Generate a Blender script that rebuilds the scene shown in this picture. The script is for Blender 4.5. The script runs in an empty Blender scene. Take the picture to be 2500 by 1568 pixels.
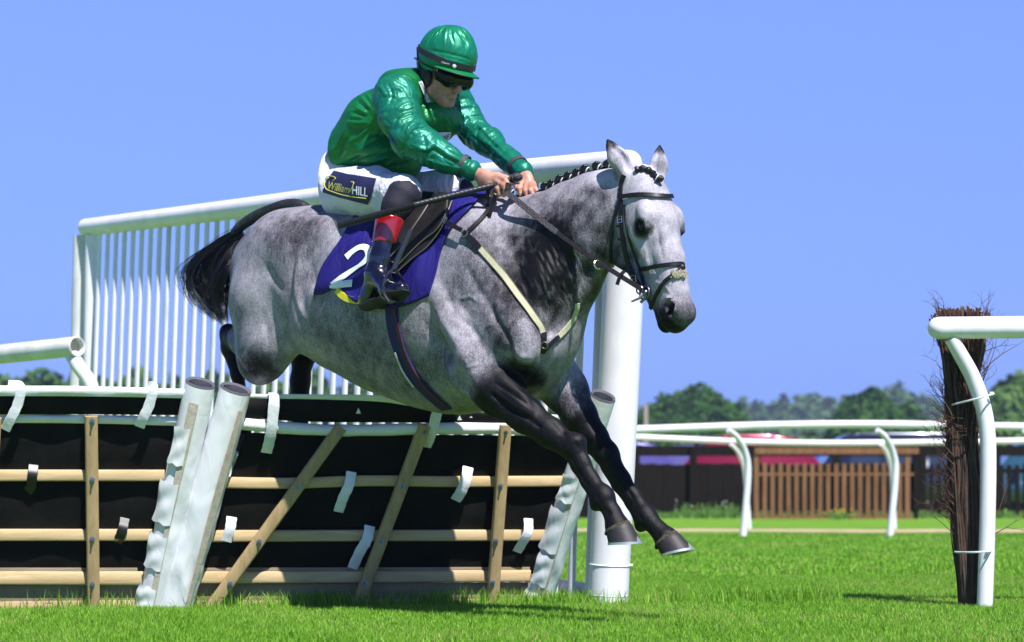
import bpy, bmesh, math, random
import numpy as np
from mathutils import Vector, Matrix, noise as mnoise
from mathutils.bvhtree import BVHTree

# ---------------------------------------------------------------- camera, world, sun, exposure
scene = bpy.context.scene
C = scene.collection
F_PX = 5000.0          # focal length in photo pixels (photo is 2500 px wide)
EYE = 0.524            # camera height above the turf
HORIZON = 1201.0
cam_data = bpy.data.cameras.new('camera')
cam = bpy.data.objects.new('camera', cam_data)
C.objects.link(cam)
cam.location = (0, 0, EYE)
cam.rotation_euler = (math.radians(90), 0, 0)
cam_data.sensor_width = 36.0
cam_data.lens = F_PX / 2500.0 * 36.0
cam_data.shift_y = (HORIZON - 784.0) / 2500.0
cam_data.clip_start = 0.1
cam_data.clip_end = 5000
cam_data.dof.use_dof = True
cam_data.dof.focus_distance = 8.2
cam_data.dof.aperture_fstop = 3.4
scene.camera = cam

SUN_EL = math.radians(57)
SUN_DIR = Vector((0.438 * math.cos(SUN_EL), -0.899 * math.cos(SUN_EL), math.sin(SUN_EL))).normalized()
world = bpy.data.worlds.new('World')
scene.world = world
world.use_nodes = True
wn = world.node_tree.nodes; wl = world.node_tree.links
wn.clear()
sky = wn.new('ShaderNodeTexSky')
sky.sky_type = 'NISHITA'
sky.sun_disc = False
sky.sun_elevation = SUN_EL
sky.sun_rotation = math.atan2(SUN_DIR.x, SUN_DIR.y)
sky.air_density = 1.3
sky.dust_density = 0.2
sky.ozone_density = 4.0
# the low sky of the photograph is as blue as the rest of it: the sky model's own pale horizon band is tinted towards that blue
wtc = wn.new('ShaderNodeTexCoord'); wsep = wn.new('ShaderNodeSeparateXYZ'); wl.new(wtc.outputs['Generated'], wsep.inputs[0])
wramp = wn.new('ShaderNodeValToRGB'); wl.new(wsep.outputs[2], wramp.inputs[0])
def set_ramp(r, stops):
    e = r.color_ramp.elements
    while len(e) > 1: e.remove(e[-1])
    stops = sorted(stops, key=lambda q: q[0])
    e[0].position = stops[0][0]; e[0].color = (*stops[0][1][:3], 1)
    for p, c in stops[1:]:
        el = e.new(p); el.color = (*c[:3], 1)
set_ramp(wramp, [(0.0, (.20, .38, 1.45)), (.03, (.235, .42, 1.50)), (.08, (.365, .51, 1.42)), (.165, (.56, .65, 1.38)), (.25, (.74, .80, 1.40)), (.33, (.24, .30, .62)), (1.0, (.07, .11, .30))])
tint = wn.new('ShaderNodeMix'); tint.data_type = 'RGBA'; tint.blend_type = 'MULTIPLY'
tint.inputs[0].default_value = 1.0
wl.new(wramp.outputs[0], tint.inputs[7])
bgn = wn.new('ShaderNodeBackground'); bgn.inputs[1].default_value = 0.083
wo = wn.new('ShaderNodeOutputWorld')
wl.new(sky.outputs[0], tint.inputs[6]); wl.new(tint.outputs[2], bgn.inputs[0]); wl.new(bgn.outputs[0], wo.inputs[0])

sun_data = bpy.data.lights.new('sun', 'SUN')
sun_data.energy = 5.0
sun_data.angle = math.radians(0.53)
sun_data.color = (1.0, 0.965, 0.94)
sun = bpy.data.objects.new('sun', sun_data)
sun.rotation_euler = SUN_DIR.to_track_quat('Z', 'Y').to_euler()
C.objects.link(sun)
scene.view_settings.view_transform = 'Standard'
scene.view_settings.look = 'None'
scene.view_settings.exposure = 0.72
scene.view_settings.gamma = 1.0
scene.cycles.max_bounces = 6

# ---------------------------------------------------------------- small helpers
def P(px, py, Y):
    """world point seen at photo pixel (px, py) standing at distance Y"""
    return Vector(((px - 1250.0) / F_PX * Y, Y, EYE + (HORIZON - py) / F_PX * Y))

def tag(o, label=None, cat=None, group=None, kind=None):
    if label: o['label'] = label
    if cat: o['category'] = cat
    if group: o['group'] = group
    if kind: o['kind'] = kind
    return o

def empty(name, loc=(0, 0, 0), rz=0.0, label=None, cat=None, group=None):
    o = bpy.data.objects.new(name, None)
    o.empty_display_size = 0.1
    o.location = loc; o.rotation_euler = (0, 0, rz)
    C.objects.link(o)
    return tag(o, label, cat, group)

def link_mesh(name, me, mat=None, parent=None, smooth=True):
    o = bpy.data.objects.new(name, me)
    C.objects.link(o)
    if mat is not None and len(me.materials) == 0: me.materials.append(mat)
    if parent is not None:
        o.parent = parent
        o.matrix_parent_inverse = Matrix.LocRotScale(parent.location, parent.rotation_euler, parent.scale).inverted() if parent.parent is None else Matrix()
    if smooth and len(me.polygons):
        me.polygons.foreach_set('use_smooth', np.ones(len(me.polygons), bool))
    return o

class MB:
    """collects simple shapes in world space and links them as one mesh"""
    def __init__(s): s.v = []; s.f = []; s.m = []; s.mi = 0
    def add(s, vs, fs):
        n = len(s.v); s.v.extend([tuple(v) for v in vs])
        s.f.extend([tuple(i + n for i in f) for f in fs]); s.m.extend([s.mi] * len(fs))
        return s
    def box(s, c, size, rot=None, bev=0.0):
        hx, hy, hz = size[0] / 2, size[1] / 2, size[2] / 2
        c = Vector(c)
        if bev <= 0:
            vs = [Vector((x, y, z)) for x in (-hx, hx) for y in (-hy, hy) for z in (-hz, hz)]
            fs = [(0, 1, 3, 2), (4, 6, 7, 5), (0, 4, 5, 1), (2, 3, 7, 6), (0, 2, 6, 4), (1, 5, 7, 3)]
        else:
            bm = bmesh.new(); bmesh.ops.create_cube(bm, size=1.0)
            for v in bm.verts: v.co = Vector((v.co.x * size[0], v.co.y * size[1], v.co.z * size[2]))
            bmesh.ops.bevel(bm, geom=bm.edges[:], offset=bev, segments=2, profile=0.6, affect='EDGES')
            bm.verts.ensure_lookup_table()
            vs = [v.co.copy() for v in bm.verts]; fs = [tuple(v.index for v in f.verts) for f in bm.faces]; bm.free()
        if rot is not None: vs = [rot @ v for v in vs]
        return s.add([v + c for v in vs], fs)
    def beam(s, a, b, w, t, up=None, bev=0.0):
        """box from a to b, w wide (across), t thick (along 'up')"""
        a = Vector(a); b = Vector(b); d = b - a; L = d.length; d.normalize()
        up = Vector(up) if up is not None else Vector((0, -1, 0))
        x = d.cross(up).normalized(); u = x.cross(d).normalized()
        R = Matrix((x, u, d)).transposed()
        return s.box((a + b) / 2, (w, t, L), R, bev)
    def tube(s, pts, r, n=12, caps=True, sq=1.0, ref=None, open_end=False):
        """swept tube along pts; r a number or list; sq flattens along ref"""
        pts = [Vector(p) for p in pts]; k = len(pts)
        rs = r if isinstance(r, (list, tuple, np.ndarray)) else [r] * k
        ref = Vector(ref) if ref is not None else None
        vs = []; prev = None
        for i, p in enumerate(pts):
            d = (pts[min(i + 1, k - 1)] - pts[max(i - 1, 0)]).normalized()
            if ref is not None: a = ref - d * ref.dot(d)
            elif prev is None:
                a = Vector((0, 0, 1)) if abs(d.z) < 0.9 else Vector((1, 0, 0)); a = a - d * a.dot(d)
            else: a = prev - d * prev.dot(d)
            a.normalize(); prev = a; b = d.cross(a)
            for j in range(n):
                t = 2 * math.pi * j / n
                vs.append(p + a * (math.cos(t) * rs[i] * sq) + b * (math.sin(t) * rs[i]))
        fs = [(i * n + j, i * n + (j + 1) % n, (i + 1) * n + (j + 1) % n, (i + 1) * n + j) for i in range(k - 1) for j in range(n)]
        if caps: fs += [tuple(range(n - 1, -1, -1)), tuple(range((k - 1) * n, k * n))]
        return s.add(vs, fs)
    def sphere(s, c, r, nu=12, nv=8, sc=(1, 1, 1), rot=None):
        c = Vector(c); vs = []; fs = []
        for i in range(nv + 1):
            th = math.pi * i / nv
            for j in range(nu):
                ph = 2 * math.pi * j / nu
                v = Vector((r * sc[0] * math.sin(th) * math.cos(ph), r * sc[1] * math.sin(th) * math.sin(ph), r * sc[2] * math.cos(th)))
                vs.append(c + (rot @ v if rot is not None else v))
        for i in range(nv):
            for j in range(nu):
                a, b = i * nu + j, i * nu + (j + 1) % nu
                if i == 0: fs.append((a, a + nu, b + nu))
                elif i == nv - 1: fs.append((a, a + nu, b))
                else: fs.append((a, a + nu, b + nu, b))
        return s.add(vs, fs)
    def ribbon(s, pts, nrm, w, t):
        """flat strap through pts, nrm = outward normal per point, w wide, t thick"""
        k = len(pts); vs = []
        ws = w if isinstance(w, (list, tuple)) else [w] * k
        for i, p in enumerate(pts):
            p = Vector(p); d = (Vector(pts[min(i + 1, k - 1)]) - Vector(pts[max(i - 1, 0)])).normalized()
            n = Vector(nrm[i]); n = (n - d * n.dot(d)).normalized(); x = d.cross(n)
            h = ws[i] / 2
            vs += [p + x * h, p + x * h * 0.92 + n * t, p - x * h * 0.92 + n * t, p - x * h]
        fs = [(4 * i + j, 4 * i + (j + 1) % 4, 4 * i + 4 + (j + 1) % 4, 4 * i + 4 + j) for i in range(k - 1) for j in range(4)]
        fs += [(3, 2, 1, 0), tuple(4 * (k - 1) + j for j in range(4))]
        return s.add(vs, fs)
    def slat(s, pts, nrm, w, t, ch=.009):
        """sawn batten with worn, chamfered front edges through pts"""
        k = len(pts); vs = []; nrm = Vector(nrm); h = w / 2
        prof = [(h, 0), (h, t - ch), (h - ch * .4, t - ch * .3), (h - ch, t), (-h + ch, t), (-h + ch * .4, t - ch * .3), (-h, t - ch), (-h, 0)]; q = len(prof)
        for i, p in enumerate(pts):
            p = Vector(p); d = (Vector(pts[min(i + 1, k - 1)]) - Vector(pts[max(i - 1, 0)])).normalized()
            n = (nrm - d * nrm.dot(d)).normalized(); x = d.cross(n)
            vs += [p + x * a + n * b for a, b in prof]
        fs = [(q * i + j, q * i + (j + 1) % q, q * i + q + (j + 1) % q, q * i + q + j) for i in range(k - 1) for j in range(q)]
        fs += [tuple(range(q - 1, -1, -1)), tuple(q * (k - 1) + j for j in range(q))]
        return s.add(vs, fs)
    def torus(s, c, R, r, nrm, n=24, m=8):
        nrm = Vector(nrm).normalized(); a = nrm.orthogonal().normalized(); b = nrm.cross(a)
        pts = [Vector(c) + (a * math.cos(2 * math.pi * i / n) + b * math.sin(2 * math.pi * i / n)) * R for i in range(n)]
        vs = []
        for i, p in enumerate(pts):
            o = (p - Vector(c)).normalized()
            for j in range(m):
                t = 2 * math.pi * j / m
                vs.append(p + o * r * math.cos(t) + nrm * r * math.sin(t))
        fs = [(i * m + j, ((i + 1) % n) * m + j, ((i + 1) % n) * m + (j + 1) % m, i * m + (j + 1) % m) for i in range(n) for j in range(m)]
        return s.add(vs, fs)
    def mesh(s, name='mesh'):
        me = bpy.data.meshes.new(name); me.from_pydata(s.v, [], s.f); me.update()
        return me
    def build(s, name, mat, parent=None, smooth=False, wn_=False):
        me = s.mesh(name)
        mats = mat if isinstance(mat, (list, tuple)) else [mat]
        for m in mats: me.materials.append(m)
        if len(mats) > 1: me.polygons.foreach_set('material_index', s.m)
        bm = bmesh.new(); bm.from_mesh(me); bmesh.ops.recalc_face_normals(bm, faces=bm.faces[:]); bm.to_mesh(me); bm.free()
        o = link_mesh(name, me, None, parent, False)
        if smooth:
            me.polygons.foreach_set('use_smooth', np.ones(len(me.polygons), bool))
            try: me.set_sharp_from_angle(angle=math.radians(smooth if smooth is not True else 40))
            except Exception: pass
        return o

def catmull(pts, per=8):
    pts = [Vector(p) for p in pts]; out = []
    q = [pts[0] * 2 - pts[1]] + pts + [pts[-1] * 2 - pts[-2]]
    for i in range(1, len(q) - 2):
        p0, p1, p2, p3 = q[i - 1], q[i], q[i + 1], q[i + 2]
        for k in range(per):
            t = k / per
            out.append(0.5 * ((2 * p1) + (-p0 + p2) * t + (2 * p0 - 5 * p1 + 4 * p2 - p3) * t * t + (-p0 + 3 * p1 - 3 * p2 + p3) * t ** 3))
    out.append(pts[-1].copy())
    return out

# ---------------------------------------------------------------- materials
def lin(r, g, b):
    f = lambda c: (c / 255.0 / 12.92) if c / 255.0 <= 0.04045 else ((c / 255.0 + 0.055) / 1.055) ** 2.4
    return (f(r), f(g), f(b), 1)

class MatB:
    def __init__(s, name):
        s.m = bpy.data.materials.new(name); s.m.use_nodes = True
        s.n = s.m.node_tree.nodes; s.l = s.m.node_tree.links
        s.bsdf = s.n['Principled BSDF']; s.out = s.n['Material Output']
    def tc(s, kind='Object'):
        t = s.n.new('ShaderNodeTexCoord'); return t.outputs[kind]
    def mapping(s, vec, scale=(1, 1, 1), rot=(0, 0, 0)):
        m = s.n.new('ShaderNodeMapping'); m.inputs['Scale'].default_value = scale; m.inputs['Rotation'].default_value = rot
        s.l.new(vec, m.inputs['Vector']); return m.outputs[0]
    def noise(s, vec, scale, detail=3, rough=0.5, dist=0.0, out=0):
        t = s.n.new('ShaderNodeTexNoise'); t.inputs['Scale'].default_value = scale; t.inputs['Detail'].default_value = detail
        t.inputs['Roughness'].default_value = rough; t.inputs['Distortion'].default_value = dist
        s.l.new(vec, t.inputs['Vector']); return t.outputs[out]
    def ramp(s, fac, stops):
        r = s.n.new('ShaderNodeValToRGB'); set_ramp(r, stops)
        s.l.new(fac, r.inputs[0]); return r.outputs[0]
    def mix(s, fac, a, b, mode='MIX'):
        m = s.n.new('ShaderNodeMix'); m.data_type = 'RGBA'; m.blend_type = mode
        for k, v in ((0, fac), (6, a), (7, b)):
            if isinstance(v, bpy.types.NodeSocket): s.l.new(v, m.inputs[k])
            elif k == 0: m.inputs[0].default_value = v
            else: m.inputs[k].default_value = v if len(v) == 4 else (*v, 1)
        return m.outputs[2]
    def math(s, op, a, b=0.0, c=None):
        m = s.n.new('ShaderNodeMath'); m.operation = op
        for k, v in ((0, a), (1, b), (2, c)):
            if v is None: continue
            if isinstance(v, bpy.types.NodeSocket): s.l.new(v, m.inputs[k])
            else: m.inputs[k].default_value = v
        return m.outputs[0]
    def attr(s, name, out='Fac'):
        a = s.n.new('ShaderNodeAttribute'); a.attribute_name = name; return a.outputs[out]
    def bump(s, h, strength=0.3, dist=0.01, normal=None):
        b = s.n.new('ShaderNodeBump'); b.inputs['Strength'].default_value = strength; b.inputs['Distance'].default_value = dist
        s.l.new(h, b.inputs['Height'])
        if normal is not None: s.l.new(normal, b.inputs['Normal'])
        s.l.new(b.outputs[0], s.bsdf.inputs['Normal']); return b.outputs[0]
    def set(s, **k):
        names = dict(color='Base Color', rough='Roughness', metal='Metallic', spec='Specular IOR Level', coat='Coat Weight', coat_rough='Coat Roughness',
                     sheen='Sheen Weight', aniso='Anisotropic', trans='Transmission Weight', sss='Subsurface Weight', alpha='Alpha')
        for a, v in k.items():
            i = s.bsdf.inputs[names[a]]
            if isinstance(v, bpy.types.NodeSocket): s.l.new(v, i)
            elif a == 'color': i.default_value = v if len(v) == 4 else (*v, 1)
            else: i.default_value = v
        return s

def simple(name, col, rough=0.5, var=0.15, scale=20, bump=0.0, bscale=60, **k):
    b = MatB(name); v = b.tc()
    nz = b.noise(v, scale, 4, 0.6)
    c = Vector(col[:3])
    lo = tuple(c * (1 - var)) + (1,); hi = tuple(min(1, x * (1 + var)) for x in c) + (1,)
    b.set(color=b.ramp(nz, [(0.3, lo), (0.7, hi)]), rough=rough, **k)
    if bump: b.bump(b.noise(v, bscale, 4, 0.6), bump, 0.01)
    return b.m

# ---------------------------------------------------------------- smooth solids (distance fields turned into one surface)
class Field:
    def __init__(s, lo, hi, h):
        s.h = h; s.lo = np.array(lo, np.float64)
        s.n = np.ceil((np.array(hi) - s.lo) / h).astype(int) + 1
        s.a = np.full(s.n, 1.0, np.float32)
        s.ax = [(s.lo[i] + h * np.arange(s.n[i])).astype(np.float32) for i in range(3)]
    def _sub(s, lo, hi):
        i0 = np.maximum(0, np.floor((np.array(lo) - s.lo) / s.h).astype(int))
        i1 = np.minimum(s.n, np.ceil((np.array(hi) - s.lo) / s.h).astype(int) + 1)
        if np.any(i1 <= i0): return None, None
        sl = tuple(slice(i0[i], i1[i]) for i in range(3))
        X = s.ax[0][sl[0]][:, None, None]; Y = s.ax[1][sl[1]][None, :, None]; Z = s.ax[2][sl[2]][None, None, :]
        return sl, (X, Y, Z)
    def _merge(s, sl, d, k, op):
        a = s.a[sl]; d = d.astype(np.float32)
        if op == 'sub': d = -d
        if k > 0: hh = np.maximum(k - np.abs(a - d), 0) / k; q = hh * hh * k * 0.25
        else: q = 0
        if op == 'add': s.a[sl] = np.minimum(a, d) - q
        else: s.a[sl] = np.maximum(a, d) + q
    def cone(s, a, b, ra, rb, k=0.03, sq=1.0, ax=(0, 1, 0), op='add'):
        a = np.array(a, float); b = np.array(b, float)
        pad = max(ra, rb) * max(1, sq) + k + 3 * s.h
        sl, g = s._sub(np.minimum(a, b) - pad, np.maximum(a, b) + pad)
        if sl is None: return
        ab = b - a; L2 = float(ab @ ab) + 1e-12
        qx, qy, qz = g[0] - a[0], g[1] - a[1], g[2] - a[2]
        t = np.clip((qx * ab[0] + qy * ab[1] + qz * ab[2]) / L2, 0, 1)
        wx, wy, wz = qx - t * ab[0], qy - t * ab[1], qz - t * ab[2]
        r2 = wx * wx + wy * wy + wz * wz
        if sq != 1.0:
            n = np.array(ax, float); n = n - ab * (n @ ab) / L2; n /= np.linalg.norm(n)
            wn_ = wx * n[0] + wy * n[1] + wz * n[2]
            r2 = r2 - wn_ ** 2 * (1 - 1 / sq ** 2)
        d = (np.sqrt(np.maximum(r2, 1e-12)) - (ra + (rb - ra) * t)) * min(1.0, sq)
        s._merge(sl, d, k, op)
    def chain(s, pts, rs, k=0.03, sq=1.0, ax=(0, 1, 0), op='add', k0=None):
        for i in range(len(pts) - 1):
            s.cone(pts[i], pts[i + 1], rs[i], rs[i + 1], (k0 if (k0 is not None and i == 0) else k), sq, ax, op)
    def ell(s, c, r, R=None, k=0.03, op='add'):
        """ellipsoid; R rows = its own axes"""
        c = np.array(c, float); r = np.array(r, float)
        pad = max(r) + k + 3 * s.h
        if R is None:
            sl, g = s._sub(c - (r + k + 3 * s.h), c + (r + k + 3 * s.h))
        else: sl, g = s._sub(c - pad, c + pad)
        if sl is None: return
        q = [g[i] - c[i] for i in range(3)]
        if R is not None:
            R = np.array(R, float)
            q = [q[0] * R[i][0] + q[1] * R[i][1] + q[2] * R[i][2] for i in range(3)]
        k0 = np.sqrt((q[0] / r[0]) ** 2 + (q[1] / r[1]) ** 2 + (q[2] / r[2]) ** 2)
        k1 = np.sqrt((q[0] / r[0] ** 2) ** 2 + (q[1] / r[1] ** 2) ** 2 + (q[2] / r[2] ** 2) ** 2)
        d = k0 * (k0 - 1) / np.maximum(k1, 1e-6)
        s._merge(sl, d, k, op)
    def blend_noise(s, amp, scale, seed=0):
        pass
    def mesh(s):
        a = s.a; inside = a < 0
        n0, n1, n2 = a.shape
        c = np.zeros((n0 - 1, n1 - 1, n2 - 1), np.int8)
        offs = [(i, j, k) for i in (0, 1) for j in (0, 1) for k in (0, 1)]
        for o in offs: c += inside[o[0]:n0 - 1 + o[0], o[1]:n1 - 1 + o[1], o[2]:n2 - 1 + o[2]]
        act = (c > 0) & (c < 8)
        idx = np.argwhere(act)
        vals = {o: a[idx[:, 0] + o[0], idx[:, 1] + o[1], idx[:, 2] + o[2]].astype(np.float64) for o in offs}
        acc = np.zeros((len(idx), 3)); cnt = np.zeros(len(idx))
        for o in offs:
            for axn in range(3):
                if o[axn] == 1: continue
                o2 = list(o); o2[axn] = 1; o2 = tuple(o2)
                va, vb = vals[o], vals[o2]
                m = (va < 0) != (vb < 0)
                t = np.where(m, va / np.where(m, va - vb, 1), 0)
                for q in range(3):
                    acc[:, q] += np.where(m, (t if q == axn else o[q]), 0)
                cnt += m
        verts = (idx + acc / cnt[:, None]) * s.h + s.lo
        vid = np.full(act.shape, -1, np.int64); vid[act] = np.arange(len(idx))
        faces = []
        for axn in range(3):
            sa = [slice(None)] * 3; sb = [slice(None)] * 3
            sa[axn] = slice(0, -1); sb[axn] = slice(1, None)
            A = inside[tuple(sa)]; B = inside[tuple(sb)]
            e = np.argwhere(A != B)
            o1, o2 = [(1, 2), (2, 0), (0, 1)][axn]
            ok = (e[:, o1] > 0) & (e[:, o2] > 0) & (e[:, o1] < a.shape[o1] - 1) & (e[:, o2] < a.shape[o2] - 1)
            e = e[ok]
            def cell(d1, d2):
                q = e.copy(); q[:, o1] -= d1; q[:, o2] -= d2
                return vid[q[:, 0], q[:, 1], q[:, 2]]
            quad = np.stack([cell(1, 1), cell(0, 1), cell(0, 0), cell(1, 0)], 1)
            flip = ~A[e[:, 0], e[:, 1], e[:, 2]]
            quad[flip] = quad[flip][:, ::-1]
            faces.append(quad)
        return verts, np.concatenate(faces)

def smooth_verts(v, f, it=1, lam=0.5):
    for _ in range(it):
        acc = np.zeros_like(v); cnt = np.zeros(len(v))
        for i in range(4):
            a, b = f[:, i], f[:, (i + 1) % 4]
            for q in range(3):
                acc[:, q] += np.bincount(a, v[b, q], len(v)) + np.bincount(b, v[a, q], len(v))
            cnt += np.bincount(a, minlength=len(v)) + np.bincount(b, minlength=len(v))
        v = v + lam * (acc / np.maximum(cnt, 1)[:, None] - v)
    return v

def np_mesh(name, v, f):
    me = bpy.data.meshes.new(name)
    v = np.asarray(v, np.float32); f = np.asarray(f, np.int32); k = f.shape[1]
    me.vertices.add(len(v)); me.vertices.foreach_set('co', v.ravel())
    me.loops.add(f.size); me.loops.foreach_set('vertex_index', f.ravel())
    me.polygons.add(len(f)); me.polygons.foreach_set('loop_start', np.arange(0, f.size, k, dtype=np.int32))
    me.update(calc_edges=True)
    return me

def set_attr(me, name, vals):
    a = me.attributes.new(name, 'FLOAT', 'POINT'); a.data.foreach_set('value', np.asarray(vals, np.float32))

def biggest(v, f):
    """keep only the largest connected piece"""
    lab = np.arange(len(v))
    while True:
        m = lab[f].min(1)
        new = lab.copy()
        for i in range(4): np.minimum.at(new, f[:, i], m)
        new = new[new]
        if np.array_equal(new, lab): break
        lab = new
    ids, cnt = np.unique(lab, return_counts=True)
    keep = lab == ids[np.argmax(cnt)]
    mp = np.cumsum(keep) - 1
    return v[keep], mp[f[keep[f[:, 0]]]]

def snoise(p, scale, seed=0):
    """cheap smooth pseudo noise from summed rotated sines, vectorised"""
    rng = np.random.RandomState(seed); out = np.zeros(len(p))
    for i in range(7):
        d = rng.normal(size=3); d /= np.linalg.norm(d)
        out += np.sin(p @ d * scale * (0.7 + 0.6 * rng.rand()) * 2 * math.pi + rng.rand() * 6.28)
    return out / 7 ** 0.5

def seg_dist(p, a, b):
    a = np.array(a, float); b = np.array(b, float); ab = b - a
    t = np.clip(((p - a) @ ab) / (ab @ ab), 0, 1)
    return np.linalg.norm(p - a - t[:, None] * ab, axis=1), t
# ================================================================= the ground
_b = MatB('turf'); _v = _b.tc()
n_big = _b.noise(_b.mapping(_v, (1, .35, 1)), .9, 4, .55); n_mid = _b.noise(_v, 9, 4, .6); n_fine = _b.noise(_b.mapping(_v, (1, .5, 1)), 90, 4, .7)
c = _b.ramp(_b.math('MULTIPLY_ADD', n_fine, .5, _b.math('MULTIPLY_ADD', n_mid, .3, _b.math('MULTIPLY', n_big, .35))),
            [(.38, (.085, .19, .015)), (.52, (.14, .31, .028)), (.66, (.19, .38, .040)), (.78, (.24, .40, .055))])
_b.set(color=c, rough=.9, spec=.1)
_b.bump(_b.math('MULTIPLY_ADD', n_fine, 1.0, n_mid), .8, .04); M_turf = _b.m
m = MB(); xs = [-1500, -200, -40, -14, -7, -3, 0, 3, 7, 14, 40, 200, 1500]; ys = [-60, 0, 4, 8, 12, 18, 26, 36, 60, 120, 400, 1600]
def gz(x, y): return 0.0
V = [(x, y, gz(x, y)) for y in ys for x in xs]; nx = len(xs)
m.add(V, [(r * nx + c_, r * nx + c_ + 1, (r + 1) * nx + c_ + 1, (r + 1) * nx + c_) for r in range(len(ys) - 1) for c_ in range(nx - 1)])
ground = m.build('ground', M_turf); tag(ground, 'bright green racecourse turf', None, None, 'structure')
# worn strip along the far rails
_b = MatB('worn_turf'); _v = _b.tc()
_b.set(color=_b.ramp(_b.noise(_b.mapping(_v, (.6, 1, 1)), 2.2, 5, .65), [(.36, (.12, .30, .02)), (.46, (.36, .28, .15)), (.65, (.58, .43, .29))]), rough=.95)
M_worn = _b.m
m = MB(); yw = EYE * F_PX / (1296 - HORIZON)
V = []; nseg = 60
for i in range(nseg + 1):
    x = -16 + 36 * i / nseg; off = .25 * math.sin(x * .9) + .12 * math.sin(x * 2.3)
    yc = 27.3 - (x - 5) * .08
    V += [(x, yc - .9 + off, .004), (x, yc + 1.3 + off * .5, .004)]
m.add(V, [(2 * i, 2 * i + 2, 2 * i + 3, 2 * i + 1) for i in range(nseg)])
tag(m.build('path', M_worn), 'worn sandy strip in the turf behind the rails', None, None, 'structure')

# grass blades
def blades(name, n, y0, y1, h, w, seed, zones=None):
    r = np.random.RandomState(seed)
    # even density over the ground seen by the camera
    u = r.rand(n); Y = np.sqrt(y0 ** 2 + (y1 ** 2 - y0 ** 2) * u); X = (r.rand(n) * 2 - 1) * (Y * .262 + .25)
    if zones is not None: X, Y = zones(r, n)
    n = len(X)
    hh = h * (.55 + .75 * r.rand(n)) * (1 + .35 * np.sin(X * 3.1 + np.sin(Y * 2.3)) * np.sin(Y * 1.7))
    a = r.rand(n) * 6.283; lean = r.rand(n) * .75 * hh; la = r.rand(n) * 6.283
    dx, dy = np.cos(a) * w / 2, np.sin(a) * w / 2
    ox, oy = np.cos(la) * lean, np.sin(la) * lean
    v = np.stack([np.stack([X - dx, Y - dy, X * 0], 1), np.stack([X + dx, Y + dy, X * 0], 1),
                  np.stack([X + dx * .7 + ox * .4, Y + dy * .7 + oy * .4, hh * .6], 1), np.stack([X - dx * .7 + ox * .4, Y - dy * .7 + oy * .4, hh * .6], 1),
                  np.stack([X + ox, Y + oy, hh], 1)], 1).reshape(-1, 3)
    b = np.arange(n)[:, None] * 5
    f = np.concatenate([b + [0, 1, 2], b + [0, 2, 3], b + [3, 2, 4]])
    me = np_mesh(name, v, f)
    hue = np.repeat(r.rand(n), 5); set_attr(me, 'hue', hue)
    return me
_b = MatB('grass_blade'); hu = _b.attr('hue'); _v = _b.tc()
big = _b.noise(_b.mapping(_v, (1, .5, 1)), 1.3, 4, .6)
c = _b.ramp(_b.math('MULTIPLY_ADD', _b.math('SUBTRACT', big, .5), 1.0, hu), [(0.0, (.110, .26, .014)), (.45, (.188, .42, .030)), (.85, (.27, .53, .052)), (.95, (.37, .50, .10)), (1.0, (.43, .38, .16))])
_b.set(color=c, rough=.55, spec=.3, trans=0)
tr = _b.n.new('ShaderNodeBsdfTranslucent'); _b.l.new(c, tr.inputs[0]); mx = _b.n.new('ShaderNodeMixShader'); mx.inputs[0].default_value = .35
_b.l.new(_b.bsdf.outputs[0], mx.inputs[1]); _b.l.new(tr.outputs[0], mx.inputs[2]); _b.l.new(mx.outputs[0], _b.out.inputs[0]); M_blade = _b.m
g = link_mesh('grass', blades('grass', 430000, 6.9, 12.5, .025, .0036, 1), M_blade, None, False); tag(g, 'short mown grass blades of the near turf', 'grass', None, 'stuff')
g = link_mesh('grass', blades('grass_far', 190000, 12.5, 25.2, .028, .009, 2), M_blade, None, False); tag(g, 'mown grass of the farther turf', 'grass', None, 'stuff')
def longz(r, n):
    # longer unmown grass along the foot of the hurdle
    t = r.rand(n); x = -2.6 + 4.15 * t; y = 8.95 + (x + 2.6) * .155 + .02 + r.normal(size=n) * .07
    keep = r.rand(n) < (.55 + .45 * np.sin(x * 9) * np.sin(x * 3.3 + 1)); return x[keep], y[keep]
g = link_mesh('grass', blades('grass_tufts', 9000, 0, 1, .078, .0045, 3, longz), M_blade, None, False); tag(g, 'longer uncut grass tufts along the foot of the hurdle', 'grass', None, 'stuff')

# ================================================================= white plastic rails and the wing
def plastic(name, col=(.80, .79, .84), dirt=.12, rough=.35):
    b = MatB(name); v = b.tc()
    nz = b.noise(b.mapping(v, (1, 1, .4)), 7, 5, .65)
    c = b.ramp(nz, [(.35, tuple(x * (1 - dirt) for x in col)), (.6, col)])
    b.set(color=c, rough=rough, spec=.5); b.bump(b.noise(v, 60, 3), .05, .003); return b.m
M_white = plastic('white_plastic'); M_white_old = plastic('old_white_plastic', (.74, .75, .73), .22, .45)
# wing of the hurdle: runs back and away to the left
WYR, WYL = 9.50, 14.3
def W(px, py):
    """point on the wing's plane at a pixel column"""
    a = (px - 1250) / F_PX
    xr, yr = (1492 - 1250) / F_PX * WYR, WYR; xl, yl = (205 - 1250) / F_PX * WYL, WYL
    t = (a * yr - xr) / ((xl - xr) - a * (yl - yr)); Y = yr + t * (yl - yr)
    return P(px, py, Y)
wing = empty('hurdle_wing', W(1490, 1485), 0, 'tall white slatted wing fence sloping away behind the horse', 'fence')
top = catmull([W(212, 556), W(300, 545), W(700, 495), W(1100, 438), W(1480, 402), W(1535, 400)], 8)
MB().tube(top, .061, 24).build('top_rail', M_white, wing, True)
for q_ in (-1, 0): MB().sphere(top[q_], .062, 20, 12).build('rail_cap', M_white, wing, True)
a, b = W(1536, 420), P(1484, 1478, WYR)
b = P(1484, 1478, WYR)
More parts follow.
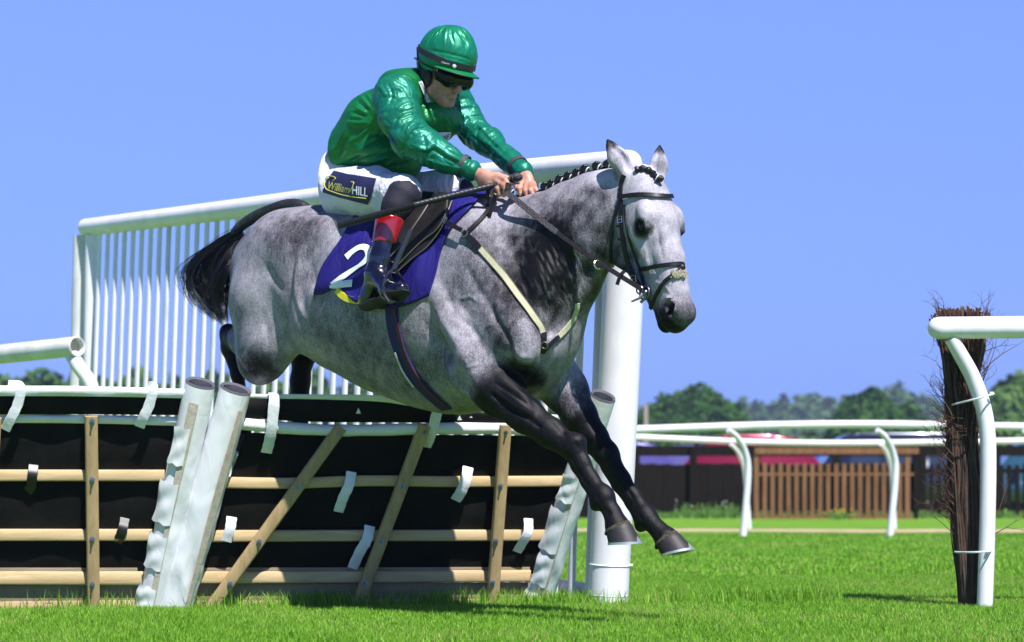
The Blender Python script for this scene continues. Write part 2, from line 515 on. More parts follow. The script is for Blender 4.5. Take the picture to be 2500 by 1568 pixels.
mm = MB(); mm.tube([a, a.lerp(b, .5), b], .094, 32); o = mm.build('post', M_white, wing, True)
for q_ in (.905, .975): tie = MB(); c_ = a.lerp(b, q_); tie.torus(c_, .0945, .0035 if q_ < .95 else .0015, (b - a), 32, 6); (tie.box(c_ + Vector((.090, -.03, -.0)), (.03, .008, .010)) if q_ < .95 else None); tie.build('cable_tie', M_white, o, True)
a2, b2 = W(200, 582), W(183, 1330)
m = MB(); m.tube([a2 + Vector((0, 0, .02)), a2.lerp(b2, .5), b2], .060, 24); m.build('post', M_white_old, wing, True)
m = MB(); m.tube([W(226, 575), W(213, 1330)], .048, 20); m.build('inner_post', M_white, wing, True)
npx = list(range(0))
k = 0; x_ = 240.0
D_ = W(1492, 1000) - W(205, 1000); D_.z = 0; Lw = D_.length; D_.normalize(); base0 = W(205, 1000)
spacing = .133; ns = int(Lw / spacing) + 1
for i in range(2, ns + 1):
    c0 = base0 + D_ * (i * spacing)
    px = 1250 + c0.x / c0.y * F_PX
    # top rail height at that column
    j = min(range(len(top) - 1), key=lambda q: abs((1250 + top[q].x / top[q].y * F_PX) - px))
    zt = top[j].z - .045
    lean = -.035 * (zt)
    m = MB()
    m.tube([Vector((c0.x + lean, c0.y, 0)), Vector((c0.x, c0.y, zt))], .0245, 16, True, .55, D_.cross(Vector((0, 0, 1))))
    m.build('slat', M_white if i % 5 else M_white_old, wing, True)
# bottom bar of the wing
MB().tube([W(215, 1280) * 1, W(1440, 1440)], .03, 12).build('bottom_rail', M_white, wing, True)

# running rail on the left, behind the hurdle
rl = empty('running_rail', P(205, 1370, 13.2), 0, 'white plastic running rail ending at the left of the hurdle, open pipe end', 'rail')
r0, r1 = P(-60, 872, 13.9), P(188, 846, 13.2)
d_ = (r1 - r0).normalized()
m = MB(); m.tube([r0, r1], .064, 28, False); m.tube([r0, r1], .056, 28, False)
n_ = 28
m.torus(r1, .060, .005, d_, 28, 6); m.build('rail', M_white_old, rl, True)
MB().tube([r1 - d_ * .06, r1 - d_ * .059], .055, 24).build('end_plug', simple('plug', (.50, .47, .38), .7, .25, 30), rl, True)
m = MB(); m.tube(catmull([P(176, 868, 13.25), P(192, 895, 13.22), P(222, 940, 13.2), P(228, 990, 13.2), P(228, 1170, 13.2), P(228, 1398, 13.2)], 6), .046, 20); m.build('post', M_white_old, rl, True)

# near running rail on the right with the bundle of birch
YN = EYE * F_PX / (1490 - HORIZON)
rn = empty('running_rail', P(2384, 1490, YN), 0, 'white running rail on a curved post at the right beside the birch bundle', 'rail')
rr0 = P(2292, 801, YN - .05); rr1 = P(2900, 795, YN + .10)
m = MB(); m.tube([rr0, rr0.lerp(rr1, .5), rr1], .049, 32); m.sphere(rr0, .049, 24, 14); m.build('rail', M_white, rn, True)
pc = catmull([P(2322, 826, YN - .04), P(2345, 866, YN - .03), P(2374, 920, YN - .01), P(2398, 985, YN), P(2410, 1050, YN), P(2413, 1130, YN), P(2410, 1300, YN), P(2404, 1488, YN)], 8)
MB().tube(pc, [.031 + .004 * min(1, i / 18) for i in range(len(pc))], 28).build('post', M_white, rn, True)
p1 = P(2900, 1486, YN + .1); pc2 = catmull([P(2830, 826, YN + .06), P(2885, 920, YN + .09), P(2918, 1050, YN + .1), P(2915, 1488, YN + .1)], 8)
MB().tube(pc2, .034, 20).build('post', M_white, rn, True)

# birch bundle, tied to the post
_b = MatB('birch_twig'); _v = _b.tc()
_b.set(color=_b.ramp(_b.noise(_b.mapping(_v, (1, 1, .3)), 60, 4, .6), [(.3, (.014, .007, .006)), (.55, (.045, .023, .016)), (.8, (.14, .08, .055))]), rough=.8); M_twig = _b.m
M_cut = simple('cut_twig_end', (.42, .28, .16), .8)
bund = empty('birch_bundle', P(2368, 1490, YN + .12), 0, 'upright bundle of dark birch twigs tied behind the curved rail post', 'birch bundle')
rs_ = np.random.RandomState(12); YB = YN + .13
stems = MB(); cut = MB(); twigs = MB()
for i in range(210):
    a_ = rs_.rand() * 6.28; q_ = math.sqrt(rs_.rand()); r_b = .052 + .01 * rs_.rand()
    cx_b = 2370; bx, by = math.cos(a_) * q_ * .046, math.sin(a_) * q_ * .06
    tx, ty = math.cos(a_ + rs_.normal() * .5) * q_ * .085, math.sin(a_) * q_ * .07
    pb = P(2368, 1488, YB) + Vector((bx, by, .0)); pm = P(2352, 1150, YB) + Vector((bx * 1.35 + rs_.normal() * .008, by, 0)); pm2 = P(2346, 950, YB) + Vector((tx * .9 + rs_.normal() * .010, ty, 0))
    pt = P(2346, 750 + rs_.rand() * 24, YB) + Vector((tx * 1.45 - .004, ty, 0))
    if rs_.rand() < .12: pt = P(2296, 756 + rs_.rand() * 30, YB) + Vector((rs_.normal() * .02, ty, 0))
    cm = catmull([pb, pm, pm2, pt], 4)
    cm = [c + Vector((rs_.normal() * .0035, rs_.normal() * .003, 0)) for c in cm]
    th = .0028 + .0042 * rs_.rand() ** 2
    stems.mi = rs_.choice([0, 0, 2, 3]); stems.tube(cm, [th * (1.15 - .3 * k / len(cm)) for k in range(len(cm))], 5); stems.mi = 0
    if rs_.rand() < .35: stems.mi = 1; stems.tube([pt - Vector((0, 0, .001)), pt + Vector((0, 0, .003))], th * .98, 6); stems.mi = 0
def twig(p, dr, L, th, depth=0):
    pts = [p]; d = Vector(dr).normalized()
    for k in range(5):
        d = (d + Vector(rs_.normal(size=3) * .16) + Vector((0, 0, .04))).normalized(); pts.append(pts[-1] + d * L / 5)
    twigs.tube(pts, [th * (1 - .16 * k) for k in range(6)], 4, False)
    if depth < 2:
        for k in (2, 3, 4):
            if rs_.rand() < .7: twig(pts[k], (d + Vector(rs_.normal(size=3) * .55)), L * .5, th * .6, depth + 1)
for i in range(120):
    t = rs_.rand(); py = 790 + 520 * t ** 1.5; sgn = 1 if rs_.rand() < .45 else -1
    if py > 960 and sgn > 0 and rs_.rand() < .8: sgn = -1
    p = P(2352 + sgn * (34 - 12 * t), py, YB + rs_.normal() * .04)
    twig(p, (sgn * (.35 + .3 * rs_.rand()), rs_.normal() * .3, .8), .08 + .12 * rs_.rand(), .0021)
for (px, py, dx, dz, L) in ((2400, 930, .45, .75, .30), (2405, 900, .6, .5, .26), (2395, 960, .2, .9, .25), (2330, 900, -.3, .9, .2), (2325, 860, -.3, .8, .15), (2415, 1290, .45, .7, .26), (2418, 1310, .7, .5, .22), (2345, 1050, -.5, .6, .20), (2335, 1100, -.7, .2, .15)):
    twig(P(px, py, YB + .05), (dx, .1, dz), L, .0026)
for i in range(70):
    a_ = rs_.rand() * 6.28; p = P(2350, 1040 + rs_.normal() * 14, YB) + Vector((math.cos(a_) * .085, math.sin(a_) * .09, 0))
    twig(p, (math.sin(a_), math.cos(a_), rs_.normal() * .3), .08, .0018, 1)
stems.build('stems', [M_twig, M_cut, simple('red_brown_stem', (.075, .028, .018), .7, .3), simple('grey_brown_stem', (.085, .055, .038), .8, .35)], bund, True); tag(twigs.build('fine_twigs', simple('twig_red', (.085, .035, .022), .8), bund, True), kind='stuff')
M_zip = simple('white_cable_tie', (.75, .78, .85), .4)
def tie_(pxs, rx, ry, name):
    c = (P(*pxs[0]) + P(*pxs[1])) / 2; a = P(*pxs[0]); b = P(*pxs[1]); m = MB(); pts = []
    for k in range(29):
        t = 2 * math.pi * k / 28; x = (1 - math.cos(t)) / 2
        q = a.lerp(b, x); pts.append(q + Vector((0, math.sin(t) * ry, 0)))
    m.tube(pts, .0042, 6); m.box(b + Vector((-.02, -ry * .5, 0)), (.016, .01, .012))
    o = m.build(name, M_zip, None, True); tag(o, 'white cable tie holding the birch bundle to the rail post, %s of the two' % ('upper' if pxs[0][1] < 1100 else 'lower'), 'cable tie', 'cable ties round the birch bundle')
tie_([(2322, 989, YN + .09), (2424, 962, YN + .02)], .1, .13, 'cable_tie'); tie_([(2333, 1348, YN + .09), (2416, 1344, YN + .02)], .1, .13, 'cable_tie')

# ================================================================= far double rail
def far_rail(pts, posts, rad, label, thick=.030, YF=None):
    root = empty('running_rail', P(posts[0][2], posts[0][3], YF), 0, label, 'rail', 'far white running rails')
    MB().tube(catmull(pts, 10), rad, 16).build('rail', M_white, root, True)
    for (tx, ty, bx, by, kx) in posts:
        Yp = YF
        cm = catmull([P(tx, ty, Yp - .25), P(tx + (kx - tx) * .45, ty + 18, Yp - .16), P(tx + (kx - tx) * .85, ty + 55, Yp - .05), P(kx, ty + 110, Yp), P(bx, by, Yp)], 6)
        MB().tube(cm, [thick * (.8 + .35 * min(1, i / 12)) for i in range(len(cm))], 14).build('post', M_white, root, True)
YF1 = EYE * F_PX / (1314 - HORIZON); YF2 = EYE * F_PX / (1291 - HORIZON)
far_rail([P(1330, 1054, YF1 - .6), P(1560, 1049, YF1 - .3), P(1800, 1041, YF1 - .1), P(2000, 1037, YF1), P(2200, 1037, YF1), P(2400, 1041, YF1 + .1), P(2640, 1044, YF1 + .2)],
         [(1778, 1050, 1814, 1314, 1826), (2142, 1050, 2172, 1318, 2186), (2500, 1052, 2540, 1318, 2552)], .045, 'nearer of the two white running rails beyond the turf', .034, YF1)
far_rail([P(1330, 1062, YF2 - .3), P(1560, 1068, YF2), P(1800, 1078, YF2), P(2000, 1082, YF2), P(2200, 1081, YF2), P(2400, 1078, YF2), P(2640, 1075, YF2)],
         [(1784, 1085, 1829, 1291, 1822), (2150, 1085, 2184, 1300, 2180), (2520, 1085, 2550, 1295, 2546)], .044, 'farther of the two white running rails beyond the turf', .030, YF2)

# ================================================================= wooden fences beyond the rails
def wood(name, a, b, scale=14, rough=.8):
    m_ = MatB(name); v = m_.tc(); nz = m_.noise(m_.mapping(v, (1, 1, .12)), scale, 5, .65)
    m_.set(color=m_.ramp(nz, [(.3, a), (.7, b)]), rough=rough, spec=.12); m_.bump(nz, .3, .01); return m_.m
M_dark_wood = wood('dark_creosoted_wood', (.0045, .003, .0018), (.013, .009, .0055)); M_brown = wood('brown_wood', (.14, .065, .030), (.26, .13, .065)); M_post_wood = wood('post_wood', (.05, .03, .018), (.10, .065, .04))
YFE = 41.0
def fence_dark(x0, x1, lab, gap=0):
    root = empty('wooden_fence', P(x0, 1266, YFE), 0, lab, 'fence', 'dark wooden fence by the car park')
    m = MB(); m.beam(P(x0, 1101, YFE), P(x1, 1101, YFE), .205, .10, (0, -1, 0)); m.build('top_rail', M_dark_wood, root)
    m = MB(); rs = random.Random(x0); x = x0
    while x < x1:
        w = 17 + rs.random() * 2; tp = 1131 + rs.random() * 5
        a_, b_ = P(x + w / 2, tp, YFE), P(x + w / 2, 1272, YFE)
        m.box((a_ + b_) / 2 + Vector((0, rs.random() * .02, 0)), ((w * (1.0 if not gap else .62)) / F_PX * YFE, .022, a_.z - b_.z)); x += w * (1 if not gap else 1.05)
    m.build('boards', M_dark_wood, root)
    m = MB(); m.box((P((x0 + x1) / 2, 1150, YFE)) + Vector((0, .06, 0)), ((x1 - x0) / F_PX * YFE, .05, .09)); m.box((P((x0 + x1) / 2, 1235, YFE)) + Vector((0, .06, 0)), ((x1 - x0) / F_PX * YFE, .05, .09)); m.build('backing_rail', M_dark_wood, root)
    xs_ = [x0 + 6, (x0 + x1) / 2, x1 - 6] if x1 - x0 > 100 else [x0, x1]
    for px in xs_:
        MB().beam(P(px, 1090, YFE - .10), P(px, 1280, YFE - .10), .14, .12, (0, -1, 0)).build('post', M_dark_wood, root)
fence_dark(1240, 1543, 'dark boarded fence half hidden behind the hurdle and wing post')
fence_dark(1547, 1838, 'solid dark boarded fence between the tall white post and the brown gate')
fence_dark(1841, 2243, 'dark boards standing close behind the brown picket gate')
fence_dark(2246, 2620, 'dark open picket fence to the right of the brown gate', 1)
gate = empty('picket_gate', P(2040, 1282, 39.5), 0, 'brown wooden picket gate panel under a wide top board, behind the far rails', 'gate')
YG = 39.5
MB().beam(P(1842, 1101, YG), P(2243, 1101, YG), .12, .10, (0, -1, 0)).build('top_board', M_brown, gate)
m = MB(); m.beam(P(1850, 1158, YG + .04), P(2236, 1158, YG + .04), .05, .09, (0, -1, 0)); m.beam(P(1850, 1262, YG + .04), P(2236, 1262, YG + .04), .05, .09, (0, -1, 0)); m.build('cross_rail', M_brown, gate)
for px in (1846, 2215, 2236): MB().beam(P(px, 1108, YG + .03), P(px, 1284, YG + .03), .09 if px != 2236 else .08, .09, (0, -1, 0)).build('post', M_brown if px != 2236 else M_dark_wood, gate)
rs = random.Random(8)
for i in range(18):
    px = 1867 + i * 19.4
    MB().beam(P(px, 1130 + rs.random() * 4, YG), P(px, 1284, YG), .075, .022, (0, -1, 0)).build('picket', M_brown, gate)
m = MB(); m.beam(P(1577, 988, 70), P(1577, 1060, 70), .14, .14, (0, -1, 0)); m.beam(P(1577, 1050, 70), P(1577, 1225, 70), .15, .15, (0, -1, 0))
tag(m.build('marker_post', simple('grey_post', (.30, .25, .22), .8)), 'thin grey wooden post standing up before the round tree', 'post')

# weeds and small flowers at the fence foot
def weeds(name, x0, x1, Y, n, h, seed, lab, flower):
    r = np.random.RandomState(seed); m = MB()
    for i in range(n):
        x = x0 + (x1 - x0) * r.rand(); p = Vector((x, Y + r.normal() * .15, 0)); hh = h * (.4 + .8 * r.rand())
        d = Vector((r.normal() * .12, r.normal() * .1, hh)); s = p + d
        m.mi = 0; w = .012; m.add([p - Vector((w, 0, 0)), p + Vector((w, 0, 0)), s], [(0, 1, 2)])
        for k in range(3):
            c = p + d * (.4 + .2 * k); e = Vector((r.normal() * .06, r.normal() * .06, r.rand() * .04)); m.add([c, c + e + Vector((0, 0, .02)), c + e * .6 - Vector((0, 0, .015))], [(0, 1, 2)])
        if r.rand() < flower: m.mi = 1; m.sphere(s, .014, 5, 3)
    o = m.build(name, [simple('weed_green', (.09, .20, .03), .8), simple(name + '_petals', (.75, .75, .7) if 'white' in lab else (.8, .55, .03), .7)]); tag(o, lab, 'weeds', None, 'stuff')
weeds('weeds', P(1640, 1265, 40.4).x, P(1790, 1265, 40.4).x, 40.2, 90, .30, 1, 'tall weeds with small white flowers at the foot of the boarded fence', .12)
weeds('weeds', P(2030, 1280, 39.2).x, P(2075, 1280, 39.2).x, 39.1, 40, .16, 2, 'small yellow flowers in the grass before the brown gate', .5)
weeds('weeds', P(1560, 1265, 40.4).x, P(2560, 1265, 40.4).x, 40.5, 500, .14, 4, 'rough grass growing along the foot of the wooden fences', 0.03)

# ================================================================= parked cars
M_glass = MatB('car_glass').set(color=(.012, .014, .018), rough=.05, spec=.9, coat=.6).m
M_tyre = simple('tyre', (.012, .012, .013), .8); M_rim = MatB('rim').set(color=(.5, .5, .52), rough=.3, metal=.9).m
M_lamp = MatB('headlamp').set(color=(.8, .85, .9), rough=.08, spec=.9, coat=.8).m; M_tail = simple('tail_lamp', (.5, .01, .01), .2)
def paint(name, col):
    b = MatB(name); b.set(color=col, rough=.25, metal=.3, coat=.9, coat_rough=.05, spec=.6); return b.m
def car(px, Y, mat, hgt, L_, lab, van=False, flip=1, lift=.0):
    c = P(px, 1201, Y); c.z = 0
    root = empty('parked_car', c, 0, lab, 'car', 'cars parked beyond the fence')
    W_ = 1.9
    prof = [(-.50, .32), (-.50, .62), (-.485, .84), (-.40, .92), (-.24, .98), (-.12, 1.0 * hgt * .93), (-.02, hgt), (.18, hgt * 1.0), (.32, hgt * .95), (.44, .98), (.49, .90), (.50, .60), (.50, .32)] if not van else \
           [(-.50, .32), (-.50, .70), (-.47, .98), (-.38, 1.05), (-.27, hgt * .95), (-.20, hgt), (.40, hgt), (.475, hgt * .93), (.50, 1.0), (.50, .60), (.50, .32)]
    def shell(pr, w, ins):
        V = []; 
        for s_ in (-1, 1):
            for (x, z) in pr:
                yy = w / 2 * (1 - (.16 if z > .98 else (.02 if z > .8 else 0)) * min(1, (z - .8) / .5 if z > .98 else 1))
                V.append((c.x + x * L_ * flip, c.y + s_ * yy, z))
        n = len(pr)
        F_ = [(i, (i + 1) % n, n + (i + 1) % n, n + i) for i in range(n)] + [tuple(range(n)), tuple(range(n, 2 * n))[::-1]]
        return V, F_
    V, F_ = shell(prof, W_, 0)
    bm = bmesh.new(); bv = [bm.verts.new(v) for v in V]
    for f in F_: bm.faces.new([bv[i] for i in f])
    bmesh.ops.recalc_face_normals(bm, faces=bm.faces[:])
    bmesh.ops.bevel(bm, geom=[e for e in bm.edges], offset=.055, segments=3, affect='EDGES', clamp_overlap=True)
    me = bpy.data.meshes.new('body'); bm.to_mesh(me); bm.free(); me.materials.append(mat); link_mesh('body', me, None, root, True)
    for s_ in (-1, 1):
        y = c.y + s_ * (W_ / 2 * .90 + .012)
        spans = [(-.19, -.035), (-.015, .14), (.16, .29)] if not van else [(-.26, -.10), (-.07, .12), (.15, .40)]
        for (a_, b_) in spans:
            zt = hgt * .93; m = MB()
            def wy(z): return c.y + s_ * (W_ / 2 * (1 - .16 * min(1, max(0, (z - .8) / .5))) + .006)
            m.add([(c.x + a_ * L_ * flip, wy(1.02), 1.02), (c.x + b_ * L_ * flip, wy(1.02), 1.02), (c.x + (b_ - (.03 if b_ > .2 else 0)) * L_ * flip, wy(zt), zt), (c.x + (a_ + (.05 if a_ < -.1 else 0)) * L_ * flip, wy(zt), zt)], [(0, 1, 2, 3)])
            m.build('side_window', M_glass, root)
    m = MB(); i0, i1 = (4, 5) if not van else (3, 4)
    for (q0, q1, nm) in (((prof[i0][0] , prof[i0][1]), (prof[i1 + (0 if van else 1)][0], prof[i1 + (0 if van else 1)][1]), 'windscreen'),):
        x0_, z0_, x1_, z1_ = q0[0], q0[1], q1[0], q1[1]
        f_ = lambda t: (c.x + (x0_ + (x1_ - x0_) * t) * L_ * flip - .02 * flip, z0_ + (z1_ - z0_) * t + .02)
        a_, b_ = f_(.12), f_(.88)
        m.add([(a_[0], c.y - .70, a_[1]), (a_[0], c.y + .70, a_[1]), (b_[0], c.y + .60, b_[1]), (b_[0], c.y - .60, b_[1])], [(0, 1, 2, 3)]); m.build('windscreen', M_glass, root)
    for sx in (-.31, .31):
        for s_ in (-1, 1):
            wc = Vector((c.x + sx * L_ * flip, c.y + s_ * (W_ / 2 - .09), .32)); m = MB(); m.tube([wc - Vector((0, .11, 0)), wc + Vector((0, .11, 0))], .32, 24); w = m.build('wheel', M_tyre, root, 40)
            MB().tube([wc + Vector((0, s_ * .105, 0)), wc + Vector((0, s_ * .118, 0))], .20, 20).build('rim', M_rim, w, 40)
    for s_ in (-1, 1):
        MB().sphere((c.x - .492 * L_ * flip, c.y + s_ * .66, .70), .10, 12, 8, (.5, 1.4, .8)).build('headlight', M_lamp, root, True)
        MB().sphere((c.x + .493 * L_ * flip, c.y + s_ * .68, .85), .09, 10, 8, (.5, 1.1, 1.3)).build('tail_light', M_tail, root, True)
    MB().box((c.x - .19 * L_ * flip, c.y - W_ / 2 - .07, 1.0), (.12, .16, .13), None, .03).build('wing_mirror', mat, root, True)
car(1452, 45, paint('paint_violet', (.08, .07, .26)), 1.62, 4.2, 'violet hatchback whose side shows in the fence gap nearest the white post')
car(1778, 46, paint('paint_red', (.20, .008, .04)), 1.80, 4.7, 'crimson red car whose roof rises above the lower far rail')
car(1655, 52, paint('paint_lilac', (.11, .10, .30)), 1.70, 4.6, 'lilac car behind the red car, part of its roof in view')
car(1985, 52, paint('paint_blue', (.02, .10, .40)), 1.50, 4.0, 'bright blue car seen between the pickets of the brown gate')
car(2178, 46, paint('paint_navy', (.014, .022, .05)), 1.84, 4.4, 'dark navy estate car behind the right end of the brown gate', True)
car(2380, 52, paint('paint_silver', (.55, .57, .60)), 1.62, 4.0, 'silver car largely hidden by the birch bundle')
car(2545, 46, paint('paint_teal', (.03, .10, .16)), 1.75, 4.3, 'teal blue car at the right edge, beyond the picket fence')

# ================================================================= trees
def leaf_mat(name, a, b, c):
    m_ = MatB(name); v = m_.tc(); nz = m_.noise(v, .35, 3, .6); n2 = m_.noise(v, 3, 2)
    m_.set(color=m_.ramp(m_.math('MULTIPLY_ADD', n2, .35, m_.math('MULTIPLY', nz, .65)), [(.35, a), (.5, b), (.65, c)]), rough=.7, spec=.2); return m_.m
M_leaf_dark = leaf_mat('oak_leaves', (.014, .045, .010), (.026, .080, .014), (.055, .14, .020))
M_leaf_mid = leaf_mat('hedge_leaves', (.035, .085, .02), (.065, .14, .028), (.11, .20, .04))
M_leaf_far = leaf_mat('far_leaves', (.030, .070, .030), (.048, .105, .040), (.080, .15, .045))
M_bark = simple('bark', (.06, .045, .035), .9, bump=.5, bscale=6)
def crown_mesh(lobes, n, leaf, seed):
    r = np.random.RandomState(seed); lob = np.array(lobes, float)
    wts = (lob[:, 3] * lob[:, 4]); wts /= wts.sum(); k = r.choice(len(lob), n, p=wts)
    d = r.normal(size=(n, 3)); d /= np.linalg.norm(d, axis=1)[:, None]
    rad = (.82 + .20 * r.rand(n)) * (1 + .08 * np.sin(d[:, 0] * 7 + k) * np.sin(d[:, 2] * 8 + k * 2))
    deep = r.rand(n) < .18; rad[deep] *= r.rand(deep.sum())
    c = lob[k, :3] + d * rad[:, None] * lob[k][:, [3, 3, 4]]
    nrm = d + r.normal(size=(n, 3)) * .55; nrm /= np.linalg.norm(nrm, axis=1)[:, None]
    a = np.cross(nrm, r.normal(size=(n, 3))); a /= np.linalg.norm(a, axis=1)[:, None]; b = np.cross(nrm, a)
    s = leaf * (.6 + .8 * r.rand(n))[:, None]
    v = np.stack([c + a * s, c + b * s * .7, c - a * s, c - b * s * .7], 1).reshape(-1, 3)
    return v, np.arange(n * 4).reshape(-1, 4)
def tree(px, top, wpx, Y, base_z, label, mat, n, leaf, seed, squat=1.0, name='broadleaf_tree', cat='tree', group=None, trunk=True):
    r = np.random.RandomState(seed); c = P(px, HORIZON, Y); hw = wpx / 2 / F_PX * Y; ztop = EYE + (HORIZON - top) / F_PX * Y
    root = empty(name, (c.x, c.y, 0), 0, label, cat, group); H_ = ztop - base_z; lobes = []
    for i in range(13):
        a = i * 2.4; zc = 1 - (i + .5) / 13 * 1.15; q = math.sqrt(max(0, 1 - zc * zc))
        lobes.append((c.x + math.cos(a) * q * hw * .70, c.y + math.sin(a) * q * hw * .70, base_z + H_ * (.40 + .36 * zc), hw * (.26 + .07 * r.rand()), H_ * (.20 + .05 * r.rand())))
    lobes += [(c.x, c.y, base_z + H_ * .52, hw * .78, H_ * .48), (c.x - hw * .48, c.y, base_z + H_ * .42, hw * .52, H_ * .42), (c.x + hw * .48, c.y, base_z + H_ * .40, hw * .52, H_ * .44), (c.x - hw * .1, c.y, base_z + H_ * .35, hw * .95, H_ * .34)]
    v, f = crown_mesh(lobes, n, leaf, seed); link_mesh('crown', np_mesh('crown', v, f), mat, root, False)
    if trunk:
        m = MB(); m.tube([(c.x, c.y, 0), (c.x + .1, c.y, base_z + H_ * .25), (c.x, c.y, base_z + H_ * .6)], [hw * .10, hw * .07, hw * .03], 8)
        for k in range(5):
            a = k * 1.3; m.tube([(c.x, c.y, base_z + H_ * (.2 + .05 * k)), (c.x + math.cos(a) * hw * .5, c.y + math.sin(a) * hw * .5, base_z + H_ * (.5 + .04 * k))], [hw * .04, hw * .015], 6)
        m.build('trunk', M_bark, root, True)
    return root
GT = 'trees beyond the car park'
tree(1692, 945, 325, 150, .6, 'round dark green tree just right of the tall white wing post', M_leaf_dark, 30000, .24, 1, group=GT)
tree(2122, 950, 215, 150, .8, 'dark green tree with a high left shoulder left of the birch bundle', M_leaf_dark, 24000, .24, 2, group=GT)
tree(2212, 985, 150, 165, .5, 'lower green tree on the right flank of the dark tree by the birch bundle', M_leaf_dark, 8000, .34, 3, group=GT)
tree(2320, 1012, 120, 140, .3, 'pale flowering bush low behind the birch bundle', leaf_mat('pale_bush', (.12, .15, .06), (.22, .25, .12), (.34, .36, .22)), 4000, .28, 4, group=None, name='bush', cat='bush')
tree(2475, 918, 200, 150, .6, 'tall mid green tree at the right edge of the picture', M_leaf_mid, 12000, .36, 5, group=GT)
tree(2590, 925, 160, 155, .6, 'dark tree past the right edge tree', M_leaf_dark, 6000, .36, 6, group=GT)
for i, (px, top, w) in enumerate([(-20, 918, 150), (95, 905, 170), (215, 912, 150), (330, 903, 120), (420, 925, 120), (520, 903, 150), (650, 930, 170), (760, 905, 120), (880, 925, 160), (1010, 915, 150), (1140, 930, 150), (1260, 920, 140), (1380, 935, 150)]):
    lab = ['leftmost dark green tree above the left hurdle', 'rounded dark tree above the left hurdle beside the rail end', 'green tree half hidden by the wing\'s left post', 'tree seen through the leftmost slats of the wing', 'low tree seen through the slats left of the padded posts',
           'taller tree seen through the slats above the padded posts', 'tree seen through the slats under the horse\'s near thigh', 'tree behind the horse\'s far hind leg', 'low tree seen through the slats under the belly', 'tree hidden largely by the horse\'s girth',
           'tree behind the horse\'s chest', 'tree behind the far foreleg', 'tree seen between the last slats and the tall post'][i]
    tree(px, top, w * (1.45 if i > 2 else 1.95), 160, .4, lab, M_leaf_dark if i % 3 else M_leaf_mid, 7000, .42, 20 + i, group='trees along the left horizon')
# hedge line and far woods
def belt(name, Y, x0, x1, tops, n, leaf, mat, lab, seed):
    lobes = []; r = np.random.RandomState(seed)
    k = int((x1 - x0) / 26)
    for i in range(k):
        px = x0 + (x1 - x0) * i / (k - 1); tp = np.interp(px, [t[0] for t in tops], [t[1] for t in tops]) + r.normal() * 4
        zt = EYE + (HORIZON - tp) / F_PX * Y; lobes.append((P(px, 0, Y).x, Y + r.normal() * Y * .03, zt * .435, 36 / F_PX * Y * (1 + .5 * r.rand()), zt * .45))
    v, f = crown_mesh(lobes, n, leaf, seed); o = link_mesh(name, np_mesh(name, v, f), mat, None, False); tag(o, lab, 'wood', None, 'stuff')
belt('far_wood', 520, -200, 2700, [(-200, 960), (400, 955), (1500, 962), (1800, 950), (1860, 957), (1905, 940), (1985, 938), (2050, 955), (2100, 925), (2150, 935), (2250, 945), (2330, 948), (2420, 940), (2700, 930)], 60000, 1.3, M_leaf_far, 'hazy blue green wood along the far horizon', 7)
belt('hedge', 175, -200, 2700, [(-200, 1000), (1500, 1030), (1800, 1042), (2000, 1040), (2300, 1035), (2700, 1020)], 40000, .5, M_leaf_mid, 'low green hedgerow beyond the car park', 8)
# a slight rise carries the far wood
hill = MB(); hv_n = 40; V = []
for i in range(hv_n + 1):
    x = -330 + 700 * i / hv_n; V += [(x, 430, -.02), (x, 640, 22 + 3 * math.sin(i * .5)), (x, 1100, -.02)]
hill.add(V, [(3 * i + j, 3 * i + 3 + j, 3 * i + 4 + j, 3 * i + 1 + j) for i in range(hv_n) for j in (0, 1)])
tag(hill.build('hills', M_leaf_far, None, True), 'low far rise under the woods', None, None, 'structure')
# ================================================================= hurdles
HB0 = Vector((0, 0, 0)); HDIR = Vector((math.cos(math.radians(15)), math.sin(math.radians(15)), 0)); HN = Vector((HDIR.y, -HDIR.x, 0))
LEANF = math.tan(math.radians(14))      # top leans towards the camera
def HP(px, py, out=0.0):
    """point on the leaning hurdle plane at a pixel; out lifts it towards the camera"""
    o = Vector((-2.236, 8.95, 0)); nrm = (HN - Vector((0, 0, 1)) * -0.0)
    # plane: (p - o).HN = z * LEANF + out
    d = P(px, py, 1.0) - EYEP0; a = d.dot(HN) - d.z * LEANF; b = (o - EYEP0).dot(HN) + EYEP0.z * LEANF + out
    return EYEP0 + d * (b / a)
EYEP0 = Vector((0, 0, EYE))
M_batten = None
def wood2(name, a, b):
    m_ = MatB(name); v = m_.tc(); nz = m_.noise(m_.mapping(v, (.12, .12, 1)), 30, 5, .65, .6); n3_ = m_.noise(v, 3, 3)
    m_.set(color=m_.mix(m_.math('MULTIPLY', n3_, .35), m_.ramp(nz, [(.3, a), (.7, b)]), (.30, .24, .15)), rough=.72); m_.bump(nz, .25, .005); return m_.m
M_batten = wood2('pale_batten_wood', (.44, .30, .13), (.66, .50, .28))
def wood3(name, a, b):
    m_ = MatB(name); v = m_.tc(); nz = m_.noise(m_.mapping(v, (1, 1, .12)), 34, 5, .65, .6); n3_ = m_.noise(v, 5, 3)
    m_.set(color=m_.mix(m_.math('MULTIPLY', n3_, .4), m_.ramp(nz, [(.3, a), (.7, b)]), (.26, .19, .11)), rough=.75); m_.bump(nz, .3, .005); return m_.m
M_base = wood2('kick_board', (.17, .13, .08), (.28, .22, .14))
M_upright = wood3('upright_wood', (.34, .23, .10), (.52, .38, .19))
_b = MatB('black_padding'); _v = _b.tc(); _b.set(color=_b.ramp(_b.noise(_v, 5, 5, .7), [(.35, (.004, .004, .004)), (.70, (.010, .010, .010)), (.84, (.022, .021, .020))]), rough=.65, spec=.12); _b.bump(_b.noise(_v, 9, 4, .6), .35, .02); M_pad = _b.m
_b = MatB('white_vinyl'); _v = _b.tc()
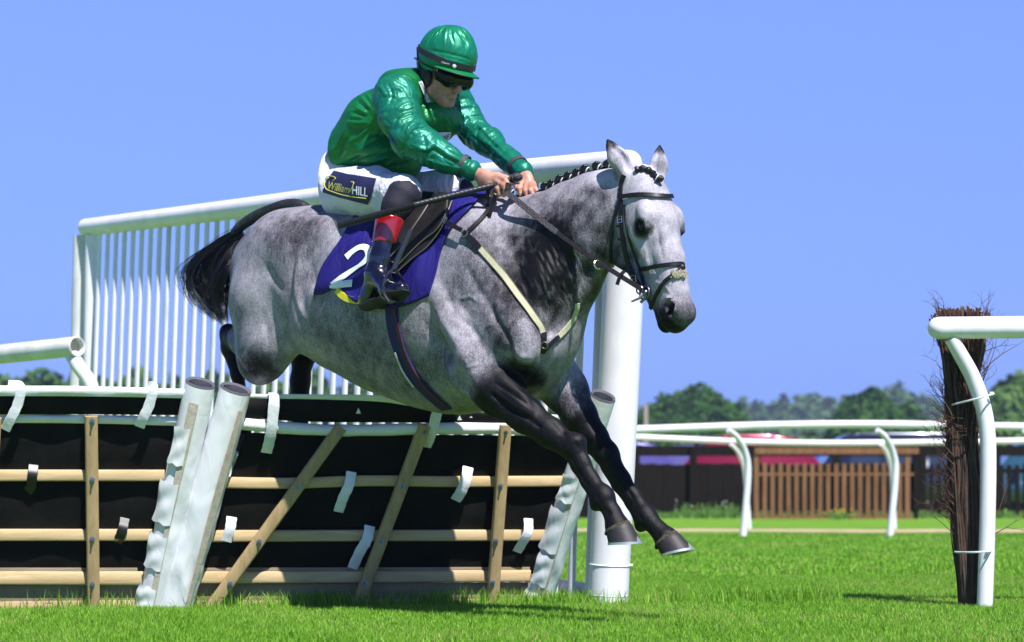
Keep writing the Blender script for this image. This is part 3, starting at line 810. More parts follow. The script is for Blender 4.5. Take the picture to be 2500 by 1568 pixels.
_b.set(color=_b.ramp(_b.noise(_b.mapping(_v, (1, 1, .35)), 9, 5, .65), [(.20, (.56, .54, .48)), (.32, (.76, .77, .79)), (.7, (.80, .82, .86))]), rough=.38, spec=.5)
_w = _b.noise(_b.mapping(_v, (1.4, 1.4, .6), (0, .5, 0)), 9, 2, .5, .6); _b.bump(_b.math('ABSOLUTE', _b.math('SUBTRACT', _w, .5)), .22, .02); M_vinyl = _b.m
M_foam = simple('foam_rubber', (.010, .010, .014), .85, bump=.4, bscale=80); M_foam_face = simple('foam_grey', (.10, .10, .125), .85, bump=.4, bscale=90)
M_canvas = simple('canvas_seam', (.50, .45, .36), .8, .2, 40, .3, 150)
M_tape = simple('white_tape', (.74, .75, .80), .5, .08, 30, .3, 40); M_tape_black = simple('black_tape', (.012, .012, .014), .4)
M_whitepaint = simple('white_padding', (.76, .77, .79), .45, .08, 8, .3, 14)
def board(m, a, b, w, t, out=0.0): m.beam(a, b, w, t, HN, .004)
def bolt(p, parent):
    m = MB(); m.tube([p - HN * .006, p + HN * .002], .0115, 16); m.tube([p, p + HN * .010], .0072, 6); m.tube([p + HN * .010, p + HN * .022], .004, 8)
    m.build('bolt', M_shoe_, parent, True)
M_shoe_ = MatB('zinc').set(color=(.20, .25, .26), rough=.35, metal=.85).m
def padded_post(a, b, r, parent, flapside, seed, foam_open=True):
    """foam roll in wrinkled white vinyl; b is its foot, a its open top"""
    d = (a - b); L = d.length; d.normalize(); n = 40; k = 60; V = []; rr = np.random.RandomState(seed)
    x = d.cross(Vector((0, -1, 0))).normalized(); y = d.cross(x)
    ph = rr.rand(4) * 6; cutv = lambda q: d * (-.12 * r * q.dot(Vector((.25, -1, 0)).normalized()))   # the top is cut slanting towards the landing side
    ii_, jj_ = np.meshgrid(np.arange(k + 1), np.arange(n), indexing='ij'); tt_ = ii_.ravel() / k; aa_ = jj_.ravel() * 2 * math.pi / n
    pp_ = np.stack([np.cos(aa_) * r * 1.6, np.sin(aa_) * r * 1.6, tt_ * L * .55 + .05 * np.cos(aa_)], 1)
    wr_ = (.0075 * (1 - 1.5 * np.abs(snoise(pp_, 5.5, seed))) + .0030 * (1 - 1.5 * np.abs(snoise(pp_, 12, seed + 1)))) * (.10 + 1.0 * (1 - tt_) * (.6 + .4 * np.sin(tt_ * 9 + seed)))
    for i in range(k + 1):
        t = i / k
        for j in range(n):
            an = 2 * math.pi * j / n
            w = wr_[i * n + j]; rad = r * (1.0 + .07 * (1 - t)) + w
            q = x * math.cos(an) + y * math.sin(an); V.append(b + d * (L * t) + q * rad + cutv(q) * max(0, (t - .9) / .1))
    F_ = [(i * n + j, i * n + (j + 1) % n, (i + 1) * n + (j + 1) % n, (i + 1) * n + j) for i in range(k) for j in range(n)]
    o = MB().add(V, F_).build('padded_post', M_vinyl, parent, True)
    m = MB(); rim = []
    for j in range(n):
        an = 2 * math.pi * j / n; rim.append(x * math.cos(an) + y * math.sin(an))
    Vr = [a + d * .002 + q * r * 1.0 + cutv(q) for q in rim] + [a + d * .010 + q * r * .95 + cutv(q) * .9 for q in rim] + [a + d * .002 + q * r * .80 + cutv(q) * .75 for q in rim] + [a - d * .09 + q * r * .76 for q in rim]
    m.add(Vr, [(i * n + j, i * n + (j + 1) % n, (i + 1) * n + (j + 1) % n, (i + 1) * n + j) for i in range(3) for j in range(n)])
    m.build('foam_tube', M_foam_face, o, True)
    m = MB(); m.add([a - d * .085 + q * r * .74 for q in rim], [tuple(range(n))]); m.tube([a - d * .3, a - d * .02], r * .33, 14); m.build('foam_core', M_foam, o, True)
    # seam of bare canvas facing the camera
    sd = (x * flapside + Vector((0, -1, 0)) * .9); sd = (sd - d * sd.dot(d)).normalized(); side = d.cross(sd)
    m = MB(); P3 = [b + d * L * t + sd * (r * (1.075 - .07 * t) + .006) for t in np.linspace(.02, .93, 24)]
    m.ribbon(P3, [sd] * 24, [.032 + .010 * math.sin(t * 5 + seed) for t in np.linspace(0, 1, 24)], .002); m.build('seam_strip', M_canvas, o, True)
    return o, (x, y, d, sd, side, L)
def vinyl_flap(o, b, fr, r, t0, t1, w, seed):
    x, y, d, sd, side, L = fr; rr = np.random.RandomState(seed); ni, nj = 14, 12; V = []
    for i in range(ni + 1):
        t = t0 + (t1 - t0) * i / ni
        for j in range(nj + 1):
            s_ = j / nj; an = (.12 - s_ * w * (1 + .035 * math.sin(i * .9 + seed)))
            q = (sd * math.cos(an) + side * math.sin(an)); rad = r * 1.085 + .012 + .003 * math.sin(i * .8 + s_ * 4 + seed) * math.sin(s_ * 3.1) + .004 * s_ ** 3 * (1 + math.sin(i * .5 + seed))
            V.append(b + d * (L * t + .004 * math.sin(j * .9 + seed)) + q * rad)
    F_ = [(i * (nj + 1) + j, i * (nj + 1) + j + 1, (i + 1) * (nj + 1) + j + 1, (i + 1) * (nj + 1) + j) for i in range(ni) for j in range(nj)]
    MB().add(V, F_).build('vinyl_flap', M_vinyl, o, True)
def tape(pts, w, parent, mat, name='tape_strap', out=.012):
    P3 = catmull([HP(px, py, out + o_) for (px, py, o_) in pts], 6); m = MB(); m.ribbon(P3, [HN] * len(P3), [w * (1 + .04 * math.sin(i * 1.7)) for i in range(len(P3))], .0015); m.build(name, mat, parent, True)
def sag(pts, per=6): return catmull(pts, per)

# ---- left hurdle
hl = empty('hurdle', HP(150, 1494), 0, 'left hurdle with an upright pale batten and two black tape ties', 'hurdle', 'padded race hurdles')
def panel(poly_top, poly_bot, parent, name, mat, out, thick=.03, bulge=.012, seed=1):
    rr = np.random.RandomState(seed); n = 30; V = []
    tt = curve2d(poly_top, 8); bb = curve2d(poly_bot, 8)
    for k_, o_ in ((1, out), (0, out - thick)):
        for i in range(n + 1):
            a_ = lerp2_(tt, i / n); b_ = lerp2_(bb, i / n)
            for j in range(5):
                s_ = j / 4; x = a_[0] * (1 - s_) + b_[0] * s_; y = a_[1] * (1 - s_) + b_[1] * s_
                V.append(HP(x, y, o_ + k_ * bulge * (math.sin(math.pi * s_) * (1 + .5 * math.sin(i * .7 + seed)) )))
    F_ = []; off = (n + 1) * 5
    for i in range(n):
        for j in range(4):
            q = i * 5 + j; F_ += [(q, q + 1, q + 6, q + 5), (off + q, off + q + 5, off + q + 6, off + q + 1)]
        F_ += [(i * 5, (i + 1) * 5, off + (i + 1) * 5, off + i * 5), (i * 5 + 4, off + i * 5 + 4, off + (i + 1) * 5 + 4, (i + 1) * 5 + 4)]
    F_ += [(0, off, off + 1, 1), (1, off + 1, off + 2, 2), (2, off + 2, off + 3, 3), (3, off + 3, off + 4, 4)]
    q = n * 5; F_ += [(q + j, q + j + 1, off + q + j + 1, off + q + j) for j in range(4)]
    return MB().add(V, F_).build(name, mat, parent, 50)
def curve2d_(pts, per=8): return [(p.x, p.y) for p in catmull([Vector((x, y, 0)) for x, y in pts], per)]
curve2d = curve2d_
def lerp2_(cv, t):
    x = t * (len(cv) - 1); i = min(int(x), len(cv) - 2); f_ = x - i
    return (cv[i][0] * (1 - f_) + cv[i + 1][0] * f_, cv[i][1] * (1 - f_) + cv[i + 1][1] * f_)
panel([(-160, 1026), (430, 1030)], [(-160, 1164), (410, 1164)], hl, 'padding_sheet', M_pad, .0, seed=1)
panel([(-160, 1162), (425, 1162)], [(-160, 1308), (388, 1308)], hl, 'padding_sheet', M_pad, .0, seed=2)
panel([(-160, 1305), (382, 1305)], [(-160, 1405), (360, 1405)], hl, 'padding_sheet', M_pad, .0, seed=3)
panel([(-160, 966), (200, 966), (462, 972)], [(-160, 1012), (200, 1012), (455, 1014)], hl, 'top_padding', M_pad, .045, .06, seed=4)
def whitetop(pts_t, depth, parent, out):
    """white upper face of the padded top rail, seen edge-on from below its crown"""
    n = len(pts_t)
    tops = catmull([HP(x, y, out) for x, y in pts_t], 6); V = []
    for p in tops:
        for a_ in np.linspace(-.3, math.pi * .5, 5): V.append(p + Vector((0, 0, math.sin(a_) * .018 - .01)) + HN * (math.cos(a_) * .022))
        V.append(p + Vector((0, 0, .008)) - HN * depth); V.append(p - Vector((0, 0, .05)) - HN * depth)
    k = 7; F_ = [(i * k + j, i * k + j + 1, (i + 1) * k + j + 1, (i + 1) * k + j) for i in range(len(tops) - 1) for j in range(k - 1)]
    return MB().add(V, F_).build('white_top_padding', M_whitepaint, parent, True)
o = panel([(-160, 941), (200, 943), (462, 950)], [(-160, 967), (200, 968), (464, 973)], hl, 'top_padding_stripe', M_whitepaint, .080, .095, .010, seed=5)
panel([(-160, 1012), (200, 1013), (448, 1018)], [(-160, 1032), (200, 1034), (434, 1040)], hl, 'white_under_rail', M_whitepaint, .03, .03, .010, seed=6)
for (y, w, x1) in ((1161, .050, 400), (1306, .052, 372), (1411, .058, 352)):
    m = MB(); m.slat([HP(-160, y, .004), HP(x1, y, .004)], HN, w, .036); m.build('rail', M_batten, hl, 30)
m = MB(); m.beam(HP(-160, 1391, .0), HP(335, 1391, .0), .018, .03, HN, .003); m.build('rail_ledge', M_base, hl, True)
m = MB(); m.beam(HP(-160, 1452, .00), HP(345, 1452, .0), .085, .03, HN, .003); m.build('kick_board', M_base, hl, True)
m = MB(); m.beam(HP(-160, 1485, .016), HP(340, 1480, .016), .055, .03, HN, .003); m.build('ground_board', M_batten, hl, True)
m = MB(); m.slat([HP(222, 1014, .042), HP(228, 1494, .042)], HN, .054, .034); up = m.build('upright', M_upright, hl, True)
for y in (1028, 1172, 1317, 1428): bolt(HP(225, y, .078), up)
m = MB(); m.slat([HP(-12, 1018, .042), HP(-40, 1494, .042)], HN, .054, .034); up = m.build('upright', M_upright, hl, True)
tape([(20, 940, .04), (50, 945, .075), (44, 985, .075), (28, 1020, .07), (12, 1050, .05)], .042, hl, M_tape); tape([(362, 944, .04), (374, 948, .075), (364, 990, .075), (350, 1020, .07), (340, 1043, .05)], .044, hl, M_tape)
tape([(82, 1135, .01), (79, 1162, .04), (75, 1190, .02), (66, 1200, .01)], .042, hl, M_tape_black, 'tape_tie'); tape([(305, 1265, .01), (300, 1290, .045), (292, 1312, .04), (286, 1325, .01)], .042, hl, M_tape_black, 'tape_tie')
pa, pb = HP(489, 938, .075), HP(372, 1492, .03)
o, fr = padded_post(pa, pb, .0650, hl, .02, 3)
for t0, t1, w, sd in ((.66, .82, .9, 1), (.40, .58, 1.25, 2), (.20, .35, 1.2, 3), (.0, .12, 1.4, 4)): vinyl_flap(o, pb, fr, .063, t0, t1, w, sd)

# ---- right hurdle
hr = empty('hurdle', HP(900, 1490), 0, 'right hurdle under the horse with slanting battens and several torn white tape strips', 'hurdle', 'padded race hurdles')
panel([(600, 1056), (800, 1062), (1100, 1062), (1420, 1066)], [(556, 1182), (800, 1182), (1390, 1176)], hr, 'padding_sheet', M_pad, .0, seed=11)
panel([(556, 1176), (1100, 1174), (1388, 1172)], [(510, 1312), (1000, 1311), (1338, 1309)], hr, 'padding_sheet', M_pad, .0, seed=12)
panel([(514, 1306), (1338, 1306)], [(484, 1402), (1300, 1402)], hr, 'padding_sheet', M_pad, .0, seed=13)
panel([(596, 972), (760, 974), (925, 980), (1050, 996), (1420, 1028)], [(594, 1020), (760, 1030), (1000, 1032), (1250, 1036), (1430, 1050)], hr, 'top_padding', M_pad, .045, .06, seed=14)
panel([(600, 962), (760, 963), (925, 966), (1050, 988), (1420, 1018)], [(600, 973), (760, 975), (925, 981), (1050, 997), (1420, 1029)], hr, 'top_padding_stripe', M_whitepaint, .047, .06, .004, seed=15)
t_ = sag([HP(572, 1033, .05), HP(700, 1045, .05), (HP(820, 1051, .055)), HP(930, 1050, .055), HP(1100, 1046, .055), HP(1300, 1048, .055), HP(1430, 1056, .05)])
MB().tube(t_, [.026 + .0012 * math.sin(i * 1.1) for i in range(len(t_))], 16).build('white_under_rail', M_whitepaint, hr, True)
for (pts_, w) in (([(540, 1178), (700, 1180), (900, 1174), (1100, 1176), (1384, 1175)], .050), ([(500, 1309), (800, 1308), (1334, 1307)], .052), ([(470, 1410), (800, 1409), (1294, 1406)], .054)):
    c3 = sag([HP(x, y, .022) for x, y in pts_]); m = MB()
    m.slat([p - HN * .018 for p in c3], HN, w, .036); m.build('rail', M_batten, hr, 30)
m = MB(); m.beam(HP(486, 1391, .0), HP(1292, 1389, .0), .018, .03, HN, .003); m.build('rail_ledge', M_base, hr, True)
m = MB(); m.beam(HP(450, 1447, .0), HP(1290, 1444, .0), .085, .03, HN, .003); m.build('kick_board', M_base, hr, True)
m = MB(); m.beam(HP(440, 1480, .016), HP(1280, 1474, .016), .05, .03, HN, .003); m.build('ground_board', M_batten, hr, True)
for (xa, ya, xb, yb, bolts) in ((832, 1042, 508, 1492, ((827, 1061), (729, 1189), (633, 1323), (562, 1426))), (1036, 1036, 870, 1480, ((1037, 1056), (985, 1187), (932, 1322), (893, 1423))), (1232, 1036, 1200, 1474, ((1235, 1054), (1222, 1187), (1211, 1321), (1203, 1423)))):
    m = MB(); m.slat([HP(xa, ya, .064), HP(xb, yb, .056)], HN, .054, .034); up = m.build('upright', M_upright, hr, True)
    for x, y in bolts: bolt(HP(x, y, .097), up)
for pts_, w in (([(668, 960, .04), (670, 970, .075), (664, 1040, .08), (657, 1080, .06), (650, 1106, .03)], .048), ([(1082, 984, .04), (1068, 1005, .075), (1056, 1050, .075), (1040, 1092, .02)], .048), ([(858, 1152, .03), (852, 1185, .055), (838, 1215, .05), (826, 1250, .02)], .046),
                 ([(1143, 1140, .03), (1138, 1170, .06), (1126, 1200, .055), (1112, 1222, .03)], .050), ([(566, 1262, .03), (562, 1290, .055), (552, 1322, .05)], .046), ([(903, 1284, .03), (896, 1318, .06), (880, 1345, .055), (860, 1388, .02)], .048), ([(1290, 1266, .03), (1290, 1295, .06), (1280, 1318, .055), (1262, 1348, .02)], .044)):
    tape(pts_, w, hr, M_tape)
# small white scuffs on the black padding are part of its worn surface
for (x, y, w, h) in ((875, 1003, 12, 14), (1122, 1020, 12, 12), (1150, 1018, 8, 4)):
    MB().add([HP(x - w / 2, y + h / 2, .066), HP(x + w / 2, y + h / 2, .066), HP(x, y - h / 2, .066)], [(0, 1, 2)]).build('paint_chip', M_tape, hr)
pa, pb = HP(575, 952, .085), HP(425, 1494, .06)
o, fr = padded_post(pa, pb, .0690, hr, .9, 5)
pa, pb = HP(1472, 970, .24), HP(1310, 1480, .07)
o, fr = padded_post(pa, pb, .0580, hr, .0, 8)
for t0, t1, w, sd in ((.52, .64, 1.1, 1), (.28, .48, 1.35, 2), (.12, .26, 1.1, 3), (.0, .08, 1.3, 4)): vinyl_flap(o, pb, fr, .057, t0, t1, w, sd)
# ================================================================= the grey horse
YAW = math.radians(38)
HA = np.array([80 / F_PX * 8.3, 8.3])              # chest centre on the ground plan
HF = np.array([math.cos(YAW), -math.sin(YAW)]); HG = np.array([math.sin(YAW), math.cos(YAW)])
def H(px, py, v=0.0):
    a = (px - 1250.0) / F_PX
    u = (a * (HA[1] + v * HG[1]) - HA[0] - v * HG[0]) / (HF[0] - a * HF[1])
    Y = HA[1] + u * HF[1] + v * HG[1]
    return np.array([u, v, EYE + (HORIZON - py) / F_PX * Y])
def toW(p):
    p = np.asarray(p, float)
    xy = HA + p[..., 0:1] * HF + p[..., 1:2] * HG
    return np.concatenate([xy, p[..., 2:3]], -1)
def toL(p):
    p = np.asarray(p, float); d = p[..., :2] - HA
    return np.stack([d @ HF, d @ HG, p[..., 2]], -1)
def spx(p):   # pixel of a local point
    w = toW(p); return 1250 + w[0] / w[1] * F_PX, HORIZON - (w[2] - EYE) / w[1] * F_PX

hf = Field((-1.85, -0.46, 0.26), (0.86, 0.44, 1.97), 0.0056)
# trunk: centre px, top, bottom, half width
TR = [(690, 540, 800, .21), (730, 514, 815, .265), (790, 508, 842, .285), (870, 515, 908, .30), (960, 515, 955, .315), (1050, 508, 986, .30), (1130, 492, 1004, .265), (1205, 530, 992, .235), (1268, 610, 960, .20)]
pts = []; rs = []; ws = []
for px, t, b, w in TR:
    c = H(px, (t + b) / 2); top = H(px, t); pts.append(c); rs.append(top[2] - c[2]); ws.append(w)
for i in range(len(pts) - 1):
    sq = (ws[i] + ws[i + 1]) / (rs[i] + rs[i + 1])
    hf.cone(pts[i], pts[i + 1], rs[i], rs[i + 1], 0.05, sq)
def ellh(px, py, v, r, R=None, k=0.04, op='add'): hf.ell(H(px, py, v), r, R, k, op)
def rotY(deg, yaw=0):
    """rows: axes of an ellipsoid whose first axis is pitched down by deg and turned by yaw in the horse frame"""
    p = math.radians(deg); q = math.radians(yaw)
    a = np.array([math.cos(p) * math.cos(q), math.cos(p) * math.sin(q), -math.sin(p)])
    b = np.array([-math.sin(q), math.cos(q), 0]); return np.array([a, b, np.cross(a, b)])
# withers, neck
ellh(1135, 530, 0, (.22, .09, .075), rotY(-6), .07)
NK = [(1215, 660, .265, .185), (1290, 634, .210, .150), (1370, 592, .180, .115), (1440, 548, .155, .098), (1490, 512, .130, .085)]
for i in range(len(NK) - 1):
    a, b = NK[i], NK[i + 1]
    hf.cone(H(a[0], a[1]), H(b[0], b[1]), a[2], b[2], 0.06, (a[3] + b[3]) / (a[2] + b[2]))
# crest ridge
cr = [H(1165, 522), H(1240, 532), H(1310, 520), H(1380, 492), H(1440, 468), H(1495, 452)]
hf.chain(cr, [.05, .045, .045, .045, .045, .045], k=.06, sq=.8)
for sd in (-1, 1):
    # shoulder blade, shoulder point, upper arm mass, breast muscles
    hf.ell(H(1175, 640, sd * .165), (.25, .075, .105), rotY(62), .09)
    hf.ell(H(1235, 800, sd * .185), (.15, .085, .13), rotY(50), .06)
    hf.ell(H(1165, 865, sd * .20), (.15, .085, .11), rotY(60), .05)
    hf.ell(H(1305 if sd < 0 else 1340, 840, sd * .105), (.10, .105, .135), rotY(20), .035)
    hf.ell(H(1320, 720, sd * .10), (.10, .09, .15), rotY(30), .07)
    hf.ell(H(1270, 905, sd * .075), (.12, .075, .065), rotY(20), .03)
# throat, windpipe
hf.chain([H(1455, 600), H(1405, 690), H(1350, 760)], [.065, .075, .10], k=.08)
# croup, hips
for sd in (-1, 1):
    hf.ell(H(735, 600, sd * .14), (.24, .15, .14), rotY(15), .07)
    hf.ell(H(800, 565, sd * .20), (.06, .05, .05), None, .08)
    hf.ell(H(670, 640, sd * .12), (.15, .12, .16), rotY(50), .07)
# near thigh and stifle
hf.chain([H(690, 620, -.13), H(652, 725, -.155), H(650, 830, -.165), H(642, 872, -.165)], [.165, .165, .128, .112], k=.05, sq=.85)
hf.ell(H(628, 885, -.18), (.10, .08, .085), rotY(70), .03)
hf.ell(H(672, 800, -.17), (.10, .075, .17), None, .06)
hf.chain([H(636, 640, -.07), H(624, 745, -.10), H(622, 850, -.12)], [.10, .098, .082], k=.06)
# flank fold
hf.chain([H(715, 800, -.17), H(752, 770, -.20), H(800, 740, -.22)], [.045, .06, .06], k=.09, sq=.5)
# hollow in front of the thigh
hf.ell(H(722, 715, -.325), (.035, .045, .15), rotY(10), .05, 'sub')
hf.ell(H(752, 640, -.33), (.05, .035, .08), rotY(10), .07, 'sub')
hf.ell(H(745, 740, -.255), (.030, .03, .13), rotY(4), .05)
# far thigh
hf.chain([H(700, 640, .12), H(735, 760, .16), H(757, 820, .17)], [.17, .15, .10], k=.06, sq=.85)
def leg(ptsv, radii, k=.03, sq=1.0, k0=None):
    hf.chain([H(*p) for p in ptsv], radii, k, sq, k0=k0)
# near hind: gaskin folded back to the hock, cannon down behind the hurdle
leg([(650, 880, -.13), (582, 828, -.05), (562, 818, -.04)], [.085, .058, .045])
leg([(556, 810, -.04), (562, 850, -.04), (580, 915, -.04), (592, 985, -.03), (600, 1020, -.03)], [.036, .040, .029, .028, .040], .02)
leg([(600, 1020, -.03), (596, 1052, -.03)], [.036, .034], .02)
# far hind
leg([(757, 820, .17), (740, 870, .17), (733, 930, .17), (731, 990, .17), (735, 1080, .17)], [.10, .05, .042, .046, .030], .03)
leg([(735, 1080, .17), (738, 1105, .17), (745, 1135, .17)], [.04, .042, .034], .02)
# near foreleg
leg([(1160, 898, -.19), (1222, 962, -.185), (1284, 1014, -.18), (1342, 1056, -.175), (1380, 1084, -.17)], [.118, .092, .069, .055, .047], .03, .9, .045)
hf.ell(H(1250, 962, -.225), (.13, .035, .045), rotY(42), .018)
hf.ell(H(1232, 1000, -.215), (.13, .035, .035), rotY(36), .016)
hf.chain([H(1205, 965, -.265), H(1262, 1003, -.248), H(1320, 1044, -.222)], [.006, .007, .004], k=.014, op='sub')
hf.ell(H(1398, 1086, -.17), (.052, .046, .050), rotY(50), .018)
hf.ell(H(1412, 1078, -.17), (.026, .036, .028), rotY(50), .016)
hf.chain([H(1385, 1108, -.205), H(1425, 1172, -.198)], [.003, .003], k=.012, op='sub')
leg([(1402, 1094, -.17), (1421, 1134, -.17), (1441, 1170, -.17), (1462, 1200, -.17)], [.045, .035, .032, .036], .02, .85)
leg([(1390, 1104, -.17), (1410, 1140, -.17), (1432, 1178, -.17), (1455, 1212, -.17)], [.026, .022, .020, .028], .015)
hf.ell(H(1474, 1213, -.17), (.048, .042, .046), rotY(50), .02)
hf.ell(H(1458, 1232, -.17), (.025, .03, .03), rotY(50), .02)
leg([(1476, 1222, -.17), (1495, 1252, -.17), (1506, 1282, -.17)], [.038, .033, .049], .016)
# far foreleg
leg([(1325, 880, .15), (1375, 950, .14), (1415, 1015, .13), (1450, 1070, .13), (1472, 1102, .13)], [.115, .088, .068, .055, .048], .035, .9, .045)
hf.ell(H(1395, 935, .17), (.12, .06, .055), rotY(55), .03)
hf.chain([H(1506, 1142, .09), H(1556, 1222, .09)], [.003, .003], k=.012, op='sub')
hf.ell(H(1482, 1108, .13), (.055, .048, .052), rotY(55), .02)
leg([(1492, 1128, .13), (1518, 1170, .13), (1546, 1212, .13), (1570, 1248, .13)], [.042, .034, .031, .034], .02, .85)
leg([(1482, 1144, .13), (1508, 1186, .13), (1540, 1230, .13), (1560, 1262, .13)], [.024, .022, .020, .026], .015)
hf.ell(H(1578, 1262, .13), (.047, .042, .044), rotY(50), .02)
hf.ell(H(1566, 1284, .13), (.025, .03, .028), rotY(50), .02)
leg([(1582, 1268, .13), (1606, 1292, .13), (1624, 1312, .13)], [.039, .034, .049], .016)
# shoulder grooves and girth hollow
# girth hollow behind the triceps, triceps edge, grooves between the muscle heads
hf.chain([H(1045, 745, -.325), H(1092, 850, -.315), H(1135, 950, -.275)], [.014, .03, .03], k=.05, op='sub')
hf.chain([H(1062, 700, -.255), H(1110, 790, -.26), H(1150, 880, -.25), H(1185, 950, -.225)], [.03, .055, .065, .06], k=.03)
hf.chain([H(1085, 640, -.31), H(1150, 745, -.335), H(1210, 850, -.325)], [.006, .014, .012], k=.035, op='sub')
hf.chain([H(1150, 590, -.275), H(1210, 690, -.305), H(1250, 770, -.31)], [.008, .014, .012], k=.04, op='sub')
hf.ell(H(1266, 822, -.20), (.125, .06, .070), rotY(66), .022)
hf.ell(H(1300, 872, -.10), (.085, .075, .075), rotY(60), .02)
hf.chain([H(1232, 850, -.27), H(1262, 898, -.235), H(1290, 902, -.21)], [.012, .014, .010], k=.018, op='sub')
hf.chain([H(1437, 655, -.075), H(1395, 735, -.115), H(1345, 810, -.13)], [.014, .016, .012], k=.04, op='sub')
hf.chain([H(1325, 770, -.0), H(1333, 905, 0)], [.02, .02], k=.05, op='sub')
# ---- head in its own frame
HY = math.radians(-14); PIT = math.radians(70)
fh = np.array([math.cos(HY), math.sin(HY), 0]); wh = np.array([-math.sin(HY), math.cos(HY), 0]); zz = np.array([0, 0, 1.0])
ha = math.cos(PIT) * fh - math.sin(PIT) * zz; hn = math.sin(PIT) * fh + math.cos(PIT) * zz
HO = H(1597, 408, -.01); HS = 1.025
RH = np.array([ha, wh, hn])
def Q(s_, t, w=0.0): return HO + HS * (s_ * ha + t * hn + w * wh)
def qe(s_, t, w, r, k=.03, op='add', R=None): hf.ell(Q(s_, t, w), [x * HS for x in r], RH if R is None else R, k, op)   # r = along, across, up
def qc(pp, rr, k=.03, sq=1.0, op='add'): hf.chain([Q(*p) for p in pp], [x * HS for x in rr], k, sq, wh, op)
hf.chain([H(1495, 512), Q(.12, -.16)], [.115, .10], k=.05, sq=.62)
qe(.07, -.085, 0, (.12, .080, .085), .05)
qe(.19, -.085, 0, (.13, .088, .085), .05)
qc([(.14, -.13), (.30, -.105), (.44, -.085), (.55, -.08)], [.115, .095, .070, .062], .04, .72)
qc([(.10, -.035), (.22, -.030), (.36, -.036), (.50, -.034)], [.035, .040, .036, .026], .04, 1.25)
for sd in (-1, 1):
    qe(.190, -.030, sd * .080, (.045, .030, .028), .03)
    qe(.215, -.085, sd * .078, (.045, .022, .040), .03)
    qe(.205, -.195, sd * .048, (.120, .034, .110), .035)
    qe(.150, -.250, sd * .044, (.090, .030, .080), .03)
    qc([(.24, -.105, sd * .078), (.36, -.10, sd * .062)], [.016, .010], .03)
    qc([(.24, -.262, sd * .03), (.36, -.190, sd * .030), (.50, -.150, sd * .022)], [.030, .026, .022], .03)
qe(.565, -.072, 0, (.070, .056, .060), .035)
qe(.605, -.095, 0, (.036, .044, .040), .02)
qe(.585, -.148, 0, (.036, .034, .022), .015)
qe(.545, -.150, 0, (.030, .030, .022), .02)
for sd in (-1, 1):
    qe(.576, -.048, sd * .034, (.042, .026, .034), .02)
    qe(.570, -.110, sd * .034, (.045, .018, .022), .02)
    if sd < 0: qc([(.528, -.046, sd * .058), (.550, -.026, sd * .060), (.588, -.026, sd * .056), (.600, -.048, sd * .050), (.594, -.074, sd * .050)], [.007, .009, .009, .007, .006], .012)
    qe(.564, -.044, sd * .060, (.033, .030, .023), .007, 'sub')
    qe(.231, -.049, sd * .105, (.028, .020, .020), .010, 'sub')
    qc([(.50, -.128, sd * .046), (.56, -.126, sd * .052), (.615, -.128, sd * .036), (.63, -.13, 0)], [.004, .005, .005, .005], .012, 1, 'sub')
    qe(.34, -.145, sd * .075, (.08, .02, .02), .04, 'sub')
for sd in (-1, 1):
    qc([(.196, -.052, sd * .084), (.214, -.026, sd * .094), (.246, -.028, sd * .092), (.268, -.050, sd * .082)], [.009, .011, .010, .006], .010)
    qc([(.198, -.056, sd * .086), (.224, -.074, sd * .092), (.264, -.066, sd * .083)], [.006, .007, .006], .010)
# crease behind the jaw
hf.chain([Q(.02, -.25, -.10), Q(.12, -.345, -.085), Q(.24, -.36, -.07)], [.019, .020, .017], k=.025, op='sub')
# ears
EARS = []
for base, mid, tip, face, wd in (((1532, 428), (1510, 388), (1484, 343), (0.75, -0.66), .047), ((1607, 446), (1609, 402), (1611, 358), (0.55, -0.83), .036)):
    Yb = 8.0 if base[0] < 1560 else 8.06
    A, M, T = [toL(np.array(P(px, py, Yb))) for px, py in (base, mid, tip)]
    EARS.append((A, T))
    fl = toL(np.array([face[0], face[1], 0]) + np.array([*HA, 0])); fl[2] = 0   # ear opening direction in the horse frame
    hf.cone(A, M, wd * .8, wd * 1.05, .02, .7, fl)
    hf.cone(M, M * .45 + T * .55, wd * 1.05, wd * .66, .012, .55, fl)
    hf.cone(M * .45 + T * .55, T, wd * .66, .009, .008, .55, fl)
    off = fl / np.linalg.norm(fl) * .026
    hf.cone(A * .55 + M * .45 + off, M * .45 + T * .55 + off * .75, .022, .012, .01, 1, fl, 'sub')
hv, hq = hf.mesh(); del hf
hv, hq = biggest(hv, hq)
hv = smooth_verts(hv, hq, 2, .5)
# coat darkness: dark points and mottling, plus a darker belly and nostrils
dk = np.zeros(len(hv))
def dark_to(pp, rad, amt):
    global dk
    for a, b in zip(pp[:-1], pp[1:]):
        d, _ = seg_dist(hv, H(*a), H(*b)); dk = np.maximum(dk, amt * np.clip(1 - (d - rad) / (rad * .8), 0, 1))
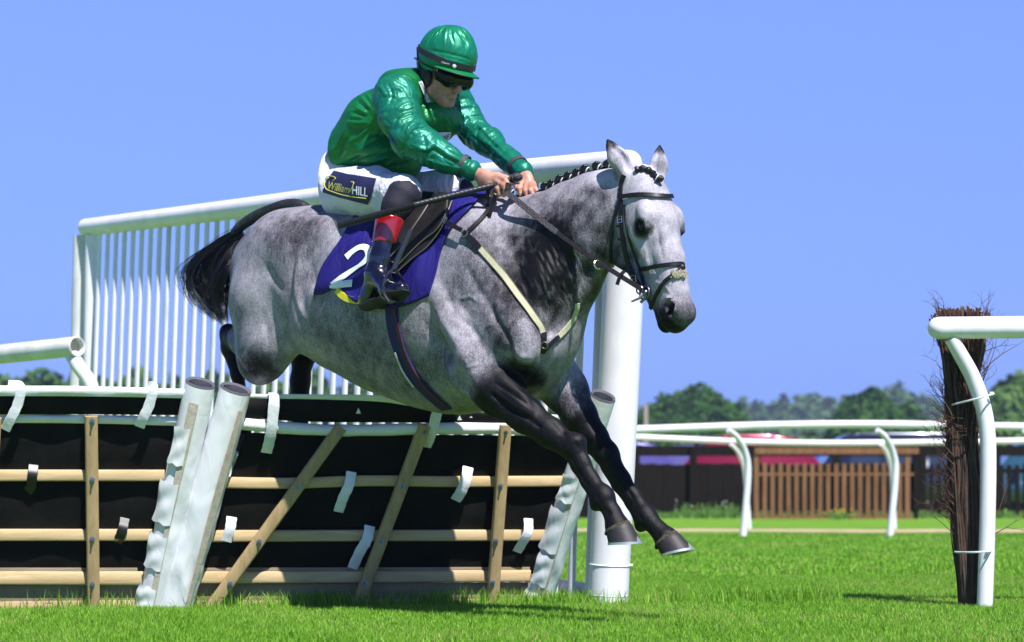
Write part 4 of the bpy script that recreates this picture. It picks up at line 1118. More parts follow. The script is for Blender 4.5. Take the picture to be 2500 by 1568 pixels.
# sculpting strokes: muscle grooves, ridges, veins and skin folds, drawn on the surface and raised or sunk along its normal
_E = Vector((0, 0, EYE))
def sculpt_begin(v, f):
    global _sb, _nr, _disp, _sv
    _sv = v; _sb = BVHTree.FromPolygons([tuple(x) for x in toW(v)], [tuple(int(i) for i in q) for q in f])
    tm = np_mesh('tmp', v, f); nr = np.zeros(len(v) * 3, np.float32); tm.vertices.foreach_get('normal', nr); bpy.data.meshes.remove(tm)
    _nr = nr.reshape(-1, 3).astype(float); _disp = np.zeros(len(v))
sculpt_begin(hv, hq)
def sculpt(pp, rad, depth, taper=True):
    cv = catmull([Vector((x, y, 0)) for x, y in pp], 6); P3 = []
    for q_ in cv:
        d_ = P(q_.x, q_.y, 1.0) - _E; loc = _sb.ray_cast(_E, d_.normalized())[0]
        if loc is not None: P3.append(toL(np.array(loc)))
    if len(P3) < 2: return
    P3 = np.array(P3); lo, hi = P3.min(0) - rad * 2.6, P3.max(0) + rad * 2.6
    idx = np.where(np.all((_sv > lo) & (_sv < hi), axis=1))[0]
    best = np.full(len(idx), 9.0); tt = np.zeros(len(idx)); n_ = len(P3) - 1
    for i in range(n_):
        d_, t_ = seg_dist(_sv[idx], P3[i], P3[i + 1]); m_ = d_ < best; best[m_] = d_[m_]; tt[m_] = (i + t_[m_]) / n_
    w_ = np.exp(-(best / rad) ** 2 * 1.2)
    if taper: w_ *= np.clip(np.minimum(tt, 1 - tt) * 4 + .15, 0, 1)
    _disp[idx] += depth * w_
for args in [
    ([(1030, 772), (1067, 829), (1100, 872), (1122, 918), (1146, 955)], .028, -.012), ([(1052, 735), (1090, 800), (1124, 850), (1150, 905), (1176, 950)], .022, .008),
    ([(1085, 700), (1112, 762), (1150, 800), (1185, 850)], .016, -.008), ([(1130, 640), (1165, 700), (1205, 765), (1232, 812)], .018, -.007),
    ([(1198, 739), (1206, 778), (1228, 808), (1246, 840), (1257, 876)], .013, -.010), ([(1245, 856), (1256, 884), (1274, 898), (1290, 892)], .010, -.014), ([(1250, 838), (1268, 868), (1290, 874)], .014, .008),
    ([(1284, 930), (1302, 922), (1317, 903), (1322, 880)], .010, -.010), ([(1322, 790), (1328, 850), (1322, 890)], .013, -.012), ([(1340, 800), (1352, 860), (1340, 905)], .014, .006),
    ([(1100, 590), (1140, 600), (1190, 640), (1235, 700)], .020, -.005), ([(1238, 560), (1262, 640), (1290, 720), (1300, 780)], .022, -.006),
    ([(1420, 600), (1380, 680), (1345, 750), (1318, 800)], .018, -.008), ([(1395, 590), (1350, 670), (1310, 740)], .018, .005),
    ([(720, 600), (717, 632), (709, 687), (702, 741), (697, 799), (704, 850)], .020, -.011), ([(732, 620), (722, 680), (730, 741), (752, 790)], .018, .009), ([(645, 640), (669, 683), (694, 712)], .024, -.008),
    ([(640, 760), (655, 830), (650, 900)], .018, -.004), ([(760, 640), (772, 720), (765, 790)], .020, -.006),
    ([(575, 865), (589, 887), (604, 908), (628, 930)], .006, .004), ([(592, 880), (600, 860)], .006, .003), ([(608, 905), (625, 900)], .006, .003),
    ([(1096, 732), (1108, 723), (1120, 712)], .0055, .0035), ([(1114, 727), (1132, 729), (1147, 724), (1159, 732), (1168, 740)], .0055, .004), ([(1215, 724), (1233, 723), (1251, 725)], .0055, .0035),
    ([(1135, 901), (1153, 893), (1169, 891)], .0055, .004), ([(1137, 876), (1140, 890)], .005, .003), ([(1143, 784), (1150, 772)], .005, .003), ([(1180, 802), (1205, 792), (1220, 798)], .005, .003), ([(1260, 790), (1268, 798)], .005, .003),
    ([(1208, 935), (1250, 962), (1300, 996)], .009, -.006), ([(1200, 950), (1245, 982), (1290, 1014)], .008, .005), ([(1215, 975), (1262, 1008)], .008, -.005), ([(1250, 945), (1290, 972), (1325, 1000)], .008, .004),
    ([(1342, 1020), (1370, 1050), (1382, 1072)], .009, -.004), ([(1392, 1112), (1416, 1156), (1440, 1192)], .0065, -.005), ([(1402, 1080), (1412, 1096)], .010, -.004), ([(1455, 1206), (1462, 1226)], .008, -.005), ([(1474, 1240), (1490, 1262)], .010, -.004),
    ([(1494, 1140), (1524, 1186), (1552, 1226)], .0065, -.005), ([(1410, 960), (1440, 1020), (1458, 1060)], .012, -.006), ([(1480, 1100), (1492, 1120)], .010, -.004), ([(1560, 1256), (1568, 1272)], .008, -.005),
    ([(1574, 598), (1580, 640), (1592, 688)], .006, .0035), ([(1590, 612), (1600, 660), (1606, 690)], .006, -.003), ([(1600, 540), (1612, 600), (1622, 640)], .009, -.004), ([(1640, 560), (1648, 610)], .008, -.004),
    ([(1548, 578), (1562, 586), (1580, 582)], .006, -.003), ([(1552, 610), (1556, 650), (1575, 690)], .014, -.006), ([(1530, 540), (1520, 590), (1530, 640)], .016, .004), ([(1585, 470), (1590, 500)], .012, -.003),
    ([(1600, 690), (1625, 700), (1640, 722)], .008, .004), ([(1596, 735), (1612, 780), (1650, 796)], .006, -.005), ([(1612, 700), (1606, 730)], .006, -.004),
    ([(850, 760), (845, 830), (860, 880)], .020, -.003), ([(905, 770), (902, 850), (925, 910)], .020, -.003)]: sculpt(*args)
_r = np.random.RandomState(4)
for i in range(70):      # loose skin gathered along the lower neck
    x0 = 1262 + 150 * _r.rand(); y0 = 560 + 150 * _r.rand() + (x0 - 1262) * .25; L_ = 22 + 26 * _r.rand()
    sculpt([(x0, y0), (x0 + L_ * .25, y0 + L_ * .5), (x0 + L_ * .42, y0 + L_)], .006, (.0032 if i % 2 else -.0032))
hv = hv + _nr * _disp[:, None]
hv = smooth_verts(hv, hq, 1, .25)
n1 = snoise(hv, 5, 1); n2 = snoise(hv, 14, 2); n3 = snoise(hv, 30, 3)
hvq = (hv - HO) / HS; hs_ = hvq @ ha; ht_ = hvq @ hn; hw_ = hvq @ wh
ishead = np.clip((hv[:, 0] - H(1450, 500)[0]) / .08, 0, 1) * (hv[:, 2] > 1.1)
dk += np.clip(.37 + .05 * n1 + .02 * n2, 0, .6) * (1 - ishead)
dark_to([(1250, 985, -.18), (1330, 1030, -.17), (1400, 1085, -.17), (1475, 1215, -.17), (1515, 1290, -.17)], .13, .95)
dark_to([(1470, 1085, .14), (1500, 1120, .13), (1585, 1260, .13), (1640, 1320, .13)], .14, .95)
dark_to([(1395, 985, .18), (1450, 1060, .16)], .10, .8)
dark_to([(556, 800, -.04), (570, 880, -.04), (600, 1060, -.04)], .065, 1.2)
dark_to([(765, 850, .17), (733, 930, .17), (740, 1130, .17)], .12, 1.2)
dark_to([(740, 520, 0), (700, 540, 0)], .12, .75)
def patch(px, py, v, r, amt):
    global dk
    c = H(px, py, v); d = np.linalg.norm((hv - c) / np.array(r), axis=1)
    dk = dk + amt * np.clip(1.35 - d + .06 * n2 + .05 * n3, 0, 1) ** 1.6 * .9
patch(740, 570, -.22, (.20, .3, .12), .30)
patch(640, 560, -.10, (.14, .3, .12), .24)
patch(745, 670, -.25, (.09, .2, .10), .08)
patch(640, 895, -.22, (.10, .2, .09), .45)
patch(585, 720, -.15, (.05, .2, .15), .18)
patch(1395, 655, -.02, (.15, .25, .19), .42)
patch(1370, 650, -.05, (.26, .35, .28), .14)
patch(1345, 600, -.14, (.19, .25, .19), .34)
patch(1262, 690, -.2, (.15, .2, .20), .26)
patch(1165, 720, -.28, (.20, .3, .26), .10)
patch(1430, 540, -.1, (.12, .3, .12), .10)
patch(1350, 740, -.02, (.14, .2, .16), .42)
patch(1240, 830, -.25, (.09, .2, .08), .22)
patch(1300, 560, -.14, (.12, .2, .06), .15)
patch(1190, 590, -.2, (.10, .2, .06), .12)
patch(880, 830, -.3, (.26, .3, .17), .14)
patch(1010, 900, -.25, (.26, .3, .15), .14)
dk *= 1
hm = (hs_ > -.1) & (hv[:, 2] > 1.0) & (hv[:, 0] > H(1440, 500)[0])
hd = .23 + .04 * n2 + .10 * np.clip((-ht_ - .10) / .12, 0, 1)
hd = np.maximum(hd, .98 * np.clip((hs_ - .47) / .10, 0, 1) * np.clip((-ht_ - .02) / .05, .62, 1))
eye_d = np.minimum(np.linalg.norm(hvq - (.238 * ha - .052 * hn - .090 * wh), axis=1), np.linalg.norm(hvq - (.238 * ha - .052 * hn + .090 * wh), axis=1))
hd = np.maximum(hd, 1.0 * np.clip(1.55 - eye_d / .038, 0, 1))
hd = hd + .26 * np.clip(1.1 - np.abs(hs_ - .30) / .12, 0, 1) * np.clip(1.0 - np.abs(np.abs(hw_) - .045) / .03, 0, 1) * np.clip(.6 + .4 * n2, 0, 1)
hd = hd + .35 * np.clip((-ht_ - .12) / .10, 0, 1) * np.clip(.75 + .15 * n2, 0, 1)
nost = np.minimum(np.linalg.norm(hvq - (.564 * ha - .044 * hn - .042 * wh), axis=1), np.linalg.norm(hvq - (.564 * ha - .044 * hn + .042 * wh), axis=1))
hd = np.maximum(hd, 1.25 * np.clip(1.4 - nost / .024, 0, 1))
for A, T in EARS:
    d, t = seg_dist(hv, A, T); m = (d < .06)
    edk = np.clip(.22 + .10 * n2 + .8 * np.clip((t - .72) / .25, 0, 1), 0, 1); dk = np.where(m & (d < .055), edk, dk); hd = np.where(m, edk, hd)
wgt = np.where(hm, np.clip((hs_ + ht_ * -.2) / .05, 0, 1), 0)
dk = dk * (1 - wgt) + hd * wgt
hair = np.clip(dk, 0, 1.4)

hW = toW(hv)
horse = empty('horse', (HA[0], HA[1], 0), -YAW, 'dapple grey racehorse in mid-jump over the hurdle with dark legs', 'horse')
hme = np_mesh('horse_body', hW, hq)
set_attr(hme, 'dark', hair)

mb = MatB('grey_coat')
vc = mb.tc()
dkn = mb.attr('dark')
fine = mb.noise(mb.mapping(vc, (1, 1, .5)), 260, 3, .7)
mid = mb.noise(mb.mapping(vc, (1, 1, .35)), 62, 4, .65)
big = mb.noise(vc, 14, 4, .6)
d1 = mb.math('MULTIPLY_ADD', mb.math('SUBTRACT', fine, .5), .75, dkn)
d2 = mb.math('MULTIPLY_ADD', mb.math('SUBTRACT', mid, .5), .40, d1)
d3 = mb.math('MULTIPLY_ADD', mb.math('SUBTRACT', big, .5), .30, d2)
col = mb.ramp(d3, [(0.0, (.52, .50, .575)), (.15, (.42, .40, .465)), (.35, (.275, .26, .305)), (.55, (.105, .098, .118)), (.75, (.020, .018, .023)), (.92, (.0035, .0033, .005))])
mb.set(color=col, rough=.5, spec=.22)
hb = mb.noise(mb.mapping(vc, (1, 1, .45)), 260, 3, .6)
folds = mb.noise(vc, 26, 3, .5, .6)
hsum = mb.math('MULTIPLY_ADD', folds, 1.2, hb)
mb.bump(hsum, .35, .006)
M_coat = mb.m
body = link_mesh('body', hme, M_coat, horse)
HB = BVHTree.FromPolygons([tuple(x) for x in hW], [tuple(int(i) for i in f) for f in hq])
EYEP = Vector((0, 0, EYE))
def hit(px, py, off=0.0, bvh=None):
    """the point of the horse's surface that lies along the line of sight through (px, py), lifted by off along its normal"""
    d = P(px, py, 1.0) - EYEP; d.normalize()
    loc, nrm, _, dist = (bvh or HB).ray_cast(EYEP, d)
    if loc is None: return None, None
    if nrm.dot(d) > 0: nrm = -nrm
    return loc + nrm * off, nrm
def near_surf(p, off=0.0):
    loc, nrm, _, _ = HB.find_nearest(Vector(p)); return loc + nrm * off, nrm
# ---------------------------------------------------------------- eyes, hooves, tail, mane
M_eye = MatB('eye').set(color=(.004, .003, .004), rough=.10, spec=.4).m
M_black_hair = MatB('black_hair').set(color=(.006, .007, .012), rough=.36, spec=.45).m
_b = MatB('hoof_horn'); _v = _b.tc()
_b.set(color=_b.ramp(_b.noise(_b.mapping(_v, (1, 1, 6)), 40, 4, .6), [(.3, (.016, .014, .017)), (.7, (.028, .025, .028))]), rough=.55)
_b.bump(_b.noise(_b.mapping(_v, (1, 1, 8)), 50, 3), .3, .004); M_hoof = _b.m
M_shoe = MatB('shoe_metal').set(color=(.80, .79, .78), rough=.5, metal=1.0).m
M_band = simple('rubber_band', (.75, .74, .70), .5)
for sd in (-1, 1):
    MB().sphere(toW(Q(.231, -.050, sd * .080)), .0255, 20, 14).build('eye', M_eye, horse, True)
def hoof(c, s_, name='hoof', pitch=0.0, w0=.050, w1=.066):
    """c coronet centre, s_ sole centre (world)"""
    c = Vector(c); s_ = Vector(s_)
    f = Vector((HF[0], HF[1], 0)); side = Vector((HG[0], HG[1], 0))
    f = (f * math.cos(pitch) + Vector((0, 0, 1)) * math.sin(pitch)); up = Vector((0, 0, 1)) * math.cos(pitch) - Vector((HF[0], HF[1], 0)) * math.sin(pitch)
    m = MB(); n = 32; rows = 9; vs = []
    cof = (c - s_).dot(f); cup = (c - s_).dot(up); cs = (c - s_).dot(side)
    for r in range(rows):
        t = r / (rows - 1)
        tt = t
        for j in range(n):
            a = 2 * math.pi * j / n
            rx = (w0 + (w1 - w0) * t) * (1.08 if math.cos(a) > 0 else .92); ry = w0 * .96 + (w1 * .93 - w0 * .96) * t
            if r == 0: rx *= .90; ry *= .90
            base = s_ + f * (cof * (1 - t)) + up * (cup * (1 - t)) + side * (cs * (1 - t))
            lift = .018 * (1 - t) * math.cos(a)
            vs.append(base + f * (rx * math.cos(a)) + side * (ry * math.sin(a)) + up * lift)
    fs = [(i * n + j, i * n + (j + 1) % n, (i + 1) * n + (j + 1) % n, (i + 1) * n + j) for i in range(rows - 1) for j in range(n)]
    fs += [tuple(range(n)), tuple(range((rows - 1) * n, rows * n))[::-1]]
    m.add(vs, fs); h = m.build(name, M_hoof, horse, 50)
    # hair fringe at the coronet
    rim = [c + f * (w0 * .99 * math.cos(a)) + side * (w0 * .95 * math.sin(a)) + up * (.018 * math.cos(a)) for a in np.linspace(0, 2 * math.pi, 25)]
    cb_ = MB(); cv_ = []
    for k_, (dz, rs_) in enumerate(((.006, .97), (-.002, 1.03), (-.011, 1.065), (-.013, 1.02))):
        cv_ += [c + f * (w0 * rs_ * math.cos(a)) + side * (w0 * .96 * rs_ * math.sin(a)) + up * (.018 * math.cos(a) + dz) for a in np.linspace(0, 2 * math.pi, 33)]
    cb_.add(cv_, [(33 * r_ + i, 33 * r_ + i + 1, 33 * r_ + 34 + i, 33 * r_ + 33 + i) for r_ in range(3) for i in range(32)])
    cb_.build('coronet', simple('coronet_hair', (.060, .052, .036), .9, .5, 60, bump=.8, bscale=180), h, True)
    sh = MB(); R = [s_ - up * .006 + f * ((w1 * 1.05) * math.cos(a) * (1.06 if math.cos(a) > 0 else .92)) + side * (w1 * .96 * math.sin(a)) for a in np.linspace(-2.45, 2.45, 28)]
    vs = []; 
    for p in R:
        o = (p - s_); o -= up * o.dot(up); o.normalize()
        vs += [p, p - o * .020, p - o * .020 + up * .009, p + up * .009]
    fs = [(4 * i + j, 4 * i + (j + 1) % 4, 4 * i + 4 + (j + 1) % 4, 4 * i + 4 + j) for i in range(len(R) - 1) for j in range(4)] + [(0, 1, 2, 3), tuple(4 * (len(R) - 1) + j for j in (3, 2, 1, 0))]
    sh.add(vs, fs)
    tp = s_ + f * (w1 * 1.08 * 1.03)
    sh.add([tp - side * .013, tp + side * .013, tp + up * .026 - f * .012, tp - side * .013 - f * .006, tp + side * .013 - f * .006], [(0, 1, 2), (0, 2, 3), (1, 4, 2)])
    sh.build('horseshoe', M_shoe, h, False)
hoof(toW(H(1508, 1287, -.17)), toW(H(1524, 1326, -.165)), pitch=math.radians(3))
hoof(toW(H(1627, 1316, .13)), toW(H(1652, 1349, .135)), pitch=math.radians(14))
hoof(toW(H(594, 1060, -.03)), toW(H(590, 1098, -.03)), pitch=math.radians(-30), w0=.045, w1=.058)
hoof(toW(H(748, 1140, .17)), toW(H(756, 1176, .17)), pitch=math.radians(-15), w0=.045, w1=.058)

# tail dock, tail hair
rng = random.Random(5)
dock = catmull([toW(H(*p)) for p in [(762, 530, 0), (735, 505, 0), (700, 502, 0), (660, 514, 0), (622, 530, 0), (588, 553, 0), (570, 578, 0), (565, 612, 0)]], 10)
nd = len(dock)
rad = []
for i in range(nd):
    t = i / (nd - 1); r = .031 - .009 * t if t < .8 else .024 * (1 - (t - .8) * 2)
    rad.append(r * (1 + .035 * math.sin(i * 2.6)))
_b = MatB('dock_hair'); _v = _b.tc()
_b.set(color=_b.ramp(_b.noise(_b.mapping(_v, (3, 3, .6), (0, .5, 0)), 40, 4, .6, .6), [(.35, (.006, .006, .010)), (.62, (.028, .029, .040)), (.8, (.09, .09, .11))]), rough=.45)
_b.bump(_b.noise(_v, 200, 3), .5, .004)
tail_dock = MB().tube(dock, rad, 20).build('tail_dock', _b.m, horse, True)
def strands(paths_fn, n, r0, name, mat, parent, seg=14, seed=1):
    rr = np.random.RandomState(seed); V = []; Fq = []
    k = 3
    for s_ in range(n):
        pts, w = paths_fn(rr)
        pts = np.array(pts); L = len(pts)
        d = np.gradient(pts, axis=0); d /= np.linalg.norm(d, axis=1)[:, None] + 1e-9
        a = np.cross(d, [0.3, 1, 0.2]); a /= np.linalg.norm(a, axis=1)[:, None] + 1e-9
        b = np.cross(d, a)
        t = np.linspace(0, 1, L)
        wv = (r0 * w * np.minimum(1, (1 - t) * 2.2 + .12))[:, None]
        base = len(V) * 0 + sum_v[0]
        for j in range(k):
            an = 2 * math.pi * j / k
            V.append(pts + wv * (a * math.cos(an) + b * math.sin(an)))
        idx = np.arange(L - 1)
        for j in range(k):
            j2 = (j + 1) % k
            Fq.append(np.stack([base + j * L + idx, base + j2 * L + idx, base + j2 * L + idx + 1, base + j * L + idx + 1], 1))
        sum_v[0] += k * L
    me = np_mesh(name, np.concatenate(V), np.concatenate(Fq))
    return link_mesh(name, me, mat, parent)
sum_v = [0]
def bez(p, t):
    p = [np.array(x, float) for x in p]; t = t[:, None]
    while len(p) > 1: p = [p[i] * (1 - t) + p[i + 1] * t for i in range(len(p) - 1)]
    return p[0]
def tail_path(rr):
    ci = rr.randint(70); cr_ = np.random.RandomState(1000 + ci); own = .30
    mixn = lambda: cr_.normal() * (1 - own) * 1.3 + rr.normal() * own
    q = min(1, max(0, cr_.rand() ** .8 + rr.normal() * .03))                      # 0 outer-left sweep, 1 inner
    s0 = np.array([582 + 10 * q + rr.normal() * 4, 556 + 18 * q + rr.rand() * 30])
    c1 = np.array([515 + 80 * q + mixn() * 9, 592 + 35 * q + mixn() * 9])
    c2 = np.array([375 + 180 * q + mixn() * 15, 680 - 5 * q + mixn() * 17])
    e = np.array([548 + 9 * mixn() - 12 * (1 - q), 790 - 14 * cr_.rand() + 8 * mixn() - 75 * (cr_.rand() < .45) * cr_.rand()])
    if rr.rand() < .16: e = e + np.array([-60 * rr.rand(), -55 * rr.rand()])
    if rr.rand() < .05: c2 = c2 + np.array([-55 * rr.rand(), 15 * rr.normal()])
    t = np.linspace(0, 1, 20)
    pp = bez([s0, c1, c2, e], t)
    v0, v1 = rr.normal() * .018, mixn() * .06
    wob = .9 * np.sin(t * (7 + 5 * rr.rand()) + rr.rand() * 6)
    out = [toW(H(x + wb, y + wb * .6, v0 + (v1 - v0) * math.sin(tt * 2.2))) for (x, y), wb, tt in zip(pp, wob, t)]
    return out, .6 + .8 * rr.rand()
tail_hair = strands(tail_path, 1500, .0011, 'tail_hair', M_black_hair, horse, seed=4)

mane_pts = [(1482, 411), (1455, 418), (1426, 429), (1407, 434), (1386, 444), (1365, 452), (1345, 459), (1329, 469), (1243, 490), (1225, 493)]
def top_of(px, py):
    """crest point of the neck in the middle plane at that pixel column"""
    base = H(px, py + 60); w = toW(base)
    loc, nrm, _, _ = HB.ray_cast(Vector((w[0], w[1], 2.6)), Vector((0, 0, -1)))
    return loc
mane_base = MB()
crest = []
for px in range(1160, 1500, 12):
    l = top_of(px, 470); crest.append(l - Vector((0, 0, .004)))
mane_strip = mane_base.tube(catmull(crest, 3), [.013 + .003 * math.sin(i * 1.3) for i in range((len(crest) - 1) * 3 + 1)], 10).build('mane', M_black_hair, horse, True)
for i, (px, py) in enumerate(mane_pts):
    l = top_of(px, py)
    tgt = Vector(toW(H(px, py, -.01)))
    c = Vector((l.x, l.y - .004, max(l.z + .020, tgt.z + .004)))
    m = MB()
    m.sphere(c, .0175 if i < 8 else .014, 14, 10, (1, 1, .92))
    for k in range(7):
        a = k * 2.4; m.sphere(c + Vector((math.cos(a) * .009, math.sin(a) * .007 - .004, math.sin(a * 1.7) * .008)), .0095, 8, 6)
    m.tube([c + Vector((0, 0, -.004)), c + Vector((.012, -.006, -.020)), c + Vector((.004, 0, -.038))], [.012, .011, .013], 8)
    pl = m.build('plait', M_black_hair, horse, True)
    MB().torus(c + Vector((.013, -.010, -.008)), .0125, .0026, Vector((.85, -.35, -.45)), 16, 6).build('plait_band', M_band, pl, True)
# wisps at the withers
sum_v = [0]
def wisp(rr):
    px = 1155 + rr.rand() * 75; l = top_of(px, 480)
    d = np.array([rr.normal() * .02, -.01, .012 + .02 * rr.rand()])
    t = np.linspace(0, 1, 6)[:, None]
    return np.array(l)[None, :] + d * t + np.array([.01, 0, -.016]) * t * t, 1
strands(wisp, 160, .0010, 'mane_wisp', M_black_hair, horse, seed=9)
# forelock, plaited over the brow
fl_pts = []
for px, py in [(1552, 412), (1568, 408), (1584, 413), (1596, 424), (1606, 436)]:
    l, n_ = hit(px, py + 7, .006)
    if l is None: l, n_ = hit(px, py + 20, .006)
    if l is not None: fl_pts.append(l)
fk = MB().tube(catmull(fl_pts, 4), [.013 + .003 * math.sin(i * 1.9) for i in range((len(fl_pts) - 1) * 4 + 1)], 10).build('forelock', M_black_hair, horse, True)
cb = fl_pts[-1] + Vector((.006, -.012, .004))
m = MB(); m.sphere(cb, .013, 12, 8)
for k in range(5): m.sphere(cb + Vector((math.cos(k * 2.4) * .007, -.004, math.sin(k * 2.4) * .007)), .008, 8, 6)
m.build('forelock_bun', M_black_hair, fk, True)
MB().torus(cb + Vector((-.013, 0, .006)), .011, .0028, Vector((.8, 0, -.5)), 16, 6).build('plait_band', M_band, fk, True)

# ================================================================= tack
_b = MatB('black_leather'); _v = _b.tc()
_b.set(color=_b.ramp(_b.noise(_v, 60, 4), [(.3, (.006, .005, .007)), (.75, (.016, .014, .017))]), rough=.42, spec=.35)
_b.bump(_b.noise(_v, 400, 2), .15, .002); M_leather = _b.m
M_steel = MatB('polished_steel').set(color=(.70, .69, .64), rough=.2, metal=1.0).m
M_brass = MatB('brass_ring').set(color=(.72, .66, .45), rough=.25, metal=1.0).m
M_ring = MatB('dull_ring').set(color=(.25, .25, .26), rough=.35, metal=1.0).m
def curve2d(pts, per=8):
    return [(p.x, p.y) for p in catmull([Vector((x, y, 0)) for x, y in pts], per)]
def strap_pts(pp, off, per=6, bvh=None):
    P3 = []; N3 = []
    for x, y in curve2d(pp, per):
        l, n_ = hit(x, y, off, bvh)
        if l is not None: P3.append(l); N3.append(n_)
    # smooth normals and positions so that the strap lies like leather rather than skin
    for _ in range(3):
        P3 = [P3[0]] + [(P3[i - 1] + P3[i] * 2 + P3[i + 1]) / 4 for i in range(1, len(P3) - 1)] + [P3[-1]]
        N3 = [N3[0]] + [(N3[i - 1] + N3[i] * 2 + N3[i + 1]).normalized() for i in range(1, len(N3) - 1)] + [N3[-1]]
    return P3, N3
def strap(m, pp, w, t=.004, off=.003, per=6, bvh=None):
    P3, N3 = strap_pts(pp, off, per, bvh); m.ribbon(P3, N3, w, t); return P3, N3
def mirror_strap(m, P3, w, t=.004, off=.003):
    """the same strap on the other cheek"""
    o = []; nn = []
    for p in P3:
        q = (toL(np.array(p)) - HO); s_, tt, ww = q @ ha, q @ hn, q @ wh
        g = Vector(toW(HO + s_ * ha + tt * hn - ww * wh)); l, n_ = near_surf(g, off); o.append(l); nn.append(n_)
    m.ribbon(o, nn, w, t)
def buckle(c, nrm, w, h, up):
    m = MB(); n_ = Vector(nrm).normalized(); up = Vector(up); up = (up - n_ * up.dot(n_)).normalized(); x = up.cross(n_)
    c = Vector(c)
    q = [c + x * a * w / 2 + up * b * h / 2 for a, b in ((-1, -1), (1, -1), (1, 1), (-1, 1), (-1, -1))]
    m.tube(q, .0018, 6); m.tube([q[0] * .5 + q[3] * .5, q[1] * .5 + q[2] * .5], .0014, 6)
    return m
bridle = empty('bridle', toW(Q(.0, -.05)), 0, 'black leather bridle with sheepskin noseband pad and steel bit on the horse\'s head', 'bridle')
m = MB(); cp, cn = strap(m, [(1524, 428), (1518, 450), (1517, 482), (1518, 536), (1523, 591), (1532, 638), (1550, 678), (1566, 702)], .019, .005)
mirror_strap(m, cp, .019, .005); m.build('cheekpiece', M_leather, bridle, True)
for (x, y) in ((1518, 536), (1550, 680)):
    l, n_ = hit(x, y, .011)
    if l is not None: buckle(l, n_, .024, .024, (0, 0, 1)).build('buckle', M_steel, bridle, True)
for (x, y) in ((1517, 552), (1521, 583), (1537, 652), (1541, 662)):
    m = MB(); strap(m, [(x - 7, y), (x, y + 1), (x + 7, y)], .009, .004, .009, 3); m.build('keeper', M_leather, bridle, True)
m = MB(); strap(m, [(1512, 480), (1524, 481), (1554, 477), (1590, 478), (1620, 481), (1638, 481)], .017, .005, .007); m.build('browband', M_leather, bridle, True)
m = MB(); bp, bn = strap(m, [(1516, 489), (1504, 520), (1496, 560), (1493, 600), (1494, 640), (1497, 662)], .012, .004, .005); mirror_strap(m, bp, .012); m.build('throatlash', M_leather, bridle, True)
m = MB(); bp, bn = strap(m, [(1526, 500), (1529, 540), (1536, 576), (1550, 627), (1565, 658)], .009, .003, .004); mirror_strap(m, bp, .009); m.build('noseband_headstrap', M_leather, bridle, True)
m = MB(); strap(m, [(1562, 658), (1580, 655), (1605, 650), (1641, 646), (1660, 645), (1668, 648)], .017, .005, .004); m.build('noseband', M_leather, bridle, True)
m = MB(); strap(m, [(1662, 652), (1650, 668), (1626, 686), (1608, 712), (1594, 742), (1588, 760)], .015, .005, .005)
strap(m, [(1563, 660), (1572, 690), (1585, 722), (1590, 748)], .012, .004, .004); m.build('grackle_strap', M_leather, bridle, True)
l, n_ = hit(1662, 656, .008)
if l is not None:
    d = MB(); d.sphere(l, .014, 12, 8, (1, .5, 1)); d.build('noseband_rosette', M_leather, bridle, True)
    w_ = MB(); rs_ = np.random.RandomState(3)
    for k in range(700):
        l2, n2_ = hit(1642 + rs_.rand() * 28, 664 + rs_.rand() * 14, .006)
        if l2 is not None: w_.sphere(l2 + Vector(rs_.normal(size=3) * .0035), .0026, 5, 3)
    w_.build('sheepskin_pad', simple('sheepskin', (.40, .37, .27), .95, .35, 200), bridle, True)
bl, bnn = hit(1580, 716, .014)
if bl is None: bl, bnn = near_surf(Vector(toW(Q(.50, -.12, -.05))), .014)
bitm = MB(); bitm.torus(bl, .026, .0042, bnn, 28, 8)
bitm.torus(bl + Vector((-.020, -.004, .012)), .016, .0032, bnn, 20, 6)
bitm.tube([bl + Vector((.006, -.010, .002)), bl + Vector((-.020, -.016, -.022)), bl + Vector((-.052, -.018, -.036))], [.0045, .005, .0035], 8)
bitm.tube([bl + Vector((.004, -.012, .008)), bl + Vector((.0, -.016, -.020)), bl + Vector((-.016, -.018, -.040))], [.0045, .006, .006], 8)
bitm.sphere(bl + Vector((.003, -.010, 0)), .013, 12, 8)
bitm.build('bit', MatB('dull_steel').set(color=(.20, .21, .22), rough=.3, metal=1.0).m, bridle, True)
m = MB(); mirror = near_surf(Vector(toW(Q(.50, -.12, .06))), .014); m.torus(mirror[0], .026, .0042, mirror[1], 28, 8); m.build('bit_ring', M_steel, bridle, True)

# breastplate / martingale
bst = empty('breastplate', toW(H(1137, 573, -.25)), 0, 'cream webbing breastplate with black leather ends across the horse\'s chest', 'breastplate')
M_web = simple('cream_webbing', (.52, .50, .33), .75, .10, 60, .3, 300)
M_edge = simple('brown_piping', (.16, .12, .09), .6)
web = [(1166, 598), (1196, 632), (1226, 667), (1252, 702), (1280, 742), (1302, 772), (1320, 800), (1328, 818)]
m = MB(); strap(m, web, .0235, .004, .004); strap(m, web, .027, .0025, .003)
m = MB(); P3, N3 = strap(m, web, .026, .0035, .004); m.build('webbing_strap', M_web, bst, True)
e = MB()
for s_ in (-1, 1):
    q = []
    for i, p in enumerate(P3):
        d = (P3[min(i + 1, len(P3) - 1)] - P3[max(i - 1, 0)]).normalized(); x = d.cross(N3[i]).normalized(); q.append(p + x * .0125 * s_ + N3[i] * .003)
    e.tube(q, .0017, 6)
e.build('strap_piping', M_edge, bst, True)
m = MB(); strap(m, [(1133, 570), (1148, 582), (1160, 592), (1172, 607)], .024, .006, .007); m.build('leather_end', M_leather, bst, True)
m = MB(); strap(m, [(1030, 529), (1060, 534), (1088, 542), (1112, 556), (1136, 570)], .019, .005, .030); m.build('saddle_strap', M_leather, bst, True)
